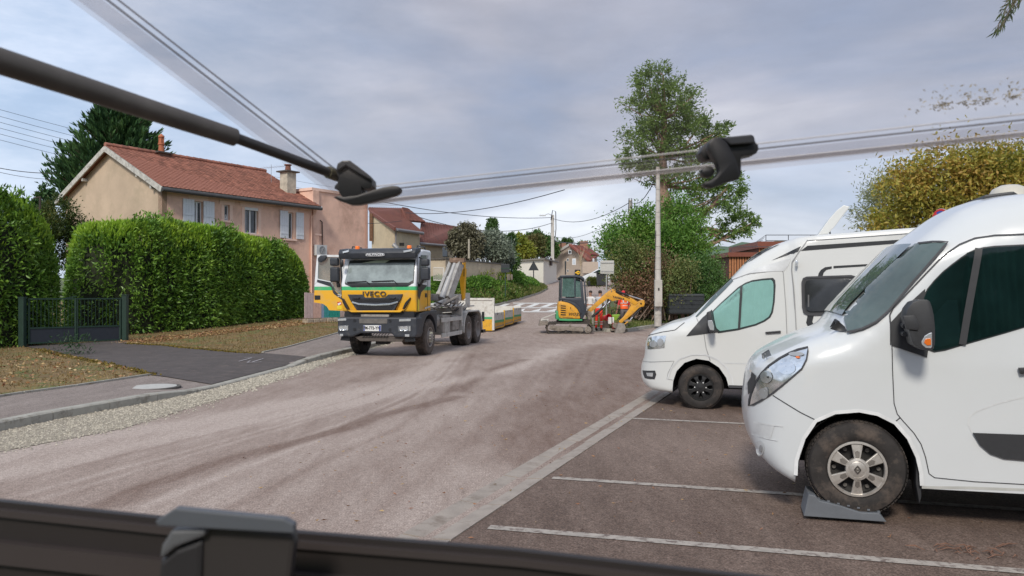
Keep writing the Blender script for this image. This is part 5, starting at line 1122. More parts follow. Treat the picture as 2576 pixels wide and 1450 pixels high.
for x0 in (-1.0, 1.0): MB().tube([(x0, .55, 3.12), (x0, .6, 3.19), (x0, 1.25, 3.19), (x0, 1.3, 3.1)], .02, 6).ob('roof_rail', blackp, truck, False)
# fascia: stripe, name, grille, chrome bar
fontobj('lettering', 'IVECO', .19, M('grey_badge', (.08, .075, .07), .35, metal=.5), truck, (T(868, 701)[0], .045, T(868, 701)[1]), (R_(88), 0, 0), ext=.010, bold=.003, sx=1.22)
gr = front('grille', [(575, 706), (735, 706), (765, 738), (985, 738), (1020, 706), (1178, 702), (1160, 745), (1085, 868), (1050, 876), (705, 876), (672, 862), (600, 760)], .035, .14, anth, bev=.012)
mesh_m = M('grille_mesh', (.045, .045, .048), .5, metal=.3)
for (ya, yb, xa, xb) in ((748, 785, 622, 1140), (818, 862, 668, 1090)):
    g = front('grille_back', [(xa, ya), (xb, ya), (xb - 25, yb), (xa + 25, yb)], .026, .036, blackp, gr); gm = MB(); nb = 26
    for k in range(nb):
        for s_ in (-1, 1):
            x0 = xa + (xb - xa) * (k + .5) / nb; a = T(x0 - s_ * 11, ya + 2); b_ = T(x0 + s_ * 11, yb - 2)
            if xa + 15 < x0 - 12 and x0 + 12 < xb - 15: gm.beam((a[0], .020, a[1]), (b_[0], .020, b_[1]), .010)
    gm.ob('grille_mesh', mesh_m, gr, False, kind='stuff')
cbp = [T(x, y) for x, y in ((632, 786), (700, 806), (880, 815), (1050, 806), (1127, 783))]; cbb = MB()
for i in range(4):
    a, b_ = cbp[i], cbp[i + 1]; cbb.beam((a[0] - .004, .016, a[1]), (b_[0] + .004, .016, b_[1]), .035, .05, up=(0, 0, 1))
cbb.ob('chrome_bar', chrome, gr, False, bev=.008)
for x0, x1 in ((640, 715), (1035, 1105)): a, b_ = T(x0, 738), T(x1, 738); MB().tube([(a[0], .03, a[1]), (a[0] + .03, -.01, a[1] - .02), (b_[0] - .03, -.01, b_[1] - .02), (b_[0], .03, b_[1])], .012, 5).ob('grab_handle', blackp, gr, False)
front('air_scoop', [(508, 742), (530, 752), (585, 855), (570, 862), (545, 840), (515, 780)], .045, .14, blackp, bev=.01); front('air_scoop', [(1256, 735), (1262, 745), (1248, 770), (1190, 850), (1170, 858), (1200, 790)], .045, .14, blackp, bev=.01)
MB().ext([Vector((x, .03, z)) for x, z in (T(575, 872), T(1180, 868), T(1150, 888), T(620, 890))], (0, .1, 0)).ob('bonnet_lip', liv, truck, False, bev=.01)
# step zone and bumper
MB().box((0, .62, 1.16), (2.10, .95, .28)).ob('cab_underside', blackp, truck, False)
front('number_carrier_slot', [(730, 912), (1035, 912), (1035, 934), (730, 934)], -.005, .14, chas)
bo = [(485, 940), (720, 940), (735, 1000), (1035, 1000), (1055, 940), (1390, 940), (1400, 1000), (1398, 1120), (1340, 1140), (1105, 1135), (1090, 1100), (735, 1100), (720, 1135), (510, 1140), (490, 1110)]
bo = [(485, 938), (1342, 938), (1345, 1105), (1330, 1142), (1105, 1140), (1080, 1105), (740, 1105), (645, 1142), (505, 1138), (487, 1105)]
bp = front('bumper', bo, -.10, .45, anth, bev=.045)
front('bumper_recess', [(728, 955), (1032, 955), (1032, 1003), (728, 1003)], -.112, -.09, M('recess_mesh', (.13, .12, .11), .8, var=.3), bp, .004)
for x0, y0 in ((676, 975), (1060, 975), (676, 1065), (1060, 1065)): x, z = T(x0, y0); MB().lathe((x, -.10, z), (0, -1, 0), [(.0, .02), (.012, .022), (.012, .04), (0, .042)], 16).ob('bumper_bolt', blackp, bp, False)
for (xa, xb) in ((492, 585), (1160, 1285)): front('daytime_lamp', [(xa, 957), (xb, 952), (xb, 975), (xa, 980)], -.118, -.09, lens, bp, .006)
for (xa, xb) in ((497, 610), (1146, 1286)):
    h = front('headlight', [(xa, 1030), (xb, 1022), (xb, 1078), (xa + 5, 1084)], -.116, -.08, M('headlamp_frame', (.22, .23, .24), .25, metal=.5), bp, .008)
    for s_ in (.3, .62): x, z = T(xa + (xb - xa) * s_, 1052); MB().lathe((x, -.117, z), (0, -1, 0), [(.0, .0), (.0, .045), (.012, .058), (.014, .068), (0, .07)], 20).ob('lamp', lens, h, False, True)
    front('indicator', [(xb - 22, 1030), (xb - 6, 1029), (xb - 6, 1075), (xb - 22, 1076)], -.122, -.11, lens, h)
front('fog_lamp', [(512, 1113), (550, 1113), (550, 1136), (512, 1136)], -.115, -.08, lens, bp, .005); front('fog_lamp', [(1222, 1110), (1268, 1110), (1268, 1133), (1222, 1133)], -.115, -.08, lens, bp, .005)
pl_ = front('number_plate', [(775, 1022), (966, 1020), (966, 1080), (775, 1081)], -.122, -.10, plate_m, bp, .003)
front('plate_band', [(777, 1024), (790, 1024), (790, 1079), (777, 1079)], -.126, -.12, blue_m, pl_); front('plate_band', [(945, 1023), (963, 1023), (963, 1078), (945, 1078)], -.126, -.12, blue_m, pl_)
x, z = T(866, 1050); fontobj('lettering', 'FM-772-YN', .118, txt_b, pl_, (x, -.124, z), (R_(90), 0, 0), bold=.004, sx=.80)
ap = MB().ext([Vector((x_, y_, z_)) for x_, y_, z_ in ((T(640, 1135)[0], 0, .60), (T(1215, 1135)[0], 0, .60), (T(1175, 1190)[0], 0, .45), (T(720, 1190)[0], 0, .45))], (0, .35, 0)).ob('apron', M('dusty_plastic', (.09, .075, .065), .8, var=.3), truck, False, bev=.02)
for k in range(9):
    for r in range(2): x, z = T(775 + k * 32 - r * 14, 1115 + r * 26); MB().beam((x - .03, -.02, z - .02), (x + .03, -.02, z + .02), .02, .02).ob('vent_slot', blackp, ap, False)
for sx_ in (-1, 1): MB().ext([Vector((sx_ * q, .0, z)) for q, z in ((.80, .60), (1.08, .60), (1.12, .47), (.85, .45))], (0, .10, 0)).ob('splash_flap', blackp, truck, False)
MB().box((-.05, .6, .42), (.36, .3, .16)).ob('towing_block', blackp, truck, False, bev=.02)
# front fenders / steps at both sides
for sx_ in (-1, 1):
    arc = [(1.25 + .66 * math.cos(a), .53 + .66 * math.sin(a)) for a in np.linspace(R_(8), R_(165), 14)]
    out = arc + [(.35, .55), (.35, 1.24), (1.0, 1.30), (1.95, 1.30), (2.0, .85)]
    MB().ext([Vector((sx_ * (1.165 if sx_ > 0 else 1.165), y, z)) for y, z in out], (-sx_ * .42, 0, 0)).ob('front_fender', anth, truck, False, True, bev=.03)
    for zz_ in (.72, .98): MB().box((sx_ * 1.10, .34, zz_), (.2, .34, .05)).ob('step', blackp, truck, False)
MB().ext([Vector((1.178, y, z)) for y, z in (SS(1405, 838), SS(1478, 815), SS(1478, 830), SS(1403, 856))], (-.01, 0, 0)).ob('fender_mark', chas_w, truck, False)
# right-hand (nearside in picture) door with window, mirror
MB().ext([Vector((HWc + .004, y, z)) for y, z in ((.30, 2.1), (.42, 2.78), (.52, 2.92), (1.02, 2.94), (1.02, 2.15), (.55, 2.10))], (.008, 0, 0)).ob('side_window', cabglass, truck, False)
MB().ext([Vector((HWc + .003, y, z)) for y, z in ((.26, 2.15), (.30, 2.10), (1.10, 2.05), (.55, 1.85), (.36, 1.62), (.26, 1.75))], (.006, 0, 0)).ob('window_triangle', blackp, truck, False)
for y0 in (.20, 1.14): MB().beam((HWc + .002, y0, 1.32), (HWc + .002, y0 + .02, 2.95), .012, .012).ob('door_seam', dark_m, truck, False)
MB().box((HWc + .006, .98, 1.76), (.02, .16, .12)).ob('door_handle', blackp, truck, False, bev=.01)
MB().box((HWc + .004, .30, 1.48), (.006, .14, .34)).ob('warning_sticker', M('sticker_yellow', (.75, .60, .03), .5), truck, False)
def mirror(x, y, zt_, zb_, parent, wd=.24):
    zm = zt_ - (zt_ - zb_) * .36; m = MB().box((x, y, (zt_ + zm) / 2 + .01), (wd, .16, zt_ - zm - .02)).ob('mirror', anth, parent, False, True, bev=.05, seg=3)
    MB().box((x + .01, y, (zb_ + zm) / 2 - .01), (wd * 1.03, .17, zm - zb_ - .02)).ob('mirror_head', anth, m, False, True, bev=.05, seg=3); return m
mx_, mz_ = T(1432, 340); m = mirror(1.33, .30, 2.80, 2.19, truck, .25); MB().tube([(1.28, .3, 2.22), (1.2, .32, 2.08), (1.10, .4, 2.0)], .035, 6).tube([(1.28, .3, 2.78), (1.1, .4, 2.86)], .02, 6).ob('mirror_arm', blackp, m, False)
MB().sphere((T(530, 385)[0], -.08, T(530, 385)[1]), .11, 12, (.55, .35, 1.05)).ob('kerb_mirror', blackp, truck, False, True)
# open door on the left, swung forward towards the camera
dr = MB().ext(fp([(188, 285), (466, 290), (515, 600), (520, 878), (325, 873), (285, 820), (150, 790), (160, 600)], .30), (0, .07, 0)).ob('door', liv, truck, False, True, bev=.015)
# the window opening is real: rebuild the door as a frame round the pane
bpy.data.objects.remove(dr)
drm = MB(); ring_o = [(188, 285), (466, 290), (488, 440), (515, 600), (520, 745), (470, 745), (375, 690), (330, 590), (195, 560), (158, 600), (172, 430)]; ring_i = [(205, 308), (446, 312), (460, 440), (474, 590), (474, 735), (472, 738), (385, 660), (340, 570), (196, 540), (194, 530), (198, 430)]
O = fp(ring_o, .30); I = fp(ring_i, .30); dy = Vector((0, .07, 0)); nO = len(O)
drm.add(O + I + [p + dy for p in O] + [p + dy for p in I], [f for i in range(nO) for f in ((i, (i + 1) % nO, nO + (i + 1) % nO, nO + i), (2 * nO + i, 3 * nO + i, 3 * nO + (i + 1) % nO, 2 * nO + (i + 1) % nO), (i, 2 * nO + i, 2 * nO + (i + 1) % nO, (i + 1) % nO), (nO + i, nO + (i + 1) % nO, 3 * nO + (i + 1) % nO, 3 * nO + i))])
drm.ext(fp([(158, 604), (195, 565), (328, 594), (372, 694), (468, 748), (520, 749), (520, 878), (325, 873), (300, 835), (255, 805), (153, 790)], .30), dy)
dr = drm.ob('door', liv, truck, False)
MB().ext(fp(ring_i, .33), (0, .008, 0)).ob('door_glass', M('clear_door_glass', (.35, .40, .38), .05, var=.1, alpha=(.22, (.86, .90, .88))), dr, False)
MB().ext(fp([(190, 548), (342, 578), (392, 668), (474, 742), (474, 765), (380, 700), (350, 625), (188, 575)], .292), (0, .007, 0)).ob('door_trim', anth, dr, False)
MB().ext(fp([(448, 330), (466, 330), (480, 600), (478, 765), (464, 755), (462, 600)], .291), (0, .008, 0)).ob('door_edge_trim', anth, dr, False)
front('door_handle', [(160, 715), (225, 716), (226, 760), (162, 762)], .285, .30, blackp, dr, .006)
front('door_sticker', [(418, 780), (468, 780), (468, 862), (418, 862)], .290, .299, M('sticker_yellow', (.7, .5, .03)), dr); front('sticker_top', [(420, 782), (466, 782), (466, 818), (420, 822)], .286, .292, M('sticker_red', (.55, .05, .03), .5), dr); front('sticker_mark', [(424, 800), (460, 788), (462, 805), (430, 822)], .283, .288, txt_w, dr)
m = mirror(T(402, 340)[0] + .0, .22, T(0, 320)[1], T(0, 575)[1], truck, .25); MB().tube([(T(430, 560)[0], .24, T(0, 560)[1]), (T(440, 620)[0], .27, T(0, 630)[1])], .05, 6).ob('mirror_arm', blackp, m, False)
MB().ext(fp([(205, 325), (240, 292), (300, 290), (305, 318), (285, 345), (240, 368), (210, 360)], .22), (0, .08, 0)).ob('wide_mirror', anth, truck, False, True, bev=.02)
front('stripe_text', [(424, 705), (468, 712), (468, 717), (424, 710)], .284, .292, txt_w, dr); front('stripe_text', [(424, 722), (462, 730), (462, 734), (424, 726)], .284, .292, txt_w, dr)
# wheels
def wheel(c, ax, R, w, parent, world=False, rim='truck', mats=None, lugs=36, twin=False):
    """c: centre of the outer face, ax: outward axis"""
    ax = Vector(ax).normalized(); c = Vector(c); rr = R * (.56 if rim == 'truck' else .60)
    prof = [(0, rr), (.012, rr + .02), (.018, R * .80), (.0, R * .94), (-.03, R * .985), (-w * .5, R), (-w + .03, R * .985), (-w, R * .94), (-w - .01, rr), (-w * .5, rr - .03)]
    t = MB().lathe(c, ax, prof, 56, closed=True).ob('wheel', (mats or {}).get('tyre', rub), parent, world, True)
    tr = MB(); x = ax.cross(Vector((0, 0, 1))).normalized(); y = ax.cross(x)
    for k in range(lugs):
        a = 2 * math.pi * k / lugs; d = x * math.cos(a) + y * math.sin(a); tt_ = ax.cross(d)
        for s_, o_ in ((.22, 0), (.5, .5), (.78, 0)):
            a2 = a + o_ * 2 * math.pi / lugs; d2 = x * math.cos(a2) + y * math.sin(a2); t2 = ax.cross(d2); p = c - ax * w * s_ + d2 * (R + .000)
            m3 = Matrix((t2, -ax, d2)).transposed(); tr.box(p, (2 * math.pi * R / lugs * .72, w * .24, (.026 if rim == 'truck' else .010) * R / .5), R=m3)
    tr.ob('tread', (mats or {}).get('tyre', rub), t, world, kind='stuff')
    return t, c, ax, x, y, rr
def trim_rim(t, c, ax, x, y, rr, mat, front_=True, world=False):
    if front_: prof = [(-.03, rr + .004), (.014, rr), (.012, rr - .025), (-.05, rr - .045), (-.03, rr * .62), (.02, rr * .56), (.03, rr * .40), (.07, rr * .34), (.075, rr * .12), (.075, 0)]
    else: prof = [(-.03, rr + .004), (.014, rr), (.012, rr - .025), (-.06, rr - .05), (-.17, rr * .72), (-.19, rr * .45), (-.10, rr * .38), (-.09, 0)]
    r = MB().lathe(c, ax, prof, 40).ob('rim', mat, t, world, True)
    nb = MB(); 
    for k in range(10):
        a = 2 * math.pi * (k + .5) / 10; d = x * math.cos(a) + y * math.sin(a); p = c + d * rr * .48 + ax * (.02 if front_ else -.19); nb.cyl(p, p + ax * .05, .017, 6)
    nb.ob('wheel_nuts', M('nut_pale', (.55, .55, .45), .5), t, world, kind='stuff')
    for k in range(10):
        a = 2 * math.pi * k / 10; d = x * math.cos(a) + y * math.sin(a); p = c + d * rr * .72 + ax * (-.036 if front_ else -.165); MB().cyl(p, p + ax * .004, .026, 10).ob('hand_hole', dark_m, t, world)
Rw = .525
for sx_ in (-1, 1):
    w_ = wheel((sx_ * 1.165, 1.25, Rw - .005), (sx_, 0, 0), Rw, .30, truck, mats={'tyre': rubd if sx_ > 0 else rub}); trim_rim(*w_, steel)
    for y0 in (5.56, 6.85):
        w_ = wheel((sx_ * 1.185, y0, Rw - .005), (sx_, 0, 0), Rw, .27, truck, mats={'tyre': rubd}, lugs=28); trim_rim(*w_, steel, False)
        wheel((sx_ * .885, y0, Rw - .005), (sx_, 0, 0), Rw, .27, truck, lugs=28)
MB().cyl((-1, 5.56, .5), (1, 5.56, .5), .12).cyl((-1, 6.85, .5), (1, 6.85, .5), .12).cyl((-1, 1.25, .45), (1, 1.25, .45), .08).ob('axles', chas, truck, False, kind='stuff')
# rear mudguards
for sx_ in (-1, 1):
    oc = []; 
    for a in np.linspace(R_(185), R_(80), 12): oc.append((5.56 + .68 * math.cos(a), .56 + .66 * math.sin(a)))
    for a in np.linspace(R_(100), R_(-5), 12): oc.append((6.85 + .68 * math.cos(a), .56 + .66 * math.sin(a)))
    ic = [(y + (6.2 - y) * .07, z - .05) for y, z in oc][::-1]
    MB().ext([Vector((sx_ * 1.20, y, z)) for y, z in oc + ic], (-sx_ * .50, 0, 0)).ob('mudguard', chas_w, truck, False, bev=.008)
MB().box((1.19, 7.62, .95), (.10, .06, .36)).ob('mud_flap', blackp, truck, False, bev=.02)
MB().box((1.16, 7.7, .40), (.12, .4, .12)).ob('rear_underrun', blackp, truck, False)
# chassis and side gear
for sx_ in (-1, 1): MB().box((sx_ * .42, 4.4, 1.0), (.09, 6.2, .28)).ob('chassis_rail', chas, truck, False, bev=.01); MB().box((sx_ * .50, 4.8, 1.25), (.11, 5.4, .16)).ob('subframe_rail', chas_w, truck, False, bev=.01)
y0, z0 = SS(1578, 978); y1, z1 = SS(1783, 948)
MB().box((1.16, (y0 + y1) / 2, .98), (.04, y1 - y0, .13)).ob('side_guard', chas_w, truck, False, bev=.008); MB().box((1.16, (y0 + y1) / 2, .50), (.04, y1 - y0, .13)).ob('side_guard', chas_w, truck, False, bev=.008)
for yy_ in (y0 + .3, y1 - .3): MB().box((1.12, yy_, .75), (.05, .07, .62)).ob('guard_post', chas, truck, False)
MB().box((.95, 3.0, .82), (.42, .85, .62)).ob('battery_box', chas, truck, False, True, bev=.05); MB().cyl((.9, 2.15, .95), (.9, 2.75, .95), .2, 16).ob('air_tank', chas, truck, False, True)
for k in range(9): MB().box((1.165, 2.75 + k * .06, .78), (.02, .03, .42)).ob('louvre', chas_w, truck, False)
MB().box((.9, 4.1, .85), (.5, .75, .5)).ob('tank', chas, truck, False, True, bev=.06); MB().box((1.0, 4.75, 1.05), (.35, .12, .7)).ob('bracket', chas_w, truck, False)
MB().ext([Vector((x_, y_, z_)) for x_, y_, z_ in ((.2, 3.4, 1.42), (1.1, 3.6, 1.36), (1.12, 4.9, 1.38), (.9, 5.6, 1.45), (.2, 5.6, 1.5))], (0, 0, .03)).ob('deck_plate', chas_w, truck, False)
MB().box((.0, 6.3, 1.36), (1.9, 1.9, .05)).ob('deck_plate', chas_w, truck, False)
# dark back of cab, then the folded hook-lift arms
MB().box((0, 1.53, 1.9), (2.0, .08, 1.1)).ob('cab_rear_panel', blackp, truck, False, bev=.01)
def TX(cx, cy, yl):   # picture point on the plane y=yl of the truck frame -> local point
    px, py = c1(cx, cy); pl = Pl((TO.x + TD.x * yl, TO.y + TD.y * yl), TR); q, z = pl.m(px, py); return Vector((q, yl, z))
arm_m = M('arm_grey', (.36, .35, .335), .55, var=.15, scale=5, dirt=((.16, .13, .11), 6, .5, .75))
A0 = TX(1530, 770, 3.2); A1 = TX(1675, 385, 3.9)
MB().beam(A0, A1, .12, .24).ob('lift_arm', arm_m, truck, False, bev=.015)
B0 = TX(1630, 745, 3.2); B1 = TX(1755, 385, 3.9); MB().beam(B0, B1, .20, .30).ob('lift_arm', arm_m, truck, False, bev=.02)
C0 = TX(1572, 745, 3.0); C1 = TX(1715, 365, 3.8); MB().tube([C0, C0.lerp(C1, .55)], .095, 14).ob('lift_cylinder', M('grey_ram', (.42, .41, .40), .45, metal=.3, var=.15), truck, False, True); MB().tube([C0.lerp(C1, .5), C1], .065, 12).ob('lift_rod', M('grey_ram', (.5, .5, .5)), truck, False, True)
MB().sphere(C1, .13, 10).box(TX(1735, 355, 3.85), (.5, .22, .14)).ob('arm_head', M('rusty_steel', (.20, .13, .09), .8, var=.3), truck, False)
for k in range(5): p = A0.lerp(A1, .15 + k * .18); q = B0.lerp(B1, .15 + k * .18); MB().beam(p, q, .05, .08).ob('cross_brace', chas, truck, False)
J = [TX(1770, 450, 4.3), TX(1812, 440, 4.3), TX(1805, 560, 4.3), TX(1797, 745, 4.3), TX(1778, 768, 4.3), TX(1750, 530, 4.3)]
MB().ext(J, (0, .22, 0)).ob('hook_jib', yel, truck, False, bev=.015)
MB().ext([TX(1798, 355, 4.35), TX(1812, 360, 4.35), TX(1808, 450, 4.35), TX(1788, 450, 4.35), TX(1778, 400, 4.35)], (0, .12, 0)).ob('hook', yel, truck, False, bev=.01)
MB().tube([TX(1790, 335, 4.2), TX(1800, 400, 4.1), TX(1800, 520, 4.2)], .015, 5).ob('hose', blackp, truck, False)
MB().beam(TX(1500, 815, 2.4), TX(1690, 722, 3.6), .09).ob('tie_bar', chas_w, truck, False, bev=.01); MB().beam(TX(1500, 850, 2.4), TX(1740, 720, 3.4), .05).ob('tie_bar', chas, truck, False)
for k, (x_, y_) in enumerate(((1505, 735), (1560, 715), (1600, 770), (1655, 760), (1700, 775), (1735, 735))): p = TX(x_, y_, 3.0 + .25 * k); MB().box(p, (.22, .3, .22)).ob('pivot_block', chas_w if k % 2 else chas, truck, False, bev=.02)
MB().box(TX(1838, 765, 5.0), (.14, .12, .5)).ob('upright', chas_w, truck, False, bev=.01)
for k in range(7): a = TX(1500 + 30 * k, 780 + 8 * k, 2.3 + .4 * k); MB().tube([a, a + Vector((.15, .6, -.1 - .03 * k)), a + Vector((.25, 1.2, .05))], .022, 5).ob('hose', chas if k % 2 else blackp, truck, False)

# ------------------------------------------------------------------ tipping skip left on the road behind the truck
SK0 = Vector((-.80, 34.3)); SD = Vector((.195, .98)).normalized(); SR = Vector((SD.y, -SD.x))
sk = thing('skip_container', 'low flat skip container, white and green sides over yellow, on the road behind the truck', 'skip', (SK0.x, SK0.y, .15), math.atan2(SR.y, SR.x))
def skl(name, b3, mat, par=sk, bev=.01): return MB().box(*b3).ob(name, mat, par, False, bev=bev)
L_, Wd, gz0 = 6.6, 2.35, .02
whs = M('skip_white', (.62, .60, .55), .6, var=.1, dirt=((.30, .24, .18), 4, .52, .75)); grs = M('skip_green', (.06, .34, .14), .55, var=.1, dirt=((.2, .2, .12), 5, .55, .8)); yls = M('skip_yellow', (.68, .36, .02), .55, var=.12, dirt=((.35, .2, .07), 5, .5, .75))
slope = .03
for sx_, nm in ((-.03, 'side'), (-Wd, 'side')):
    for i in range(3):
        y0_ = .06 + i * L_ / 3; y1_ = y0_ + L_ / 3 - .07; ym = (y0_ + y1_) / 2; dz = slope * ym
        p = MB().box((sx_, ym, .60 + dz), (.05, y1_ - y0_, .34)).ob('side_panel', whs, sk, False, bev=.008)
        MB().box((sx_, ym, .37 + dz), (.056, y1_ - y0_, .10)).ob('green_band', grs, p, False); MB().box((sx_, ym, .19 + dz), (.056, y1_ - y0_, .255)).ob('yellow_band', yls, p, False)
        MB().box((sx_ + .03, y0_ - .03, .42 + dz), (.06, .06, .74)).ob('stake', yls if i else whs, p, False)
        for k in range(2): MB().box((sx_ + .04, ym - .4 + .8 * k, .72 + dz), (.03, .08, .1)).ob('latch', chas, p, False)
skl('headboard', ((-Wd / 2, 0, 1.02), (Wd, .06, .78)), whs); skl('headboard_green', ((-Wd / 2, -.004, .58), (Wd, .06, .095)), grs); skl('headboard_yellow', ((-Wd / 2, -.004, .27), (Wd, .06, .50)), yls)
skl('top_rail', ((-Wd / 2, -.01, 1.42), (Wd + .04, .12, .10)), whs); skl('corner_post', ((-.02, -.02, .75), (.10, .12, 1.42)), whs)
MB().ext([(-Wd, .03, .12), (0, .03, .12), (0, L_, .12 + slope * L_), (-Wd, L_, .12 + slope * L_)], (0, 0, .05)).ob('floor', M('skip_floor', (.30, .25, .20), .9, var=.25), sk, False)
skl('tailgate', ((-Wd / 2, L_ + .03, .50 + slope * L_), (Wd, .05, .62)), whs)
for x_ in (-.25, -Wd + .25): MB().cyl((x_ - .1, L_ - .3, .12 + slope * L_ - .05), (x_ + .1, L_ - .3, .12 + slope * L_ - .05), .11, 14).ob('roller', blackp, sk, False)
for x_ in (-.6, -Wd + .6): MB().box((x_, L_ / 2, .06 + slope * L_ / 2), (.1, L_, .12)).ob('runner', blackp, sk, False)
# ------------------------------------------------------------------ mini excavator, side on (traced in metres from its ground contact)
EY = 33.0
EO = Pl((at(*c4(650, 1340), EY).x, EY), (1, -.02)); EZ0 = zt(EO.O.x, EY)
exc = thing('mini_excavator', 'yellow mini excavator with a dark cab standing side on beside the workers', 'excavator', (EO.O.x, EY, EZ0))
def X(cx, cy, n=0): q, z = EO.m(*c4(cx, cy), n); return EO.w(q, z, n)
def ex(name, pts, n0, n1, mat, parent=exc, bev=.015, smooth=True):
    P3 = [X(*p, n0) for p in pts]; return MB().ext(P3, (EO.N * (n1 - n0)).to_3d()).ob(name, mat, parent, True, smooth, bev=bev)
ez = EZ0 - X(650, 1340).z
mud = M('muddy_steel', (.25, .215, .18), .9, var=.25, scale=6, bump=.4, dirt=((.12, .09, .07), 8, .5, .7)); track_m = M('rubber_track', (.05, .042, .036), .9, var=.3, scale=10, dirt=((.16, .12, .09), 9, .5, .7))
gun = M('gunmetal_panel', (.035, .042, .055), .45, var=.15, coat=.2); eyl = M('excavator_yellow', (.68, .33, .025), .5, var=.1, dirt=((.30, .18, .07), 5, .5, .75)); egr = M('excavator_green', (.06, .32, .13), .5, var=.1)
eglass = M('excavator_glass', (.12, .20, .18), .05, var=.25, spec=1, alpha=(.62, (.7, .85, .8)))
def racetrack(x0, x1, y0, y1, y2=None, k=14):
    r = (y1 - y0) / 2; cy = (y0 + y1) / 2; pts = []
    for a in np.linspace(-90, 90, k): pts.append((x1 - r + r * math.cos(R_(a)), cy + r * math.sin(R_(a))))
    for a in np.linspace(90, 270, k): pts.append((x0 + r + r * math.cos(R_(a)), cy + r * math.sin(R_(a))))
    return pts
for side, (n0, n1, dx) in enumerate(((-.05, .27, 0), (1.15, 1.45, 48))):
    oo = racetrack(293 + dx, 1003 + dx, 1168, 1343); ii = racetrack(315 + dx, 982 + dx, 1190, 1322); nO = len(oo)
    O = [X(*p, n0) for p in oo]; I = [X(*p, n0) for p in ii]
    if side: O = [EO.w(*EO.m(*c4(p[0] - dx, p[1])), 0) + (EO.N * n0).to_3d() for p in oo]; I = [EO.w(*EO.m(*c4(p[0] - dx, p[1])), 0) + (EO.N * n0).to_3d() for p in ii]
    dv_ = (EO.N * (n1 - n0)).to_3d(); tb_ = MB(); tb_.add(O + I + [p + dv_ for p in O] + [p + dv_ for p in I], [f for i in range(nO) for f in ((i, (i + 1) % nO, nO + (i + 1) % nO, nO + i), (2 * nO + i, 3 * nO + i, 3 * nO + (i + 1) % nO, 2 * nO + (i + 1) % nO), (i, 2 * nO + i, 2 * nO + (i + 1) % nO, (i + 1) % nO), (nO + i, nO + (i + 1) % nO, 3 * nO + (i + 1) % nO, 3 * nO + i))])
    tk_ = tb_.ob('track', track_m, exc)
    pad = MB(); dn_ = dense([tuple(p) for p in O], .055)
    for i in range(0, len(dn_), 1):
        a = Vector(dn_[i]); b_ = Vector(dn_[(i + 1) % len(dn_)]); 
        if i % 2 == 0: pad.beam(a + dv_ * .02, a + dv_ * .98, .04, .035)
    pad.ob('track_pads', track_m, tk_, kind='stuff')
    if side == 0:
        ex('track_frame', [(345, 1215), (858, 1238), (858, 1308), (700, 1300), (600, 1285), (520, 1300), (420, 1292), (348, 1268)], -.02, .2, mud, tk_, .02)
        for (cx, cy, r) in ((925, 1275, .085), (400, 1240, .06)):
            c_ = X(cx, cy, -.03); MB().lathe(c_, -EO.N.to_3d(), [(0, r * 1.7), (.02, r * 1.7), (.02, r), (.05, r * .9), (.05, 0)], 20).ob('sprocket', mud, tk_, smooth=True)
        for k in range(4): c_ = X(480 + k * 110, 1306, -.0); MB().cyl(c_, c_ + (EO.N * .25).to_3d(), .06, 14).ob('roller', track_m, tk_)
        c_ = X(655, 1212, -.03); MB().lathe(c_, -EO.N.to_3d(), [(0, .05), (.03, .045), (.03, 0)], 14).ob('top_roller', mud, tk_)
ex('undercarriage', [(470, 1120), (960, 1120), (960, 1190), (430, 1190)], .25, 1.15, track_m, bev=.02)
ex('slew_deck', [(485, 1105), (840, 1118), (842, 1142), (620, 1146), (480, 1138)], .05, 1.40, egr, bev=.015)
body = ex('engine_cover', [(490, 842), (560, 850), (640, 870), (710, 910), (765, 965), (800, 1030), (810, 1110), (560, 1106), (490, 1098), (474, 1040), (472, 900)], .03, 1.42, eyl, bev=.05)
ex('counterweight', [(443, 1000), (470, 990), (486, 1060), (492, 1100), (470, 1128), (440, 1118)], .08, 1.36, egr, bev=.03)
ex('cover_edge', [(545, 822), (640, 835), (730, 870), (800, 930), (845, 1010), (850, 1110), (812, 1112), (802, 1030), (768, 965), (712, 908), (640, 868), (545, 848)], .06, 1.38, gun, bev=.015)
for k in range(5): ex('vent_slot', [(514, 903 + k * 34), (588, 912 + k * 33), (588, 926 + k * 33), (510, 918 + k * 34)], .018, .05, dark_m, body, .0)
for k in range(5): ex('body_rib', [(588, 903 + k * 33), (640 - 0 * k, 930 + k * 30), (640, 933 + k * 30), (588, 909 + k * 33)], .026, .04, M('rib_shade', (.55, .28, .02), .5), body, 0)
ex('warning_label', [(658, 930), (666, 930), (666, 962), (658, 962)], .02, .04, dark_m, body, 0); ex('label_strip', [(545, 1084), (700, 1092), (700, 1098), (545, 1090)], .022, .04, M('label_dark', (.15, .1, .04), .6), body, 0)
c_ = X(718, 1040, .015); fontobj('lettering', 'ViO27', .155, txt_b, body, c_, (R_(90), R_(-0), R_(-1)), world=False, ext=.004, shear=.35, bold=.003, sx=1.2)
c_ = X(520, 990, .015)
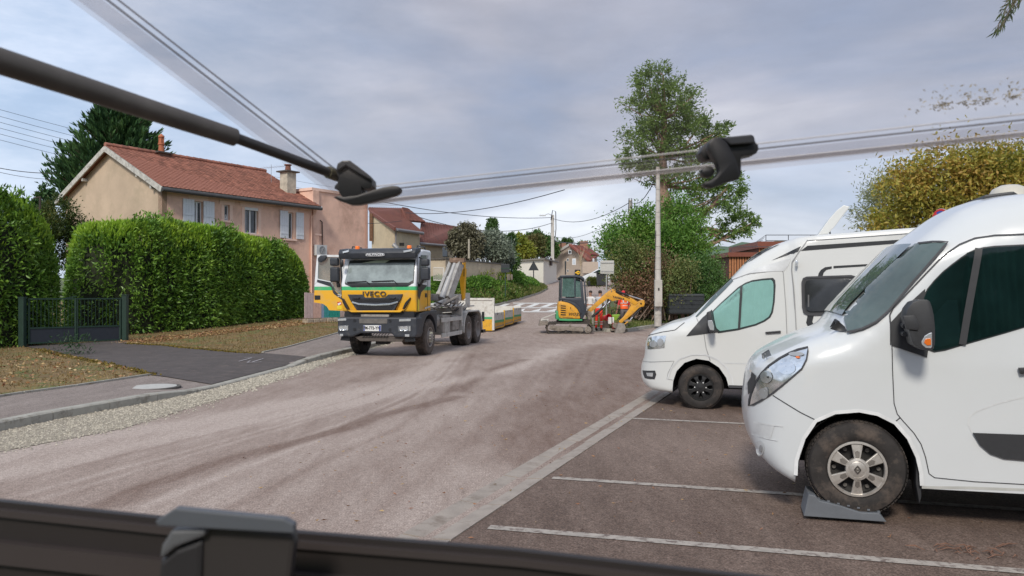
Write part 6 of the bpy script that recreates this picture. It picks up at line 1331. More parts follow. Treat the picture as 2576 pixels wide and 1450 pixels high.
# cab
ex('cab_lower', [(497, 790), (835, 790), (868, 830), (900, 1000), (850, 1110), (845, 1010), (800, 930), (730, 870), (640, 835), (545, 822), (490, 842)], .10, 1.18, gun, bev=.02)
ex('cab_rear_pillar', [(503, 470), (533, 470), (527, 790), (495, 790)], .10, 1.18, gun, bev=.015)
roofp = ex('cab_roof', [(503, 452), (600, 446), (760, 448), (830, 462), (868, 490), (880, 530), (862, 545), (845, 515), (800, 490), (740, 480), (505, 484)], .05, 1.22, gun, bev=.03)
for n0, n1 in ((.09, .14), (1.12, 1.17)):
    ex('window_pillar', [(712, 482), (740, 482), (736, 790), (722, 790)], n0, n1, gun, bev=.008); ex('front_pillar', [(806, 540), (842, 530), (866, 830), (880, 1000), (850, 1000), (822, 790)], n0, n1, gun, bev=.01)
    ex('front_pillar', [(862, 540), (880, 540), (908, 830), (905, 1000), (885, 1000), (880, 830)], n0, n1, gun, bev=.008)
ex('side_glass', [(540, 486), (700, 488), (716, 520), (722, 775), (530, 775)], .115, .125, eglass, bev=0); ex('side_glass', [(742, 530), (806, 545), (820, 780), (738, 782)], .115, .125, eglass, bev=0)
ex('side_glass', [(540, 486), (806, 488), (820, 780), (530, 775)], 1.14, 1.15, eglass, bev=0)
ex('seat', [(590, 610), (650, 600), (665, 700), (720, 730), (720, 790), (590, 790)], .45, .85, M('seat_dark', (.03, .03, .03), .8), bev=.03)
ex('hood_pod', [(690, 500), (800, 520), (830, 545), (780, 560), (700, 530)], .3, .9, gun, bev=.02); 
mm_ = MB().tube([X(885, 560, 0), X(890, 510, -.05), X(925, 500, -.06), X(950, 515, -.06), X(945, 560, -.06)], .012, 6).ob('mirror_arm', blackp, exc); ex('mirror', [(915, 540), (958, 535), (968, 610), (925, 615)], -.1, -.04, blackp, mm_, .012)
MB().tube([X(910, 610, 0), X(912, 700, -.02), X(925, 760, 0), X(915, 840, .05)], .008, 5).ob('grab_rail', blackp, exc)
MB().sphere(X(485, 500, .1), .07, 8).ob('work_lamp', blackp, exc); ex('cab_step', [(478, 790), (500, 790), (500, 800), (478, 800)], 0, .2, gun, bev=0)
# boom, arm, cylinders, bucket
NB0, NB1 = .50, .70
boom = ex('boom', [(905, 1000), (940, 965), (1180, 735), (1240, 690), (1310, 655), (1340, 655), (1345, 700), (1420, 745), (1570, 790), (1620, 812), (1665, 845), (1690, 870), (1640, 905), (1600, 880), (1540, 845), (1440, 818), (1350, 830), (1300, 845), (1250, 810), (1225, 805), (1180, 840), (960, 1020), (920, 1050)], NB0, NB1, eyl, bev=.012)
for (x_, y_) in ((1325, 663), (1283, 687), (1258, 822), (1340, 838)): c_ = X(x_, y_, NB0 - .01); MB().cyl(c_ - (EO.N * .03).to_3d(), c_, .028, 10).ob('pin', mud, boom)
c_ = X(1392, 795, NB0 - .006); fontobj('lettering', 'YANMAR', .118, txt_b, boom, c_, (R_(90), R_(13), R_(-1)), ext=.003, bold=.004, shear=-.12)
ex('boom_foot', [(850, 1040), (930, 985), (980, 1010), (985, 1060), (960, 1130), (930, 1120), (900, 1060)], .42, .78, mud, boom, .02)
arm = ex('dipper_arm', [(1560, 860), (1600, 840), (1690, 850), (1750, 820), (1782, 828), (1790, 880), (1770, 925), (1745, 925), (1700, 945), (1600, 1040), (1520, 1110), (1480, 1135), (1440, 1175), (1400, 1165), (1400, 1145), (1470, 1080), (1540, 980), (1580, 910)], NB0 + .02, NB1 - .02, eyl, bev=.012)
c_ = X(1732, 877, NB0 + .01); MB().cyl(c_ - (EO.N * .03).to_3d(), c_, .035, 12).ob('pin', dark_m, arm)
def ram(p0, p1, s_, r, par, n=.6, ro='chrome'):
    a, b_ = X(*p0, n), X(*p1, n); MB().tube([a, a.lerp(b_, s_)], r, 10).ob('ram', blackp, par, smooth=True); MB().tube([a.lerp(b_, s_ - .02), b_], r * .55, 8).ob('ram_rod', chrome, par, smooth=True)
ram((1345, 690), (1760, 825), .48, .05, boom, .6); ram((985, 1085), (1262, 845), .60, .055, boom, .6); ram((1745, 930), (1570, 1125), .80, .045, arm, .6)
MB().tube([X(1345, 705, .5), X(1400, 735, .48), X(1560, 800, .48)], .012, 5).ob('hose', blackp, boom); MB().tube([X(990, 1060, .45), X(1060, 1050, .42), X(1180, 920, .44), X(1240, 850, .48)], .014, 5).ob('hose', blackp, boom); MB().tube([X(995, 1080, .45), X(1100, 1060, .42), X(1190, 950, .44)], .014, 5).ob('hose', blackp, boom)
ex('bucket_link', [(1455, 1130), (1545, 1125), (1590, 1130), (1580, 1150), (1490, 1160)], .52, .68, mud, arm, .01); ex('bucket_link', [(1465, 1200), (1480, 1205), (1540, 1160), (1525, 1145)], .5, .56, eyl, arm, .01)
bk_ = ex('bucket', [(1400, 1170), (1480, 1185), (1500, 1240), (1490, 1300), (1440, 1340), (1390, 1362), (1270, 1352), (1275, 1348), (1340, 1330), (1370, 1250)], .38, .82, M('bucket_steel', (.24, .215, .19), .8, var=.3, scale=8, bump=.5), exc, .02)
for k in range(3): ex('tooth', [(1262, 1352), (1290, 1345), (1290, 1356)], .40 + k * .17, .46 + k * .17, mud, bk_, 0)
# dozer blade at the left end
ex('dozer_blade', [(190, 1140), (205, 1135), (260, 1150), (300, 1145), (325, 1160), (320, 1200), (205, 1215), (172, 1218), (190, 1190)], -.02, 1.42, mud, exc, .02); ex('blade_arm', [(210, 1120), (330, 1112), (332, 1140), (310, 1148), (300, 1128), (230, 1135), (205, 1150)], .1, .2, chas_w, exc, .01); ex('blade_beam', [(210, 1105), (440, 1020), (440, 1035), (230, 1120)], .3, .4, chas_w, exc, .01)
ex('gravel_heap_edge', [(330, 1170), (440, 1150), (440, 1200), (300, 1200)], .5, 1.0, track_m, exc, .01)

# ------------------------------------------------------------------ workers
def skinned(name, joints, bones, mat_list, region, parent):
    """continuous body: skin modifier on a joint graph, baked to a mesh; region(co)->material slot"""
    me = bpy.data.meshes.new(name); me.from_pydata([j[0] for j in joints], bones, []); o = bpy.data.objects.new(name, me); COL.objects.link(o)
    md = o.modifiers.new('s', 'SKIN'); sv = me.skin_vertices[0].data
    for i, j in enumerate(joints): sv[i].radius = (j[1], j[2] if len(j) > 2 else j[1])
    sv[0].use_root = True; md2 = o.modifiers.new('u', 'SUBSURF'); md2.levels = 2; md.use_smooth_shade = True
    dg = bpy.context.evaluated_depsgraph_get(); dg.update(); m2 = bpy.data.meshes.new_from_object(o.evaluated_get(dg)); bpy.data.objects.remove(o)
    m2.name = name; m2.materials.clear()
    for mm in mat_list: m2.materials.append(mm)
    for p in m2.polygons: p.material_index = region(p.center); p.use_smooth = True
    o = bpy.data.objects.new(name, m2); COL.objects.link(o); attach(o, parent, False); return o
skin_m = M('skin', (.42, .23, .16), .6, var=.08); hair_m = M('short_dark_hair', (.035, .025, .02), .8); boot_m = M('work_boots', (.03, .025, .02), .7)
hiv_o = M('hi_vis_orange', (.90, .13, .02), .7, var=.1); hiv_r = M('hi_vis_red_orange', (.85, .06, .03), .7, var=.15); tee_g = M('grey_tee', (.52, .54, .58), .85, var=.06); tee_w = M('white_tee', (.70, .68, .66), .85, var=.06)
red_m = M('red_shirt', (.60, .03, .04), .8, var=.1); gtr = M('grey_trousers', (.16, .15, .15), .85, var=.15); refl = M('reflective_band', (.62, .62, .60), .35, metal=.2); beige_t = M('beige_trousers', (.55, .50, .42), .85)
def worker(loc, rz, label, shirt, trou, lean=0, arms='down', vest=None, bands=False, sleeves=True, cap=None, h=1.78):
    t = thing('person', label, 'person', loc, rz); k = h / 1.78; ly = lambda z: lean * max(0, z - .95)     # leaning forward (+y local is forward)
    P = lambda x, y, z: (x * k, (y + ly(z)) * k, z * k)
    if arms == 'fold': el, er, hl_, hr_ = P(-.27, .10, 1.12), P(.27, .10, 1.12), P(-.05, .32, 1.12), P(.05, .34, 1.06)
    elif arms == 'hip': el, er, hl_, hr_ = P(-.38, -.02, 1.16), P(.38, -.02, 1.16), P(-.22, .12, 1.0), P(.22, .12, 1.0)
    else: el, er, hl_, hr_ = P(-.28, .02, 1.12), P(.28, .02, 1.12), P(-.30, .12, .88), P(.30, .12, .88)
    J = [(P(0, 0, .98), .15 * k, .11 * k), (P(0, 0, 1.15), .135 * k, .10 * k), (P(0, 0, 1.34), .17 * k, .115 * k), (P(0, 0, 1.44), .12 * k, .09 * k), (P(0, .01, 1.52), .055 * k), (P(0, .02, 1.60), .06 * k, .07 * k), (P(0, .02, 1.68), .078 * k, .095 * k), (P(0, .01, 1.76), .055 * k, .07 * k),
         (P(-.19, 0, 1.42), .065 * k), (el, .045 * k), (hl_, .03 * k), (P(.19, 0, 1.42), .065 * k), (er, .045 * k), (hr_, .03 * k),
         (P(-.10, 0, .90), .095 * k), (P(-.12, .02, .50), .065 * k), (P(-.13, -.02, .10), .048 * k), (P(-.14, .04, .035), .045 * k, .035 * k), (P(-.15, .15, .03), .04 * k, .028 * k),
         (P(.10, 0, .90), .095 * k), (P(.12, .02, .50), .065 * k), (P(.13, -.02, .10), .048 * k), (P(.14, .04, .035), .045 * k, .035 * k), (P(.15, .15, .03), .04 * k, .028 * k)]
    B = [(0, 1), (1, 2), (2, 3), (3, 4), (4, 5), (5, 6), (6, 7), (3, 8), (8, 9), (9, 10), (3, 11), (11, 12), (12, 13), (0, 14), (14, 15), (15, 16), (16, 17), (17, 18), (0, 19), (19, 20), (20, 21), (21, 22), (22, 23)]
    e3 = [Vector(el), Vector(er)]; h3 = [Vector(hl_), Vector(hr_)]
    def reg(c):
        z = c.z / k
        if z > 1.50: return 2
        for e_, h_ in zip(e3, h3):
            d = h_ - e_; u = (Vector(c) - e_).dot(d) / d.length_squared
            if -.1 < u and (Vector(c) - (e_ + d * max(0, min(1.2, u)))).length < .07 * k and abs(c.x) > .0 and (abs(c.x) > .19 * k or u > .25) : return 2
        if z < .13: return 3
        return 1 if z < 1.0 else 0
    bd = skinned('body', J, B, [shirt, trou, skin_m, boot_m], reg, t)
    # hair, hands, face
    hc = Vector(P(0, .0, 1.715)); MB().sphere(hc, .098 * k, 14, (.86, 1.02, .86)).ob('hair' if cap is None else 'cap', hair_m if cap is None else cap, t, False, True)
    f = MB(); fc = Vector(P(0, .115, 1.66)); f.sphere(fc + Vector((0, .005, -.0)), .017 * k, 6, (.7, 1.2, 1.3)); f.sphere(Vector(P(-.082, .02, 1.66)), .022 * k, 6, (.4, .8, 1.2)); f.sphere(Vector(P(.082, .02, 1.66)), .022 * k, 6, (.4, .8, 1.2)); f.ob('nose_and_ears', skin_m, t, False, True)
    for s_ in (-1, 1): MB().sphere(Vector(P(s_ * .032, .108, 1.685)), .010 * k, 6).ob('eye', dark_m, t, False)
    MB().box(Vector(P(0, .11, 1.622)), (.045, .01, .008)).ob('mouth', M('lips', (.3, .1, .08), .6), t, False)
    for e_, h_, s_ in ((e3[0], h3[0], -1), (e3[1], h3[1], 1)):
        d = (h_ - e_).normalized(); hd = MB(); sd_ = d.cross(Vector((0, 0, 1))); sd_ = Vector((1, 0, 0)) if sd_.length < .1 else sd_.normalized(); up_ = sd_.cross(d)
        hd.beam(h_ - d * .01, h_ + d * .085, .028, .075, up=up_)
        for q in range(4): o_ = up_ * (.028 - q * .019); hd.tube([h_ + d * .08 + o_, h_ + d * (.125 - .006 * abs(q - 1.3)) + o_ + sd_ * .008 * s_, h_ + d * (.15 - .01 * abs(q - 1.3)) + o_ + sd_ * .03 * s_], [.009, .0085, .007], 5)
        hd.tube([h_ + d * .02 + up_ * .03, h_ + d * .06 + up_ * .055, h_ + d * .09 + up_ * .055 + sd_ * .01 * s_], [.011, .01, .008], 5); hd.ob('hand', skin_m, t, False, True)
    def shellband(z0, z1, mat, name, ex_=.018, w0=.17, d0=.125):
        pr = []; n = 20; mb = MB(); rings = []
        for z in (z0, (z0 + z1) / 2, z1):
            wz = interp(z, [.92, 1.0, 1.15, 1.34, 1.44, 1.49], [.155, .17, .155, .185, .16, .09]) + ex_; dz = interp(z, [.92, 1.0, 1.15, 1.34, 1.46], [.12, .125, .115, .13, .10]) + ex_
            rings.append([Vector(P(wz * math.cos(a) * 1, dz * math.sin(a), z)) for a in [2 * math.pi * q / n for q in range(n)]])
        b0 = [v for r in rings for v in r]; fs = [(i * n + q, i * n + (q + 1) % n, (i + 1) * n + (q + 1) % n, (i + 1) * n + q) for i in range(2) for q in range(n)]
        mb.add(b0, fs); return mb.ob(name, mat, t, False, True)
    if vest:
        v = shellband(.97, 1.46, vest, 'vest', .022); shellband(1.10, 1.15, refl, 'reflective_band', .027); shellband(1.21, 1.25, refl, 'reflective_band', .027)
        for s_ in (-1, 1):
            for f_ in (-1, 1): MB().beam(P(s_ * .10, f_ * .155, 1.24), P(s_ * .115, f_ * .12, 1.46), .05, .012, up=(0, f_, .1)).ob('brace_band', refl, t, False)
    if bands:
        for s_ in (-1, 1):
            for zz_ in (.30, .40): MB().lathe(P(s_ * .125, 0, zz_), (0, 0, 1), [(-.025, .075), (.025, .078)], 14).ob('trouser_band', refl, t, False, True)
    return t
def wl(cx, cy, Y): px, py = c4(cx, cy); p = at(px, py, Y); p.z = zt(p.x, p.y) + .02; return p
worker(wl(1090, 1300, 34.6), R_(-35), 'worker in grey tee shirt and orange trousers with his back to the camera', tee_g, hiv_r, lean=.16, arms='fold', bands=True, h=1.80)
worker(wl(965, 1290, 36.2), R_(150), 'bearded worker in a white tee shirt facing his orange trousered workmate', tee_w, beige_t, arms='fold', h=1.76)
worker(wl(1478, 1300, 34.9), R_(20), 'worker in red shirt and orange reflective vest behind the excavator arm', red_m, gtr, lean=.12, arms='down', vest=hiv_o, cap=red_m, h=1.78)
# wheelbarrow, red funnel, canister, compactor
wbp = wl(1240, 1215, 35.6); wb = thing('wheelbarrow', 'lime green wheelbarrow standing behind the workers', 'wheelbarrow', wbp)
grn = M('lime_green', (.25, .42, .04), .5, var=.08)
MB().ext([wbp + Vector(v) for v in ((-.42, 0, .62), (.55, 0, .68), (.36, 0, .40), (-.25, 0, .34))], (0, .6, 0)).ob('tray', grn, wb, bev=.03)
for s_ in (.05, .55): MB().tube([wbp + Vector((-.7, s_, .62)), wbp + Vector((.0, s_, .36)), wbp + Vector((.62, .3, .2))], .018, 6).tube([wbp + Vector((-.2, s_, .36)), wbp + Vector((-.22, s_, .02))], .018, 6).ob('handle', M('galvanised', (.5, .5, .48), .4, metal=.5), wb)
MB().lathe(wbp + Vector((.66, .26, .2)), (0, 1, 0), [(0, .12), (0, .2), (.08, .2), (.08, .12)], 18, True).ob('wheel', rub, wb)
rp = wl(1215, 1150, 34.9); rb = thing('red_bucket', 'bright red plastic bucket lying on its side between the workers', 'bucket', rp); MB().lathe(rp + Vector((-.1, 0, .55)), (.55, -.85, .1), [(0, .12), (.28, .16), (.30, .175), (.30, .15), (.05, .11), (.05, 0)], 24).ob('bucket', M('bright_red', (.75, .02, .03), .45), rb, smooth=True)
MB().box(rp + Vector((-.1, .12, .2)), (.4, .4, .42)).ob('stand', M('dusty_board', (.3, .25, .2), .9), rb)
jp = wl(1275, 1290, 34.2); jc = thing('jerrycan', 'white plastic jerrycan hung on a tubular machine frame', 'jerrycan', jp); MB().box(jp + Vector((0, 0, .48)), (.26, .16, .30)).ob('can', M('white_canister', (.72, .72, .70), .5), jc, bev=.03); MB().cyl(jp + Vector((-.05, 0, .62)), jp + Vector((-.05, 0, .68)), .03, 10).ob('cap', M('bright_red', (0, 0, 0)), jc)
cp_ = wl(1340, 1300, 34.0); pc = thing('plate_compactor', 'small dirty red engined compactor with a dark tubular handle behind the bucket', 'compactor', cp_)
MB().box(cp_ + Vector((.05, 0, .08)), (.5, .36, .06)).ob('plate', mud, pc, bev=.01); MB().box(cp_ + Vector((0, 0, .26)), (.28, .26, .26)).ob('engine', M('engine_red', (.25, .04, .03), .6, var=.3), pc, bev=.03); MB().lathe(cp_ + Vector((-.02, -.14, .28)), (0, -1, 0), [(0, .12), (.04, .11), (.05, 0)], 16).ob('starter', mud, pc)
MB().tube([cp_ + Vector((-.12, .1, .1)), cp_ + Vector((-.14, .1, .95)), cp_ + Vector((.0, .1, 1.0)), cp_ + Vector((.22, .1, .98))], .018, 6).ob('handle', blackp, pc)
# ------------------------------------------------------------------ parked campervans
vwhite = M('van_white', (.62, .64, .645), .28, var=.015, scale=2, coat=.6, dirt=((.66, .65, .62), 2.2, .60, .85))
cwhite = M('camper_white', (.64, .645, .625), .32, var=.015, scale=2, coat=.4)
seam_m = M('panel_gap', (.05, .05, .055), .7); vplast = M('van_black_plastic', (.032, .033, .036), .5, var=.1, scale=30)
vglass = M('van_tinted_glass', (.008, .035, .032), .03, var=.5, scale=3, spec=.6)
wglass = M('van_windscreen', (.075, .105, .10), .03, var=.35, scale=1.5, spec=1.0)
blackglass = M('dark_plexiglass', (.03, .032, .035), .06, var=.4, scale=2, spec=.8)
well = M('wheel_housing', (.012, .011, .010), .95)
amber = M('amber_lens', (.70, .16, .02), .2, coat=1)
class Van:
    def __init__(s, root, pl, sil, bottom, W, paint, nsil=.35, step=.06, taper=.35, tl=.55, bulge=None, tumble=.07):
        """sil: [(px,py,r)] front bumper foot -> nose -> roof -> rear, bottom: picture points rear -> front incl. the wheel arch"""
        s.root, s.pl, s.W, s.taper, s.tl, s.bulge, s.tumble = root, pl, W, taper, tl, bulge, tumble
        s.S = [pl.m(a[0], a[1], nsil if len(a) < 4 else a[3]) for a in sil]; s.r = [a[2] for a in sil]; s.q0 = min(p[0] for p in s.S)
        s.B = [pl.m(a[0], a[1], 0) for a in bottom]
        up = []; rr = []
        for i in range(len(s.S) - 1):
            a, b = Vector(s.S[i]), Vector(s.S[i + 1]); k = max(1, int((b - a).length / .05))
            for j in range(k): up.append(tuple(a.lerp(b, j / k))); rr.append(s.r[i] + (s.r[i + 1] - s.r[i]) * j / k)
        up.append(tuple(s.S[-1])); rr.append(s.r[-1])
        for _ in range(2):   # round the silhouette corners a little
            up = [up[0]] + [tuple((Vector(up[i - 1]) + Vector(up[i]) * 2 + Vector(up[i + 1])) / 4) for i in range(1, len(up) - 1)] + [up[-1]]
        s.up, s.rr = up, rr
        poly = up + [p for p in dense(s.B, .05, False)]
        ext_ = []
        for off in (.008, .025, .05, .085):
            for i in range(1, len(up) - 1):
                t = (Vector(up[i + 1]) - Vector(up[i - 1])).normalized(); ext_.append((up[i][0] + t.y * off, up[i][1] - t.x * off))
        P2 = poly; 
        gx, gz = np.meshgrid(np.arange(min(p[0] for p in P2), max(p[0] for p in P2), step), np.arange(min(p[1] for p in P2), max(p[1] for p in P2), step)); g = np.c_[gx.ravel(), gz.ravel()]
        g = g[inside(P2, g)]; d, _ = dist_pl(g, up); g = g[d > .10]; E_ = np.array(ext_); E_ = E_[inside(P2, E_)]
        allp = np.r_[g, E_]; d, _ = dist_pl(allp, P2 + [P2[0]]); allp = allp[d > .005]
        n = len(P2); vs = [Vector(p) for p in P2] + [Vector(p) for p in allp]
        r_ = delaunay_2d_cdt(vs, [(i, (i + 1) % n) for i in range(n)], [], 1, 1e-6); V2 = np.array([tuple(v) for v in r_[0]]); fs = [tuple(f) for f in r_[2]]
        nn = s.nf(V2); near = [pl.w(q, z, k) for (q, z), k in zip(V2, nn)]; far = [pl.w(q, z, W - k) for (q, z), k in zip(V2, nn)]
        mb = MB(); mb.add(near, fs); mb.add(far, [f[::-1] for f in fs])
        U = np.array(up); un = s.nf(U); K = 9
        for i in range(len(up)):
            for k in range(K):
                t = k / (K - 1); t2 = Vector(up[min(i + 1, len(up) - 1)]) - Vector(up[max(i - 1, 0)]); t2.normalize(); cr = .035 * math.sin(math.pi * t)
                mb.v.append(pl.w(up[i][0] - t2.y * cr, up[i][1] + t2.x * cr, un[i] + (W - 2 * un[i]) * t))
        b0 = len(near) + len(far)
        for i in range(len(up) - 1):
            for k in range(K - 1): mb.f.append((b0 + i * K + k, b0 + i * K + k + 1, b0 + (i + 1) * K + k + 1, b0 + (i + 1) * K + k))
        o = mk('body', mb.v, mb.f, paint, root, True, True)
        bm = bmesh.new(); bm.from_mesh(o.data); bmesh.ops.remove_doubles(bm, verts=bm.verts, dist=.003); bmesh.ops.recalc_face_normals(bm, faces=bm.faces); bm.to_mesh(o.data); bm.free()
        o.data.polygons.foreach_set('use_smooth', [True] * len(o.data.polygons)); s.body = o
    def nf(s, P):
        P = np.atleast_2d(np.array(P, float)); d, ix = dist_pl(P, s.up); r = np.interp(ix, np.arange(len(s.rr)), s.rr)
        u = np.clip((r - d) / r, 0, 1); n = r * (1 - np.sqrt(np.clip(1 - u ** 2.2, 0, 1)))
        n = n + s.taper * np.clip((s.q0 + s.tl - P[:, 0]) / s.tl, 0, 1) ** 2.2 + s.tumble * np.clip(P[:, 1] - 1.25, 0, 2)
        if s.bulge: n = n - s.bulge[1] * np.clip((P[:, 0] - s.bulge[0]) / .05, 0, 1)
        return n
    def lift(s, P, off):
        P = np.array(P, float); n = s.nf(P); h = .006; g = []
        for ax in ((h, 0), (0, h)):
            a = (s.nf(P + ax) - n) / h; b = (n - s.nf(P - ax)) / h; g.append(np.where(np.abs(a) > np.abs(b), a, b))
        g = np.stack(g, 1); g = np.clip(g, -6, 6); L = np.sqrt((g ** 2).sum(1) + 1)
        return [s.pl.w(q + off * gq / l, z + off * gz / l, k - off / l) for (q, z), k, (gq, gz), l in zip(P, n, g, L)]
    def qz(s, px, py):
        n = 0
        for _ in range(5): q, z = s.pl.m(px, py, n); n = .5 * n + .5 * float(s.nf([(q, z)])[0])
        return (q, z)
    def patch(s, name, pts, off, mat, parent=None, step=.05, raw=False, side=True):
        P2 = pts if raw else [s.qz(*p) for p in pts]; vs, fs = cdt(P2, step); n = s.nf(vs)
        V = s.lift(vs, off)
        return mk(name, V, fs, mat, parent or s.root, True, True)
    def line(s, name, pts, wd, off, mat, parent=None, closed=False, raw=False):
        P2 = pts if raw else [s.qz(*p) for p in pts]; P2 = dense(P2, .04, closed); n = len(P2); V = []; nn = []
        for i, p in enumerate(P2):
            a = Vector(P2[(i - 1) % n] if closed or i else P2[0]); b = Vector(P2[(i + 1) % n] if closed or i < n - 1 else P2[-1]); t = (b - a).normalized() * wd / 2
            V += [(p[0] - t.y, p[1] + t.x), (p[0] + t.y, p[1] - t.x)]
        V3 = s.lift(V, off)
        fs = [(2 * i, 2 * i + 1, 2 * ((i + 1) % n) + 1, 2 * ((i + 1) % n)) for i in range(n if closed else n - 1)]
        return mk(name, V3, fs, mat, parent or s.root, True, True)
    def cross(s, name, q_a, q_b, off, mat, lo=.0, hi=1.0, zmin=0, parent=None):
        """panel wrapped across the front / top between two stations of the silhouette (by q), offset outwards"""
        pts = [(p, r) for p, r in zip(s.up, s.rr) if q_a <= p[0] <= q_b and p[1] > zmin]; V = []; K = 9
        for i, (p, r) in enumerate(pts):
            a = Vector(pts[max(i - 1, 0)][0]); b = Vector(pts[min(i + 1, len(pts) - 1)][0]); t = (b - a).normalized(); n0 = float(s.nf([p])[0])
            for k in range(K):
                u = lo + (hi - lo) * k / (K - 1); cr = .035 * math.sin(math.pi * u) + off; V.append(s.pl.w(p[0] - t.y * cr, p[1] + t.x * cr, n0 + (s.W - 2 * n0) * u))
        fs = [(i * K + k, i * K + k + 1, (i + 1) * K + k + 1, (i + 1) * K + k) for i in range(len(pts) - 1) for k in range(K - 1)]
        return mk(name, V, fs, mat, parent or s.root, True, True)
    def housing(s, px, py, R, dep=.55):
        q, z = s.pl.m(px, py, 0); N = 20; V = []
        for n in (.012, dep):
            for k in range(N + 1): a = math.pi * (k / N) * 1.10 - .05 * math.pi; V.append(s.pl.w(q + R * math.cos(a), z + R * math.sin(a), n))
        fs = [(k, k + 1, N + 2 + k, N + 1 + k) for k in range(N)] + [tuple(range(N + 1, 2 * N + 2))]; mk('wheel_housing', V, fs, well, s.root, True)
    def solid(s, name, pts, n0, n1, mat, parent=None, bev=.02, n=None):
        P3 = [s.pl.w(*s.pl.m(p[0], p[1], n0 if n is None else n), n0) for p in pts]; return MB().ext(P3, (s.pl.N * (n1 - n0)).to_3d()).ob(name, mat, parent or s.root, True, True, bev=bev)
def road_wheel(van, px, py, R, w, rim, n=.02, dz=0):
    q, z = van.pl.m(px, py, n); c = van.pl.w(q, z + dz, n); ax = -van.pl.N.to_3d()
    t, c, ax, x, y, rr = wheel(c, ax, R, w, van.root, True, 'van', lugs=64)
    if rim == 'silver':
        sm = M('hubcap_silver', (.55, .52, .48), .36, metal=.55, var=.1, scale=12, dirt=((.22, .18, .15), 9, .5, .8)); dk = M('rim_black', (.03, .028, .026), .6)
        MB().lathe(c, ax, [(-.02, rr + .003), (.012, rr), (.014, rr - .018), (-.02, rr - .028), (-.07, rr * .9), (-.085, rr * .4), (-.085, 0)], 40).ob('rim', dk, t, smooth=True)
        MB().lathe(c, ax, [(-.005, rr + .001), (.016, rr - .003), (.018, rr - .020), (.000, rr - .026)], 40).ob('hubcap_ring', sm, t, smooth=True)
        for k in range(6):
            a = k * math.pi / 3 + math.pi / 2; d = x * math.cos(a) + y * math.sin(a); tt = ax.cross(d)
            pts = [c + d * rr * .34 + tt * .022 + ax * .022, c + d * (rr - .016) + tt * .046 + ax * .006, c + d * (rr - .010) + ax * .006, c + d * (rr - .016) - tt * .046 + ax * .006, c + d * rr * .34 - tt * .022 + ax * .022]
            sp = MB().ext(pts, -ax * .03).ob('spoke', sm, t, bev=.006)
            MB().ext([c + d * rr * .42 + tt * .014 + ax * .0245, c + d * rr * .60 + tt * .018 + ax * .019, c + d * rr * .66 + ax * .018, c + d * rr * .60 - tt * .018 + ax * .019, c + d * rr * .42 - tt * .014 + ax * .0245], -ax * .004).ob('groove', M('hub_groove', (.22, .2, .18), .5, metal=.6), sp)
            a2 = a + math.pi / 6; d2 = x * math.cos(a2) + y * math.sin(a2); MB().cyl(c + d2 * rr * .74 - ax * .06, c + d2 * rr * .74 - ax * .05, .016, 10).ob('hand_hole', M('hole_grey', (.12, .11, .10), .6), t)
        MB().lathe(c, ax, [(0, rr * .40), (.026, rr * .385), (.030, rr * .30), (.024, rr * .29), (.028, rr * .25), (.030, 0)], 36).ob('hub_cap', sm, t, smooth=True)
        zz_ = Vector((0, 0, 1)); hx = ax.cross(zz_).normalized(); em = MB(); hz = .030; hw_ = .023
        O_ = [c + ax * .034 + zz_ * hz, c + ax * .034 + hx * hw_, c + ax * .034 - zz_ * hz, c + ax * .034 - hx * hw_]
        for i in range(4): em.beam(O_[i], O_[(i + 1) % 4], .008, .010, up=ax)
        em.beam(O_[3].lerp(O_[0], .5) * .5 + O_[2].lerp(O_[3], .5) * .5, O_[0].lerp(O_[1], .5) * .5 + O_[1].lerp(O_[2], .5) * .5, .006, .006, up=ax); em.ob('emblem', M('emblem_dark', (.12, .11, .10), .4, metal=.6), t)
    else:
        dk = M('rim_matt_black', (.016, .016, .017), .45, var=.1); MB().lathe(c, ax, [(-.02, rr + .003), (.010, rr), (.010, rr - .018), (-.05, rr - .03), (-.09, rr * .6), (-.09, 0)], 36).ob('rim', M('rim_shadow', (.008, .008, .008), .8), t, smooth=True)
        for k in range(8):
            a = k * math.pi / 4 + math.pi / 8; d = x * math.cos(a) + y * math.sin(a); tt = ax.cross(d); wd = .040
            MB().ext([c + d * rr * .28 + tt * .03, c + d * rr * .66 + tt * wd * .75, c + d * (rr - .02) + tt * wd * 1.35 - ax * .005, c + d * (rr - .008) + tt * .01 - ax * .005, c + d * (rr - .02) - tt * wd * 1.0 - ax * .005, c + d * rr * .66 - tt * wd * .5, c + d * rr * .28 - tt * .03], -ax * .035).ob('spoke', dk, t, bev=.005)
        MB().lathe(c, ax, [(-.02, rr * .42), (.012, rr * .38), (.016, rr * .2), (.02, 0)], 24).ob('hub_cap', dk, t, smooth=True)
        for k in range(6): a = k * math.pi / 3; d = x * math.cos(a) + y * math.sin(a); MB().cyl(c + d * rr * .42, c + d * rr * .42 + ax * .014, .010, 8).ob('bolt_cap', M('bolt_pale', (.6, .6, .6), .3), t)
    return t, c
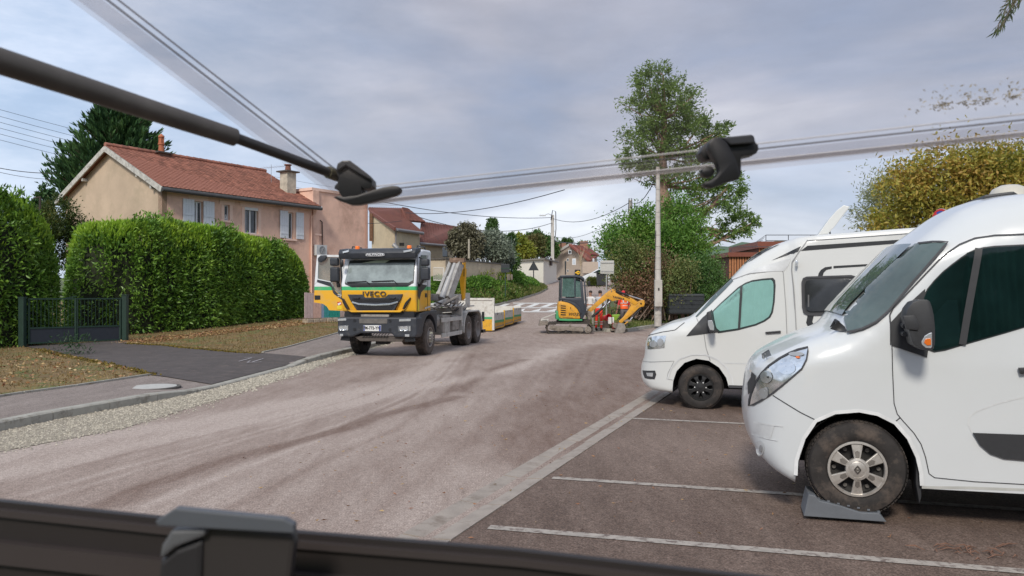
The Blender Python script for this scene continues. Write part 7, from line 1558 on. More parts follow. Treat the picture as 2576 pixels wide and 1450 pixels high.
# ---- the near white van
VR = Vector((.961, -.276)); NP = Pl((at(2156, 1180, 6.1).x, 6.08), VR)
nv = thing('campervan', 'big white high roofed van in the right foreground, front wheel up on a grey ramp', 'van', NP.w(0, 0), math.atan2(VR.y, VR.x))
g = c5
sil = [(2000, 1212, .05, .1), (1948, 1184, .12, .2), (1905, 1146, .2, .25), (1884, 1095, .26), (1876, 1040, .28), (1882, 985, .28), (1886, 945, .28), (1893, 912, .25, .6), (1910, 893, .22, .9), (1945, 872, .20, 1.1), (2000, 845, .20, 1.1), (2060, 828, .22, 1.0), (2100, 814, .26, .7),
       (2118, 790, .30), (2180, 728, .30), (2240, 670, .28), (2293, 618, .26), (2325, 592, .30), (2364, 564, .36), (2406, 533, .42), (2450, 511, .46), (2515, 491, .46), (2576, 482, .46), (2700, 474, .46), (2960, 470, .4), (3100, 470, .3), (3150, 480, .2), (3160, 1290, .1, .1)]
bot = [(3150, 1300), (2576, 1243), (2330, 1230), (2319, 1224), (2317, 1189), (2308, 1150), (2286, 1103), (2252, 1064), (2208, 1042), (2161, 1033), (2100, 1038), (2052, 1059), (2022, 1103), (2004, 1159), (2002, 1198)]
V1 = Van(nv, NP, sil, bot, 2.02, vwhite, taper=.30, tl=.6, step=.05)
V1.housing(2160, 1180, .44); MB().ext([NP.w(-.25, .30, .3), NP.w(4.6, .30, .3), NP.w(4.6, .42, .3), NP.w(-.25, .42, .3)], (NP.N * 1.7).to_3d()).ob('underbody', well, nv)
road_wheel(V1, 2156, 1180, .368, .235, 'silver', -.0); q_, z_ = NP.m(2156, 1180, 1.8); road_wheel(V1, 2156, 1180, .368, .235, 'silver', 1.75)
road_wheel(V1, 2156 + 0, 1180, .368, .235, 'silver', .03) if False else None
wq, wz_ = NP.m(2156, 1180, 0)
for n_ in (0.0, 1.78):
    c = NP.w(wq + 3.7, .36, n_); t_, *_r = wheel(c, -NP.N.to_3d(), .355, .235, nv, True, 'van', lugs=40)
# glazing
win = [cN(690, 880), cN(720, 820), cN(770, 760), cN(830, 700), cN(895, 648), cN(960, 600), cN(1010, 568), cN(1060, 545), cN(1120, 530), cN(1200, 520), cN(1414, 510), (2650, 617), (2690, 640), (2680, 760), (2655, 793), cN(1414, 1090), cN(1250, 1138), cN(1100, 1180), cN(940, 1225), cN(850, 1252), cN(770, 1265), cN(730, 1250)]
V1.patch('window_seal', [(p[0] + (2460 - p[0]) * -.018, p[1] + (745 - p[1]) * -.035) for p in win], .004, vplast); 
def foldmat(name, ca, cb, sc):
    m = M(name, ca, .9, var=.2, scale=4); t = m.node_tree; wv = t.nodes.new('ShaderNodeTexWave'); wv.inputs['Scale'].default_value = sc; wv.inputs['Distortion'].default_value = 1.5; wv.inputs['Detail'].default_value = 2
    t.links.new(t.nodes['Texture Coordinate'].outputs['Object'], wv.inputs['Vector']); bp_ = t.nodes.new('ShaderNodeBump'); bp_.inputs['Distance'].default_value = .05; t.links.new(wv.outputs['Fac'], bp_.inputs['Height']); t.links.new(bp_.outputs[0], t.nodes['Principled BSDF'].inputs['Normal']); return m
V1.patch('cab_interior', win, .006, M('cab_dark', (.012, .018, .018), .8, var=.5, scale=3)); V1.patch('curtain', [cN(1000, 560), cN(1120, 530), cN(1414, 512), (2660, 640), (2660, 790), cN(1414, 1085), cN(1100, 1172), cN(950, 1215), cN(955, 900)], .010, foldmat('green_curtain', (.014, .030, .027), 0, 3.2), step=.04)
V1.patch('seat_back', [cN(740, 1030), cN(860, 900), cN(930, 900), cN(960, 1200), cN(800, 1240), cN(745, 1230)], .010, M('seat_dark2', (.03, .045, .05), .8))
sw = V1.patch('side_window', win, .017, M('van_side_glass', (.01, .03, .03), .03, var=.5, scale=3, spec=1.0, alpha=(.35, (.45, .62, .60))))
V1.line('window_bar', [cN(1085, 530), cN(1045, 760), cN(1000, 1010), cN(965, 1222)], .05, .020, vplast)
V1.patch('mirror_triangle', [cN(450, 1062), cN(560, 945), cN(700, 818), cN(700, 1000), cN(722, 1250), cN(712, 1316), cN(455, 1228)], .008, vplast)
qa, qb_ = NP.m(2114, 790, .35)[0], NP.m(2296, 618, .35)[0]; V1.patch('windscreen', [V1.qz(*p) for p in (cN(145, 1136), cN(250, 1110), cN(345, 1058), cN(430, 980), cN(620, 760), cN(745, 620), cN(862, 495))] + [p for p in V1.up if qa <= p[0] <= qb_ and p[1] > 1.4][::-1], .020, wglass, raw=True, step=.03)
V1.line('windscreen_edge', [cN(145, 1142), cN(250, 1114), cN(350, 1060), cN(435, 985), cN(620, 768), cN(748, 624), cN(866, 492), cN(760, 492), cN(660, 505)], .014, .025, seam_m)
V1.cross('windscreen', qa - .0, qb_, .020, wglass, -.02, zmin=1.4)
V1.patch('scuttle', [cN(5, 1100), cN(60, 1045), cN(128, 1100), cN(140, 1135), cN(60, 1132)], .014, vplast)
wm = MB(); a = V1.pl.w(*V1.qz(*cN(0, 1080)), .45); b = V1.pl.w(*V1.qz(*cN(125, 1095)), .30); wm.tube([NP.w(*NP.m(*cN(10, 1110), .5), .45), NP.w(*NP.m(*cN(45, 1045), .4), .35), NP.w(*NP.m(*cN(125, 1100), .3), .22)], .014, 6).tube([NP.w(*NP.m(*cN(45, 1050), .4), .35), NP.w(*NP.m(*cN(95, 1080), .4), .33), NP.w(*NP.m(*cN(118, 1130), .3), .25)], .012, 6); wm.ob('wiper', blackp, nv)
# door seams
V1.line('door_seam', [cN(448, 1060), cN(450, 1225), (2241, 821), (2244, 880), (2245, 929), (2249, 1015), (2257, 1042), (2272, 1060), (2299, 1090), (2317, 1118), (2328, 1150), (2337, 1192), (2351, 1202), (2450, 1212), (2576, 1219), (2700, 1226)], .007, .003, seam_m)
V1.line('door_seam', [cN(448, 1060), cN(445, 1010), cN(470, 960), cN(560, 865), cN(700, 717), cN(800, 612), cN(870, 555), cN(950, 500), cN(1060, 455), cN(1200, 435), cN(1414, 425), (2750, 585)], .010, .008, seam_m)
V1.line('bonnet_seam', [cN(440, 985), cN(430, 965)], .008, .003, seam_m)
V1.line('bumper_seam', [g(262, 402), g(330, 445), g(420, 500), g(512, 546)], .008, .003, seam_m); V1.line('wing_seam', [g(1000, 530), g(965, 560)], .008, .003, seam_m)
V1.line('arch_lip', [(2002, 1196), (2004, 1159), (2022, 1103), (2052, 1059), (2100, 1038), (2161, 1033), (2208, 1042), (2252, 1064), (2286, 1103), (2308, 1150), (2317, 1189), (2319, 1222)], .028, .006, M('arch_lip_white', (.72, .73, .73), .35, coat=.4))
V1.line('body_crease', [g(1718, 410), g(1560, 450), g(1440, 495), g(1400, 525), g(1395, 570), g(1420, 620)], .012, .002, M('crease_grey', (.62, .63, .63), .35, coat=.5)); V1.line('sill_seam', [g(1125, 935), g(1400, 938), g(1718, 950)], .02, .002, M('sill_grey', (.45, .45, .42), .6))
# lower protective moulding, door handle
mo = V1.patch('side_moulding', [g(1415, 617), g(1718, 628), (2700, 1096), (2700, 1170), g(1718, 778), g(1600, 768), g(1520, 740), g(1460, 690)], .016, vplast); V1.solid('door_handle', [(2563, 926), (2610, 924), (2612, 938), (2568, 942)], -.04, -.01, vplast, bev=.008)
V1.solid('mud_flap', [(2306, 1152), (2317, 1190), (2318, 1250), (2313, 1268), (2304, 1215)], .03, .22, vplast, bev=.004)
# headlight
hl_ = [g(466, 124), g(466, 150), g(458, 195), g(430, 247), g(370, 300), g(262, 390), g(200, 430), g(150, 458), g(124, 464), g(128, 430), g(140, 385), g(165, 325), g(200, 272), g(240, 232), g(300, 190), g(360, 158), g(410, 138)]
ref = M('reflector_chrome', (.66, .68, .70), .16, metal=.85, var=.35, scale=11, coat=1); hd = V1.patch('headlight', hl_, .004, ref); V1.line('headlight_rim', hl_, .012, .008, seam_m, hd, True)
for (cx, cy, rx, ry, mm_) in ((345, 245, 50, 36, chrome), (352, 248, 24, 18, M('bulb_dark', (.10, .11, .12), .1, metal=.8)), (228, 296, 34, 36, M('lamp_pale', (.42, .44, .45), .12, metal=.5, coat=1)), (228, 296, 15, 16, M('bulb_dark', (.1, .1, .1))), (212, 392, 26, 32, M('lamp_pale', (.6, .6, .6))), (225, 380, 12, 26, M('lamp_grey', (.32, .33, .34), .2, coat=1)), (408, 183, 13, 6, amber), (400, 165, 44, 12, M('lamp_grey', (.3, .3, .3)))):
    V1.patch('reflector', [g(cx + rx * math.cos(a), cy + ry * math.sin(a)) for a in [k * 2 * math.pi / 18 for k in range(18)]], .009 + .001 * rx / 50, mm_, hd, .02)
V1.patch('front_trim', [g(132, 262), g(170, 290), g(160, 340), g(140, 385), g(124, 400), g(120, 330)], .010, vplast); V1.patch('vent_strips', [g(197, 158), g(240, 132), g(256, 176), g(200, 186)], .008, M('bonnet_sticker', (.25, .28, .32), .4))
for k in range(3): V1.line('badge', [g(203 + 14 * k, 160 - 8 * k), g(210 + 14 * k, 186 - 3 * k)], .010, .012, vwhite)
V1.line('bumper_crease', [g(150, 558), g(200, 566), g(300, 578), g(320, 580)], .014, .004, M('crease_grey', (.6, .6, .6))); V1.patch('bumper_recess', [g(150, 560), g(270, 582), g(250, 652), g(140, 626)], .003, M('recess_white', (.60, .61, .61), .35, coat=.4)); V1.line('bumper_crease', [g(140, 629), g(190, 642), g(290, 664)], .010, .005, M('crease_grey', (.6, .6, .6)))
fl = V1.patch('fog_lamp', [g(186 + 26 * math.cos(a), 712 + 46 * math.sin(a)) for a in [k * 2 * math.pi / 20 for k in range(20)]], .004, M('recess_white', (.6, .6, .6))); V1.patch('fog_lamp_lens', [g(196 + 9 * math.cos(a), 712 + 22 * math.sin(a)) for a in [k * 2 * math.pi / 16 for k in range(16)]], .010, M('lamp_grey', (.3, .3, .3)), fl)
# mirror
mp_ = [cN(640, 897), cN(690, 895), cN(712, 906), cN(728, 950), cN(742, 1010), cN(750, 1100), cN(750, 1200), cN(738, 1248), cN(700, 1262), cN(650, 1250), cN(590, 1215), cN(575, 1160), cN(548, 1060), cN(537, 1015), cN(553, 960), cN(590, 912)]
mr = V1.solid('mirror', mp_, -.30, -.10, vplast, bev=.055, n=-.20); ti = [cN(728, 1138), cN(750, 1132), cN(751, 1235), cN(742, 1249), cN(705, 1246), cN(676, 1222), cN(672, 1200), cN(695, 1158)]
P3 = [NP.w(*NP.m(p[0], p[1], -.30), -.304) for p in ti]; MB().ext(P3, (NP.N * .03).to_3d()).ob('turn_signal', lens, mr, bev=.006)
P3 = [NP.w(*NP.m(p[0], p[1], -.30), -.310) for p in (cN(700, 1180), cN(740, 1175), cN(742, 1225), cN(712, 1228), cN(690, 1208))]; MB().ext(P3, (NP.N * .01).to_3d()).ob('turn_bulb', amber, mr, bev=.003)
V1.solid('mirror_cowl', [cN(536, 1012), cN(620, 1008), cN(655, 1070), cN(650, 1120), cN(560, 1110)], -.315, -.29, vplast, mr, bev=.01, n=-.30)
for dy in (0, 60): a = NP.w(*NP.m(*cN(560, 1090 + dy), -.2), -.18); b = NP.w(*NP.m(*cN(540, 1080 + dy), 0), .02); MB().tube([a, b], .02, 8).ob('mirror_arm', vplast, mr)
# roof kit: dark deflector and satellite dome
q1, z1 = NP.m(2452, 520, .9); q2, z2 = NP.m(2530, 505, .9); MB().ext([NP.w(q1, z1 - .02, .7), NP.w(q1 + .02, z1 + .075, .7), NP.w(q2, z2 + .055, .7), NP.w(q2 + .1, z2 - .02, .7)], (NP.N * .7).to_3d()).ob('roof_light_frame', vplast, nv, bev=.015)
q1, z1 = NP.m(2540, 505, 1.0); MB().lathe(NP.w(q1, z1 - .06, 1.0), (0, 0, 1), [(0, .17), (.10, .165), (.16, .13), (.19, .07), (.20, 0)], 28).ob('satellite_dome', M('beige_dome', (.52, .49, .42), .35, coat=.3), nv, smooth=True)
# levelling ramp
rmp = thing('levelling_ramp', 'grey plastic levelling ramp under the near van front wheel', 'wheel ramp', NP.w(0, 0)); rm = M('ramp_grey', (.13, .14, .155), .6, var=.1, scale=8, bump=.1)
a_ = [NP.m(p[0], p[1], -.04) for p in ((2022, 1299), (2034, 1244), (2052, 1248), (2060, 1260), (2110, 1272), (2165, 1290), (2212, 1292), (2231, 1314))]; a_ = [(q, max(z, .012)) for q, z in a_]
MB().ext([NP.w(q, z, -.04) for q, z in a_], (NP.N * .30).to_3d()).ob('ramp', rm, rmp, bev=.006)
for k in range(7): q, z = a_[3][0] + (a_[6][0] - a_[3][0]) * k / 6, a_[3][1] + (a_[6][1] - a_[3][1]) * k / 6; MB().beam(NP.w(q, z + .004, -.02), NP.w(q, z + .004, .24), .02, .012).ob('ridge', rm, rmp)
# ---- the low-profile campervan behind
CR = Vector((.955, -.297)); CP = Pl((at(1762, 975, 12.08).x, 12.05), CR)
cv = thing('campervan', 'white low profile motorhome with black side stripes and black wheels, parked beyond the near van', 'motorhome', CP.w(0, 0), math.atan2(CR.y, CR.x))
sil = [(1692, 988, .05, .05), (1635, 982, .12, .2), (1611, 962, .2), (1605, 934, .26), (1609, 912, .26), (1617, 904, .26), (1619, 869, .26), (1623, 854, .25), (1636, 838, .22), (1688, 814, .2), (1735, 803, .24), (1744, 794, .28), (1796, 742.5, .30), (1842, 700, .30), (1846, 696, .3), (1875, 664, .32), (1909, 638, .34), (1953, 616, .3), (2010, 598, .18), (2060, 594, .10), (2345, 573, .08), (2640, 552, .08), (2720, 546, .08), (2735, 560, .08), (2740, 1000, .05, .05)]
bot = [(2735, 1010), (1885, 975), (1833, 973), (1827, 951), (1809, 925), (1783, 908), (1752, 903), (1722, 913), (1702, 934), (1693, 960), (1691, 984)]
bq = CP.m(1994, 700, 0)[0]
V2 = Van(cv, CP, sil, bot, 2.1, cwhite, step=.08, taper=.40, tl=.8, bulge=(bq - .03, .07), tumble=.05)
V2.housing(1762, 972, .42); MB().ext([CP.w(-.3, .30, .3), CP.w(5.6, .30, .3), CP.w(5.6, .42, .3), CP.w(-.3, .42, .3)], (CP.N * 1.75).to_3d()).ob('underbody', well, cv)
road_wheel(V2, 1762, 975, .342, .235, 'black', .0); road_wheel(V2, 1762, 975, .342, .235, 'black', 1.85)
wq2, _ = CP.m(1762, 975, 0)
for n_ in (0.02, 1.85): wheel(CP.w(wq2 + 3.9, .34, n_), -CP.N.to_3d(), .34, .235, cv, True, 'van', lugs=40)
win = [c6(490, 790), c6(540, 740), c6(590, 695), c6(640, 650), c6(680, 625), c6(720, 610), c6(780, 601), c6(835, 597), c6(847, 610), c6(850, 640), c6(845, 730), c6(835, 790), c6(820, 818), c6(790, 840), c6(740, 862), c6(640, 888), c6(530, 905), c6(508, 885), c6(498, 840)]
V2.patch('window_seal', [(p[0] + (1870 - p[0]) * -.035, p[1] + (765 - p[1]) * -.04) for p in win], .005, vplast)
# pleated blind behind the glass: real pleats
inn = [(p[0] + (1875 - p[0]) * .03, p[1] + (765 - p[1]) * .04) for p in win]; P2 = [V2.qz(*p) for p in inn]; qmin, qmax = min(p[0] for p in P2), max(p[0] for p in P2); npl = 46; Vv = []; ff = []
bl = M('pleated_blind', (.46, .66, .64), .6, var=.05)
def zspan(q):
    zs = []; n = len(P2)
    for i in range(n):
        a, b = P2[i], P2[(i + 1) % n]
        if (a[0] - q) * (b[0] - q) < 0: zs.append(a[1] + (b[1] - a[1]) * (q - a[0]) / (b[0] - a[0]))
    return (min(zs), max(zs)) if len(zs) > 1 else None
for k in range(npl * 2):
    q = qmin + .004 + (qmax - qmin - .008) * k / (npl * 2 - 1); s_ = zspan(q)
    if s_:
        for j in range(5): z = s_[0] + (s_[1] - s_[0]) * j / 4; n_ = float(V2.nf([(q, z)])[0]); Vv.append(CP.w(q, z, n_ - .007 - (.006 if k % 2 else 0)))
ncol = len(Vv) // 5; ff = [(i * 5 + j, (i + 1) * 5 + j, (i + 1) * 5 + j + 1, i * 5 + j + 1) for i in range(ncol - 1) for j in range(4)]
mk('pleated_blind', Vv, ff, bl, cv)
V2.patch('side_window', win, .018, M('cab_window_glass', (.05, .09, .085), .03, spec=1, alpha=(.16, (.85, .95, .92))))
V2.line('window_bar', [c6(660, 640), c6(652, 760), c6(645, 885)], .035, .022, vplast)
V2.patch('mirror_triangle', [c6(340, 928), c6(435, 822), c6(490, 775), c6(500, 860), c6(530, 905), c6(445, 915)], .010, vplast)
mr = V2.solid('mirror', [c6(458, 790), c6(484, 780), c6(497, 840), c6(506, 900), c6(495, 912), c6(475, 905), c6(460, 850)], -.28, -.08, vplast, bev=.03, n=-.18)
P3 = [CP.w(*CP.m(p[0], p[1], -.28), -.285) for p in (c6(464, 838), c6(490, 836), c6(500, 870), c6(500, 895), c6(478, 893), c6(466, 865))]; MB().ext(P3, (CP.N * .03).to_3d()).ob('turn_signal', lens, mr, bev=.006)
V2.cross('windscreen', CP.m(1745, 794, .35)[0], CP.m(1843, 700, .35)[0], .008, wglass, zmin=1.3); V2.patch('windscreen', [(1750, 797), c6(400, 820), c6(480, 745), c6(560, 665), c6(612, 610), (1842, 702), (1796, 744)], .006, wglass)
V2.cross('roof_window', CP.m(1870, 668, .35)[0], CP.m(1945, 619, .35)[0], .012, blackglass, .12, .88, zmin=2.2); V2.patch('roof_window_edge', [c6(690, 500), c6(760, 440), c6(860, 398), c6(880, 398), c6(800, 440), c6(720, 490)], .010, blackglass)
V2.patch('headlight', [c6(120, 940), c6(160, 928), c6(225, 925), c6(218, 960), c6(214, 996), c6(116, 1004), c6(113, 975)], .005, ref)
for (cx, cy, rx, ry) in ((150, 975, 22, 18), (190, 965, 18, 22)): V2.patch('reflector', [c6(cx + rx * math.cos(a), cy + ry * math.sin(a)) for a in [k * 2 * math.pi / 14 for k in range(14)]], .009, M('lamp_grey', (.3, .3, .3)), None, .03)
fg = V2.patch('fog_surround', [c6(85, 1127), c6(160, 1127), c6(167, 1150), c6(157, 1178), c6(100, 1172), c6(90, 1150)], .005, vplast); V2.patch('fog_lamp_lens', [c6(110, 1140), c6(150, 1140), c6(148, 1162), c6(115, 1160)], .010, lens, fg)
for L_ in ([c6(400, 825), c6(440, 905), c6(455, 1000), c6(478, 1070)], [c6(600, 605), c6(700, 568), c6(890, 545), c6(900, 560), c6(915, 760), c6(922, 935)], [c6(480, 800), c6(560, 720)]): V2.line('door_seam', L_, .012, .004, M('soft_gap', (.30, .30, .30), .7))
V2.line('bonnet_seam', [c6(118, 925), c6(200, 905), c6(275, 893), c6(330, 850)], .010, .004, seam_m); V2.line('bumper_seam', [c6(80, 1073), c6(200, 1075), c6(270, 1072), c6(235, 1140), c6(228, 1175), c6(262, 1182)], .008, .004, M('soft_gap', (.3, .3, .3)))
V2.line('arch_flare', [c6(232, 1175), c6(255, 1110), c6(300, 1060), c6(370, 1036), c6(450, 1035), c6(520, 1062), c6(575, 1110), c6(605, 1170), c6(612, 1215)], .020, .008, M('crease_grey', (.6, .6, .6)))
V2.line('body_crease', [c6(560, 1083), c6(740, 1088)], .014, .004, M('crease_grey', (.6, .6, .6))); V2.line('step_edge', [c6(1040, 375), c6(985, 450), c6(953, 500), c6(950, 545), c6(960, 640), c6(968, 760), c6(976, 918)], .014, .006, M('soft_gap', (.3, .3, .3)))
V2.patch('cab_wing', [c6(700, 565), c6(760, 530), c6(900, 490), c6(945, 478), c6(930, 520), c6(905, 552), c6(800, 556)], .006, M('crease_grey', (.6, .6, .6)))
V2.solid('door_handle', [c6(795, 904), c6(885, 896), c6(888, 908), c6(800, 914)], -.035, .0, vplast, bev=.01)
bk2 = M('black_vinyl', (.025, .026, .028), .35)
V2.patch('stripe', [c6(1000, 436), c6(1040, 406), c6(1619, 368), c6(1617, 388)], .006, bk2); V2.patch('stripe', [c6(1630, 367), (2420, 592), (2420, 603), c6(1628, 386)], .006, bk2); V2.patch('stripe', [c6(832, 492), c6(1003, 408), c6(985, 440), c6(900, 468)], .006, bk2)
V2.patch('stripe', [c6(1190, 523), c6(1600, 500), (2380, 652), (2380, 657), c6(1190, 536)], .006, bk2); V2.patch('stripe', [c6(1180, 525), c6(1142, 530), c6(1118, 545), c6(1104, 565), c6(1100, 586), c6(1126, 586), c6(1134, 560), c6(1150, 545), c6(1180, 538)], .006, bk2)
V2.patch('stripe', [c6(1040, 810), c6(1076, 810), c6(1068, 845), c6(1085, 882), c6(1050, 890), c6(1032, 850)], .006, bk2)
hb = [c6(1010, 620), c6(1018, 597), c6(1035, 590), c6(1290, 581), c6(1316, 588), c6(1325, 610), c6(1331, 720), c6(1328, 775), c6(1305, 797), c6(1045, 804), c6(1022, 793), c6(1014, 760)]
hw2 = V2.patch('hinged_window', hb, .012, vplast); V2.patch('hinged_pane', [(p[0] + (2088 - p[0]) * .09, p[1] + (742 - p[1]) * .15) for p in hb], .030, blackglass, hw2)
V2.line('window_gasket', hb, .03, .020, seam_m, hw2, True)
for xx in (1045, 1305): V2.line('window_strut', [c6(xx, 690), c6(xx, 760)], .02, .034, M('strut_grey', (.12, .12, .12), .4), hw2)
V2.solid('marker_lamp', [c6(970, 490), c6(982, 487), c6(988, 505), c6(982, 528), c6(970, 525)], -.11, -.06, lens, bev=.01)
V2.line('roof_rail', [c6(1040, 372), c6(1400, 345), c6(1760, 318)], .03, .02, M('alu_white', (.7, .7, .68), .4)); V2.line('side_skirt_shadow', [c6(585, 1218), c6(700, 1222)], .04, .01, seam_m)
# raised roof hatch
hq = [CP.m(*c6(*p), 1.0) for p in ((1090, 352), (1120, 310), (1160, 255), (1200, 210), (1240, 180), (1276, 190), (1240, 235), (1195, 295), (1150, 345))]; MB().ext([CP.w(q, z, .75) for q, z in hq], (CP.N * .55).to_3d()).ob('roof_hatch', cwhite, cv, bev=.015)
MB().tube([CP.w(*CP.m(*c6(1165, 345), 1.0), .8), CP.w(*CP.m(*c6(1160, 320), 1.0), .8)], .012, 5).ob('hatch_stay', vplast, cv)
MB().ext([CP.w(*CP.m(*c6(p, y_), .5), .4) for p, y_ in ((1668, 303), (1680, 309), (1760, 302), (1762, 296))], (CP.N * .6).to_3d()).ob('roof_vent', cwhite, cv)
ap_ = MB(); a = CP.w(*CP.m(2316, 602, .6), .6); ap_.tube([a, a + Vector((.12, 0, .18))], .01, 5).ob('aerial', vplast, cv)
# ------------------------------------------------------------------ street furniture, poles, wires
cpole = M('concrete_pole', (.50, .47, .43), .85, var=.1, scale=3, bump=.2, dirt=((.32, .28, .25), 2, .5, .8)); galv = M('galvanised', (.42, .43, .44), .45, metal=.5, var=.1); dkst = M('dark_sign_back', (.03, .035, .04), .5); green_p = M('dark_green_post', (.03, .07, .045), .6)
gb = M('gate_green', (.012, .036, .024), .5, var=.15); gpn = M('gate_slate_panel', (.018, .023, .032), .5, var=.1)
lp0 = at(1655, 798, 36.5); lp0.z = zroad(36.5) + .1; lp = thing('lamp_post', 'tall pale concrete lamp post with a meter box, rising past the ash tree', 'lamp post', lp0)
zt_ = at(1652, 420, 36.5).z; hh = zt_ - lp0.z
MB().box(lp0 + Vector((0, 0, hh * .5)), (.10, .10, hh)).ob('core', cpole, lp)
pm = MB(); 
for k in range(14): z0_ = hh * k / 14; z1_ = hh * (k + 1) / 14 - .015; r0 = .175 - .085 * k / 14; pm = MB().cyl(lp0 + Vector((0, 0, z0_)), lp0 + Vector((0, 0, z1_)), r0, 10, r0 - .006).ob('pole_section', cpole, lp, smooth=True)
bx = at(1656, 738, 36.2); MB().box((bx.x, 36.22, at(0, 738, 36.2).z), (.34, .26, 1.25)).ob('meter_box', cpole, lp, bev=.02); MB().box((bx.x, 36.08, at(0, 728, 36.2).z), (.06, .03, .12)).ob('box_lock', dark_m, lp)
MB().tube([lp0 + Vector((-.16, -.12, 1.0)), lp0 + Vector((-.17, -.1, 2.6)), lp0 + Vector((-.12, -.12, 4.5))], .014, 5).ob('cable', blackp, lp)
gt_p = at(1708, 770, 39.5); tk2 = thing('dark_tank', 'dark grey ribbed plastic tank half hidden in the bushes behind the lamp post', 'tank', gt_p); MB().box((gt_p.x, 38.2, at(0, 765, 38.2).z), (1.75, 1.0, 1.0)).ob('tank', M('tank_grey', (.025, .03, .033), .5), tk2, bev=.08)
for k in range(5): MB().box((gt_p.x, 37.69, at(0, 765, 38.2).z - .4 + k * .2), (1.7, .03, .05)).ob('rib', M('tank_grey', (0, 0, 0)), tk2)
def pole(px, ptop, pbot, Y, r, label, mat=cpole):
    a = at(px, pbot, Y); b = at(px, ptop, Y); t = thing('utility_pole', label, 'pole', a); MB().beam(a, b, r * 1.6, r * 1.2).ob('pole', mat, t, bev=r * .2); return t, b
up1, pt1 = pole(1390, 541, 700, 88, .22, 'concrete utility pole carrying a street lamp behind the utility building')
MB().tube([pt1 + Vector((0, -.2, -.1)), pt1 + Vector((-.5, -.3, .1)), pt1 + Vector((-.9, -.3, -.05))], .04, 5).ob('lamp_arm', galv, up1); MB().box(pt1 + Vector((-1.15, -.3, -.08)), (.75, .25, .16)).ob('lamp_head', M('lamp_head_grey', (.6, .62, .62), .4), up1, bev=.05)
MB().tube([pt1 + Vector((-.2, -.2, -.6)), pt1 + Vector((0, -.2, .5)), pt1 + Vector((.35, -.2, .35)), pt1 + Vector((.38, -.2, -1.6)), pt1 + Vector((.2, -.2, -3.5))], .05, 6).ob('cable_loop', blackp, up1)
up2, pt2 = pole(1585, 503, 740, 62, .16, 'concrete utility pole rising out of the green thicket left of the ash tree'); MB().tube([pt2 + Vector((-.7, 0, -1.25)), pt2 + Vector((.7, 0, -1.25))], .03, 5).ob('cross_arm', galv, up2); MB().tube([pt2 + Vector((-.15, -.12, -1)), pt2 + Vector((-.1, -.12, .1)), pt2 + Vector((.12, -.12, .1)), pt2 + Vector((.15, -.12, -1))], .035, 5).ob('cable_loop', blackp, up2)
def lamp_col(px, ptop, pbot, Y, label, mat, r=.06, arm=None):
    a = at(px, pbot, Y); b = at(px, ptop, Y); t = thing('lamp_column', label, 'pole', a); MB().tube([a, b], [r, r * .7], 8).ob('pole', mat, t, smooth=True); return t, b
lamp_col(cB(1494, 0)[0], cB(0, 480)[1], cB(0, 850)[1], 62, 'thin dark green lamp column at the right end of the retaining wall', green_p); lamp_col(cB(1096, 0)[0], cB(0, 500)[1], cB(0, 680)[1], 56, 'short pale post standing in the weeping tree behind the wall', M('pale_post', (.42, .38, .30), .8), .09)
lamp_col(1795, 652, 700, 80, 'distant pale post in front of the wooded hill', cpole, .1); t_, b_ = lamp_col(1828, 658, 700, 70, 'small street lamp left of the timber building', galv, .04); MB().box(b_ + Vector((-.2, 0, 0)), (.5, .2, .1)).ob('lamp_head', M('lamp_head_grey', (.6, .6, .6)), t_, bev=.03)
# signs seen from behind
def ppost(px, ytop, ybot, Y, r, label, mat=galv, name='road_sign'):
    b = at(px, ybot, Y); t = thing(name, label, 'sign', b); MB().cyl(b, at(px, ytop, Y), r, 8).ob('post', mat, t); return t
x_, y_ = cZ(1829, 612); t = ppost(x_, cZ(0, 225)[1], y_, 70, .05, 'triangular warning sign seen from behind in front of the white utility building', dkst); c_ = at(x_, cZ(0, 275)[1], 69.9); MB().ext([c_ + Vector((-.47, 0, -.32)), c_ + Vector((.47, 0, -.32)), c_ + Vector((0, 0, .55))], (0, .04, 0)).ob('plate', dkst, t)
x_, y_ = cZ(1345, 780); t = ppost(x_, cZ(0, 245)[1], y_, 56, .04, 'dark square sign seen from behind on a green post in the bank', green_p); c_ = at(x_, cZ(0, 300)[1], 55.9); MB().box(c_, (.62, .04, .62)).ob('plate', dkst, t, bev=.03); MB().box(c_ + Vector((0, -.04, 0)), (.66, .03, .05)).ob('bracket', green_p, t)
x_, y_ = c4(1192, 790); t = ppost(c4(1207, 0)[0], c4(0, 262)[1], c4(0, 1050)[1], 37.5, .03, 'grey backed square sign on a leaning post behind the workers'); c_ = at(*c4(1218, 325), 37.4); MB().box(c_, (.66, .03, .64)).ob('plate', M('sign_back_grey', (.50, .49, .45), .5, var=.05), t, bev=.03)
for zz_ in (.21, -.20): MB().box(c_ + Vector((0, -.03, zz_)), (.6, .02, .05)).ob('bracket', galv, t)
x_, y_ = c4(583, 440); t = ppost(x_, c4(0, 258)[1], y_, 80, .06, 'narrow sign seen edge on left of the shop sign', dkst); c_ = at(x_, c4(0, 285)[1], 79.9); MB().box(c_, (.14, .4, .7)).ob('plate', dkst, t, bev=.03)
ns = at(2367, 552, 17.0); t = thing('no_parking_sign', 'round red and blue no parking sign seen almost edge on between the vans', 'sign', ns); ax = Vector((-.955, -.30, 0)); nr = .235
MB().lathe(ns, ax, [(0, 0), (0, nr), (.012, nr), (.012, nr * .80), (.016, nr * .80), (.016, 0)], 28).ob('plate', M('sign_grey_edge', (.6, .6, .6), .4), t); MB().lathe(ns + ax * .018, ax, [(0, nr * .78), (.003, nr * .97), (.005, nr * .95), (.004, nr * .78)], 28, True).ob('red_ring', M('sign_red', (.6, .03, .03), .4), t)
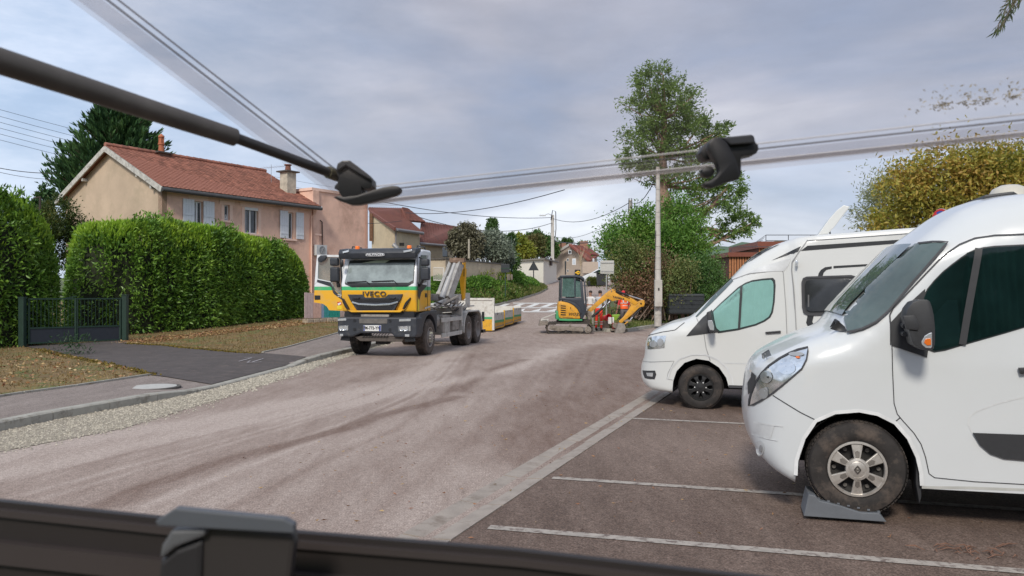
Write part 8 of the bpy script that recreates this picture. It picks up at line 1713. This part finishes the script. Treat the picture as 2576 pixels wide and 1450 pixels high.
MB().cyl(ns + ax * .017, ns + ax * .021, nr * .78, 28).ob('blue_field', M('sign_blue', (.03, .07, .40), .4), t); sx_ = ax.cross(Vector((0, 0, 1))).normalized(); MB().beam(ns + ax * .023 + (sx_ + Vector((0, 0, 1))).normalized() * nr * .8, ns + ax * .023 - (sx_ + Vector((0, 0, 1))).normalized() * nr * .8, .05, .006, up=ax).ob('red_bar', M('sign_red', (0, 0, 0)), t)
MB().cyl(Vector((ns.x, ns.y, 0)), Vector((ns.x, ns.y, ns.z)), .03, 8).ob('post', galv, t)
# wheelie bin and parked white car far off
wbn = at(*c4(1140, 600), 60); t = thing('wheelie_bin', 'dark wheeled bin standing at the far kerb right of the excavator cab', 'bin', wbn); MB().ext([wbn + Vector(v) for v in ((-.33, 0, 0), (.33, 0, 0), (.38, 0, .95), (-.38, 0, .95))], (0, .7, 0)).ob('bin', M('bin_dark', (.03, .03, .035), .5), t, bev=.03); MB().box(wbn + Vector((0, .3, 1.0)), (.86, .85, .09)).ob('lid', M('bin_dark', (0, 0, 0)), t, bev=.02)
cc_ = at(*c4(1130, 560), 78); t = thing('parked_car', 'white car parked far behind the sign post and the bin', 'car', cc_)
po = [(-1.9, .1), (-1.95, .55), (-1.5, .80), (-.95, 1.0), (-.35, 1.38), (.75, 1.42), (1.3, 1.05), (1.85, .95), (1.95, .55), (1.9, .1)]; MB().ext([cc_ + Vector((x, 0, z)) for x, z in po], (0, 1.7, 0)).ob('body', vwhite, t, bev=.08, smooth=True)
MB().ext([cc_ + Vector((x, -.01, z)) for x, z in ((-.85, .98), (-.32, 1.28), (.70, 1.32), (1.1, 1.02))], (0, .02, 0)).ob('windows', vglass, t)
for s_ in (-1.2, 1.2): MB().cyl(cc_ + Vector((s_, -.02, .3)), cc_ + Vector((s_, .2, .3)), .31, 16).ob('wheel', rub, t)
# grass island right of the excavator cab
tag(npmesh('grass', leaves(np.array([tuple(at(c4(1010, 0)[0] + random.uniform(-13, 22), c4(0, 605)[1] - random.random() ** 2 * 14, 64)) for _ in range(2600)]), np.tile([[0, 0, 1.]], (2600, 1)), .34, .25, .1, .5), 4, gr_m), kind='stuff')
# gate
gA, gB = grd(62, 874), grd(313, 858); gA.z = zt(gA.x, gA.y); gB.z = zt(gB.x, gB.y)
gt = thing('metal_gate', 'dark green double metal gate with thin bars over slate panels at the driveway', 'gate', gA.lerp(gB, .5)); d_ = (gB - gA); d_.z = 0; Lg = d_.length; u_ = d_ / Lg
H = 1.42
for j, (s0, s1) in enumerate(((.04, .49), (.505, .955))):
    a = gA + u_ * Lg * s0; b = gA + u_ * Lg * s1; a.z = b.z = (gA.z + gB.z) / 2 + .05; Z = lambda h: Vector((0, 0, h))
    MB().beam(a + Z(H), b + Z(H), .045).ob('top_rail', gb, gt); MB().beam(a + Z(.50), b + Z(.50), .045).ob('mid_rail', gb, gt); MB().beam(a + Z(.03), b + Z(.03), .045).ob('bottom_rail', gb, gt)
    for e_ in (a, b): MB().beam(e_, e_ + Z(H + .02), .05).ob('stile', gb, gt)
    MB().beam(a.lerp(b, .5) + Z(.27), b.lerp(a, .5) + Z(.27) + u_ * .01, .01); MB().ext([a + Z(.05), b + Z(.05), b + Z(.48), a + Z(.48)], Vector((-u_.y, u_.x, 0)) * .02).ob('panel', gpn, gt)
    for k in range(1, 12): p = a.lerp(b, k / 12); MB().tube([p + Z(.5), p + Z(H)], .009, 6).ob('bar', gb, gt)
MB().beam(gA + u_ * Lg * .35 + Vector((0, 0, H + .08)), gA + u_ * Lg * .50 + Vector((0, 0, H + .17)), .03).ob('bracket', gb, gt)
for nm, p, lb in (('a', gA - u_ * .06, 'dark green gate post at the left end of the gate, below the dark hedge'), ('b', gB + u_ * .02, 'thick green gate post between the gate and the long hedge')):
    t = thing('gate_post', lb, 'post', p); MB().beam(p, p + Vector((0, 0, 1.55)), .17, .17).ob('post', gb, t, bev=.015); MB().box(p + Vector((0, 0, 1.56)), (.2, .2, .03)).ob('cap', gb, t)
# weed by the gate
wp = grd(185, 893); npw = 260; tag(npmesh('weed', leaves(np.array([tuple(wp + Vector((random.gauss(0, .28), random.gauss(0, .1), random.random() * .55))) for _ in range(npw)]), np.tile([[0, 0, .5]], (npw, 1)), .13, .2, .1, .7), 4, leafmat('weed_leaf', [(.03, .07, .03), (.06, .12, .05)])), kind='stuff')
# old pole top in the left hedge
pp_ = at(100, 590, 29); t = thing('old_post', 'short dark post with a crossbar above the left hedge', 'post', pp_); MB().tube([pp_, at(101, 497, 29)], .04, 6).tube([at(84, 499, 29), at(103, 496, 29)], .03, 6).ob('post', M('old_wood', (.05, .04, .03), .9), t)
# overhead wires
wm_ = M('wire_dark', (.06, .06, .07), .6)
def wire(p, label, r=.03, group=None):
    a, b = Vector(p[0]), Vector(p[-1]); o = MB().tube(p, r, 5).ob('overhead_wire', wm_, None); return tag(o, label, 'wire', group)
def sagw(a, b, s, n=12): return [a.lerp(b, k / n) + Vector((0, 0, -s * 4 * (k / n) * (1 - k / n))) for k in range(n + 1)]
wire(sagw(at(960, 508, 62), pt1 + Vector((0, 0, -.3)), .5), 'overhead wire running from behind the cream building to the lamp pole', .03)
wire(sagw(at(1000, 528, 60), pt1 + Vector((0, 0, -.9)), 1.3), 'lower sagging overhead wire ending at the lamp pole', .03)
wire(sagw(at(1010, 535, 60), at(1420, 478, 40), .5), 'overhead wire climbing from the brown roofs towards the awning window', .024)
wire(sagw(pt1 + Vector((0, 0, -.4)), pt2 + Vector((0, 0, -.2)), .9), 'overhead wire between the two concrete utility poles', .028)
wire(sagw(pt2 + Vector((0, 0, -.1)), lp0 + Vector((0, 0, hh * .96)), .7), 'short overhead wire from the second utility pole to the lamp post', .024)
wire(sagw(pt1 + Vector((.3, 0, -3)), at(1502, 608, 75), .2), 'dark service cable dropping from the lamp pole to the thicket', .05)
wire(sagw(pt2 + Vector((-.6, 0, -1.25)), at(1395, 596, 100), .8), 'thin wire from the cross arm towards the beige house', .02)
wire(sagw(at(770, 548, 44), at(1010, 556, 50), .25), 'cable strung across the pink annex wall', .016)
gl_ = 'faint power lines behind the house'
for k, (y0, y1) in enumerate(((268, 490), (285, 506), (300, 518), (315, 528), (330, 540), (345, 552))):
    wire(sagw(at(-60, y0 - 8, 60), at(1000, y1, 150), 1.2, 16), 'faint thin power line crossing the sky behind the pink house', .017, gl_)
wire(sagw(at(-40, 415, 30), at(140, 436, 36), .1), 'darker wire at the left edge above the dark hedge', .016); wire(sagw(at(-40, 424, 30), at(140, 452, 36), .1), 'second fainter wire left of the conifer, just under the darker one', .010)
# ------------------------------------------------------------------ the vehicle we look out of: open awning window, stay, latches, sill rail
def clearmat(name, tint, fac, dcol, rough=.3):
    m = bpy.data.materials.new(name); m.use_nodes = True; t = m.node_tree; N = t.nodes; L = t.links; N.clear()
    o = N.new('ShaderNodeOutputMaterial'); tr = N.new('ShaderNodeBsdfTransparent'); tr.inputs[0].default_value = (*tint, 1); d = N.new('ShaderNodeBsdfPrincipled'); d.inputs['Base Color'].default_value = (*dcol, 1); d.inputs['Roughness'].default_value = rough
    tcn = N.new('ShaderNodeTexCoord'); nz = N.new('ShaderNodeTexNoise'); nz.inputs['Scale'].default_value = 3; nz.inputs['Detail'].default_value = 6; L.new(tcn.outputs['Object'], nz.inputs[0]); mr = N.new('ShaderNodeMapRange'); mr.inputs[1].default_value = .3; mr.inputs[2].default_value = .8; mr.inputs[3].default_value = fac * .7; mr.inputs[4].default_value = fac * 1.5; L.new(nz.outputs[0], mr.inputs[0])
    ms = N.new('ShaderNodeMixShader'); L.new(mr.outputs[0], ms.inputs[0]); L.new(tr.outputs[0], ms.inputs[1]); L.new(d.outputs[0], ms.inputs[2]); L.new(ms.outputs[0], o.inputs[0]); return m
acr = clearmat('acrylic_pane', (.96, .94, .93), .055, (.72, .70, .74)); acr_e = clearmat('acrylic_bevel', (.96, .95, .95), .10, (.9, .89, .89)); acr_d = clearmat('acrylic_dark_line', (.72, .71, .71), .25, (.30, .30, .31)); acr_w = clearmat('acrylic_edge_highlight', (.97, .97, .97), .5, (1, 1, 1)); acr_l = clearmat('acrylic_light_line', (.97, .97, .97), .35, (.92, .92, .92))
Aw = at(885, 524, 1.0); Bw = at(2576, 352, .74); dW = (Bw - Aw); Cw = at(172, -12, .76) ; dU = (Cw - Aw)
Bw2 = Aw + dW * 1.6; Cw2 = Aw + dU * 1.9; wn = dW.cross(dU).normalized(); wn = -wn if wn.y > 0 else wn
aw = thing('awning_window', 'open clear acrylic camper window hinged overhead with black catches along its lower edge', 'window', Aw)
e1, e2 = dW.normalized(), dU.normalized()
def WQd(s0, t0, s1, t1): return [Aw + e1 * s + e2 * t for s, t in ((s0, t0), (s1, t0), (s1, t1), (s0, t1))]
LW, LU = (Bw2 - Aw).length, (Cw2 - Aw).length
MB().ext([Aw, Bw2, Bw2 + (Cw2 - Aw), Cw2], wn * .004).ob('pane', acr, aw)
def bandq(name, s0, t0, s1, t1, mat, off): q = WQd(s0, t0, s1, t1); MB().ext([p - wn * off for p in q], -wn * .0012).ob(name, mat, aw)
bandq('bottom_bevel', .0, .0, LW, .022, acr_e, .002); bandq('side_bevel', .0, .024, .024, LU, acr_e, .002)
bandq('bottom_bead', .02, .0225, LW, .0245, acr_d, .0045); bandq('bottom_bead', .02, .031, LW, .033, acr_l, .0045); bandq('side_bead', .0245, .03, .0275, LU, acr_d, .0045); bandq('side_bead', .036, .03, .038, LU, acr_d, .0045); bandq('bottom_edge_highlight', .0, -.001, LW, .006, acr_w, .0045)  # last strip: highlight on the pane's lower edge, painted in white
dbp = []  # brown flecks added on the pane to imitate the autumn tree's reflection
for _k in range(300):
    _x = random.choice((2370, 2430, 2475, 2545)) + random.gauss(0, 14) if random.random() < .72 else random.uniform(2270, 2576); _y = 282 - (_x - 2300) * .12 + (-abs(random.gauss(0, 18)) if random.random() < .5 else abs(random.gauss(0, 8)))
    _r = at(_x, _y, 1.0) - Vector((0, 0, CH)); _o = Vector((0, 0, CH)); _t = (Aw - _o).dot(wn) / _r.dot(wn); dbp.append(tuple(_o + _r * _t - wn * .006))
dbp = np.array(dbp); tag(npmesh('tree_reflection_flecks', leaves(dbp, np.tile([list(e1)], (len(dbp), 1)), .0038, .35, .05, .9), 4, leafmat('reflection_fleck', [(.30, .24, .14), (.42, .36, .22), (.52, .46, .32)], patch=9), aw), kind='stuff')
# left corner catch, right latch, stay arm
bl_ = M('catch_black', (.012, .012, .014), .45, var=.1); nylon = M('catch_dark_grey', (.035, .037, .043), .4)
def W3(fn, pts, Y): return [at(*fn(*p), Y) for p in pts]
cW = crop(1200, 580, 4.2933); cX = crop(2700, 480, 4.532)
kt = thing('window_catch', 'black plastic corner catch with a long lever where the stay meets the window', 'latch', at(890, 460, .97))
MB().ext(W3(cW, [(620, 310), (700, 260), (830, 255), (960, 350), (1130, 480), (1210, 570), (1215, 690), (1170, 735), (1060, 745), (1030, 700), (1040, 830), (960, 900), (830, 960), (720, 900), (650, 820), (640, 770), (570, 740), (570, 690), (620, 640), (640, 560), (590, 430)], .94), (0, .03, 0)).ob('body', bl_, kt, bev=.004, smooth=True)
MB().ext(W3(cW, [(700, 262), (830, 256), (960, 352), (1130, 482), (1205, 560), (1195, 590), (1060, 520), (860, 400), (760, 340), (640, 420), (600, 430), (625, 320)], .934), (0, .006, 0)).ob('cover', nylon, kt, bev=.002)
MB().ext(W3(cW, [(540, 885), (640, 855), (720, 880), (960, 850), (1200, 770), (1400, 710), (1560, 685), (1660, 695), (1715, 740), (1700, 800), (1620, 850), (1400, 910), (1200, 965), (1000, 1010), (860, 1015), (760, 980), (640, 940)], .92), (0, .014, 0)).ob('lever', bl_, kt, bev=.005, smooth=True)
MB().ext(W3(cX, [(560, 400), (640, 320), (760, 300), (860, 360), (920, 440), (1080, 720), (1150, 980), (1110, 1060), (900, 1110), (760, 1180), (620, 1215), (520, 1200), (470, 1130), (620, 1080), (740, 940), (720, 780), (620, 640), (560, 520)], .80), (0, .014, 0)).ob('x', bl_, None)
bpy.data.objects.remove(bpy.data.objects['x'])
kl = thing('window_latch', 'black turn latch on the lower edge of the open window in front of the tree', 'latch', at(1835, 400, .82))
MB().ext(W3(cX, [(500, 420), (620, 330), (880, 300), (1330, 255), (1380, 280), (1410, 400), (1460, 450), (1465, 530), (1420, 600), (1300, 630), (1150, 650), (1150, 980), (1130, 1010), (1060, 900), (960, 700), (640, 700), (520, 715), (450, 660), (420, 560)], .765), (0, .022, 0)).ob('body', bl_, kl, bev=.004, smooth=True)
MB().ext(W3(cX, [(800, 310), (1330, 258), (1375, 285), (1405, 405), (960, 440)], .758), (0, .006, 0)).ob('cover', nylon, kl, bev=.002)
MB().ext(W3(cX, [(560, 400), (640, 320), (760, 300), (860, 360), (920, 440), (1060, 700), (1150, 980), (1110, 1060), (900, 1110), (740, 1180), (620, 1215), (500, 1190), (470, 1120), (600, 1080), (700, 1010), (760, 920), (730, 790), (640, 660), (570, 520)], .742), (0, .014, 0)).ob('handle', bl_, kl, bev=.005, smooth=True)
MB().ext(W3(cX, [(430, 870), (620, 820), (700, 900), (640, 1020), (500, 1020), (450, 960)], .752), (0, .014, 0)).ob('hook', bl_, kl, bev=.004, smooth=True)
st = thing('window_stay', 'grey telescopic stay rod slanting across the upper left to the window corner', 'stay rod', at(300, 240, .75))
s0, s1, s2 = at(-130, 112, .62), at(590, 346, .83), at(842, 440, .96); gm_ = M('stay_grey', (.085, .078, .072), .5, var=.08, scale=20, dirt=((.14, .13, .12), 15, .5, .8)); MB().tube([s0, s1], [.0115, .0095], 20).ob('outer_tube', gm_, st, smooth=True)
MB().tube([s1 - (s1 - s0).normalized() * .004, s2], .0058, 16).ob('inner_rod', M('stay_dark', (.045, .042, .04), .45, var=.15), st, smooth=True); MB().tube([s2 - (s2 - s1).normalized() * .012, s2 + (s2 - s1).normalized() * .003], .0075, 14).ob('collar', M('brass_dull', (.16, .15, .09), .45, metal=.5), st, smooth=True)
MB().tube([s2, at(872, 452, .97)], .007, 10).ob('eye', bl_, st)
# sill rail of our own window, close to the lens
rl_ = thing('window_sill_rail', 'dark ribbed window frame rail with a grey catch block at the bottom of the picture', 'window frame', at(1288, 1430, .40))
rm1 = M('sill_dark', (.018, .013, .012), .55, var=.1); rm2 = M('sill_mid', (.036, .027, .025), .6); a0 = Vector((-.48, .60, CH)); 
ra = at(-200, 1242, .50); rb = at(2200, 1466, .40); rbx = at(3200, 1560, .36)
def railband(name, dy0, dy1, prot, mat):
    pa, pb = [], []
    for (px, py, Y) in ((-300, 1232, .52), (0, 1262, .50), (735, 1340, .465), (1300, 1386, .44), (1800, 1444, .42), (2400, 1508, .40), (3000, 1570, .375)):
        k = Y / F; p = at(px, py, Y); pa.append(p + Vector((0, -prot, -dy0 * k))); pb.append(p + Vector((0, -prot, -dy1 * k)))
    V_ = []; 
    for p, q in zip(pa, pb): V_ += [p, q, q + Vector((0, .006 + prot, 0)), p + Vector((0, .006 + prot, 0))]
    fs = [(4 * i + j, 4 * i + (j + 1) % 4, 4 * i + 4 + (j + 1) % 4, 4 * i + 4 + j) for i in range(len(pa) - 1) for j in range(4)] + [(0, 1, 2, 3), (4 * len(pa) - 4, 4 * len(pa) - 3, 4 * len(pa) - 2, 4 * len(pa) - 1)]
    return mk(name, V_, fs, mat, rl_)
railband('rail', 0, 260, 0, rm1); railband('rib', 16, 34, .004, rm2); railband('rib', 96, 150, .006, rm2)
b4 = [at(*p, .43) for p in ((388, 1310), (440, 1282), (738, 1322), (742, 1360), (725, 1470), (500, 1500), (392, 1470))]; ck = MB().ext([at(*p, .42) for p in ((500, 1310), (738, 1340), (742, 1366), (722, 1520), (500, 1520))], (0, .01, 0)).ob('catch_block', M('block_grey_brown', (.030, .025, .024), .5), rl_, bev=.003)
MB().ext([at(390, 1312, .412), at(440, 1279, .412), at(715, 1306, .412), at(740, 1320, .412), at(740, 1343, .412), at(395, 1324, .412)], (0, .006, 0)).ob('catch_top', M('block_blue_grey', (.085, .092, .105), .45), rl_, bev=.001)
MB().ext([at(*p, .415) for p in ((430, 1335), (520, 1330), (515, 1350), (440, 1378), (400, 1410), (405, 1375))], (0, .02, 0)).ob('catch_tongue', M('block_grey', (.10, .102, .108), .45), rl_, bev=.002); MB().ext([at(*p, .418) for p in ((400, 1412), (440, 1382), (512, 1355), (505, 1520), (395, 1520))], (0, .03, 0)).ob('catch_side', M('block_dark', (.02, .018, .02), .5), rl_, bev=.003)

# the wooded edge behind the camera, which the paint and glass reflect
_n = 9000; _p = np.c_[rng.uniform(-30, 34, _n), rng.normal(-24, 2.0, _n), rng.random(_n) ** .8 * 9 + .2]; _p[:, 2] *= .75 + .25 * np.sin(_p[:, 0] * .6)
npmesh('treeline', leaves(_p, rng.normal(0, 1, (_n, 3)), 1.5, .6, .2, .8), 4, leafmat('treeline_leaf', [(.04, .09, .02), (.08, .15, .03)], patch=.3), kind='stuff')
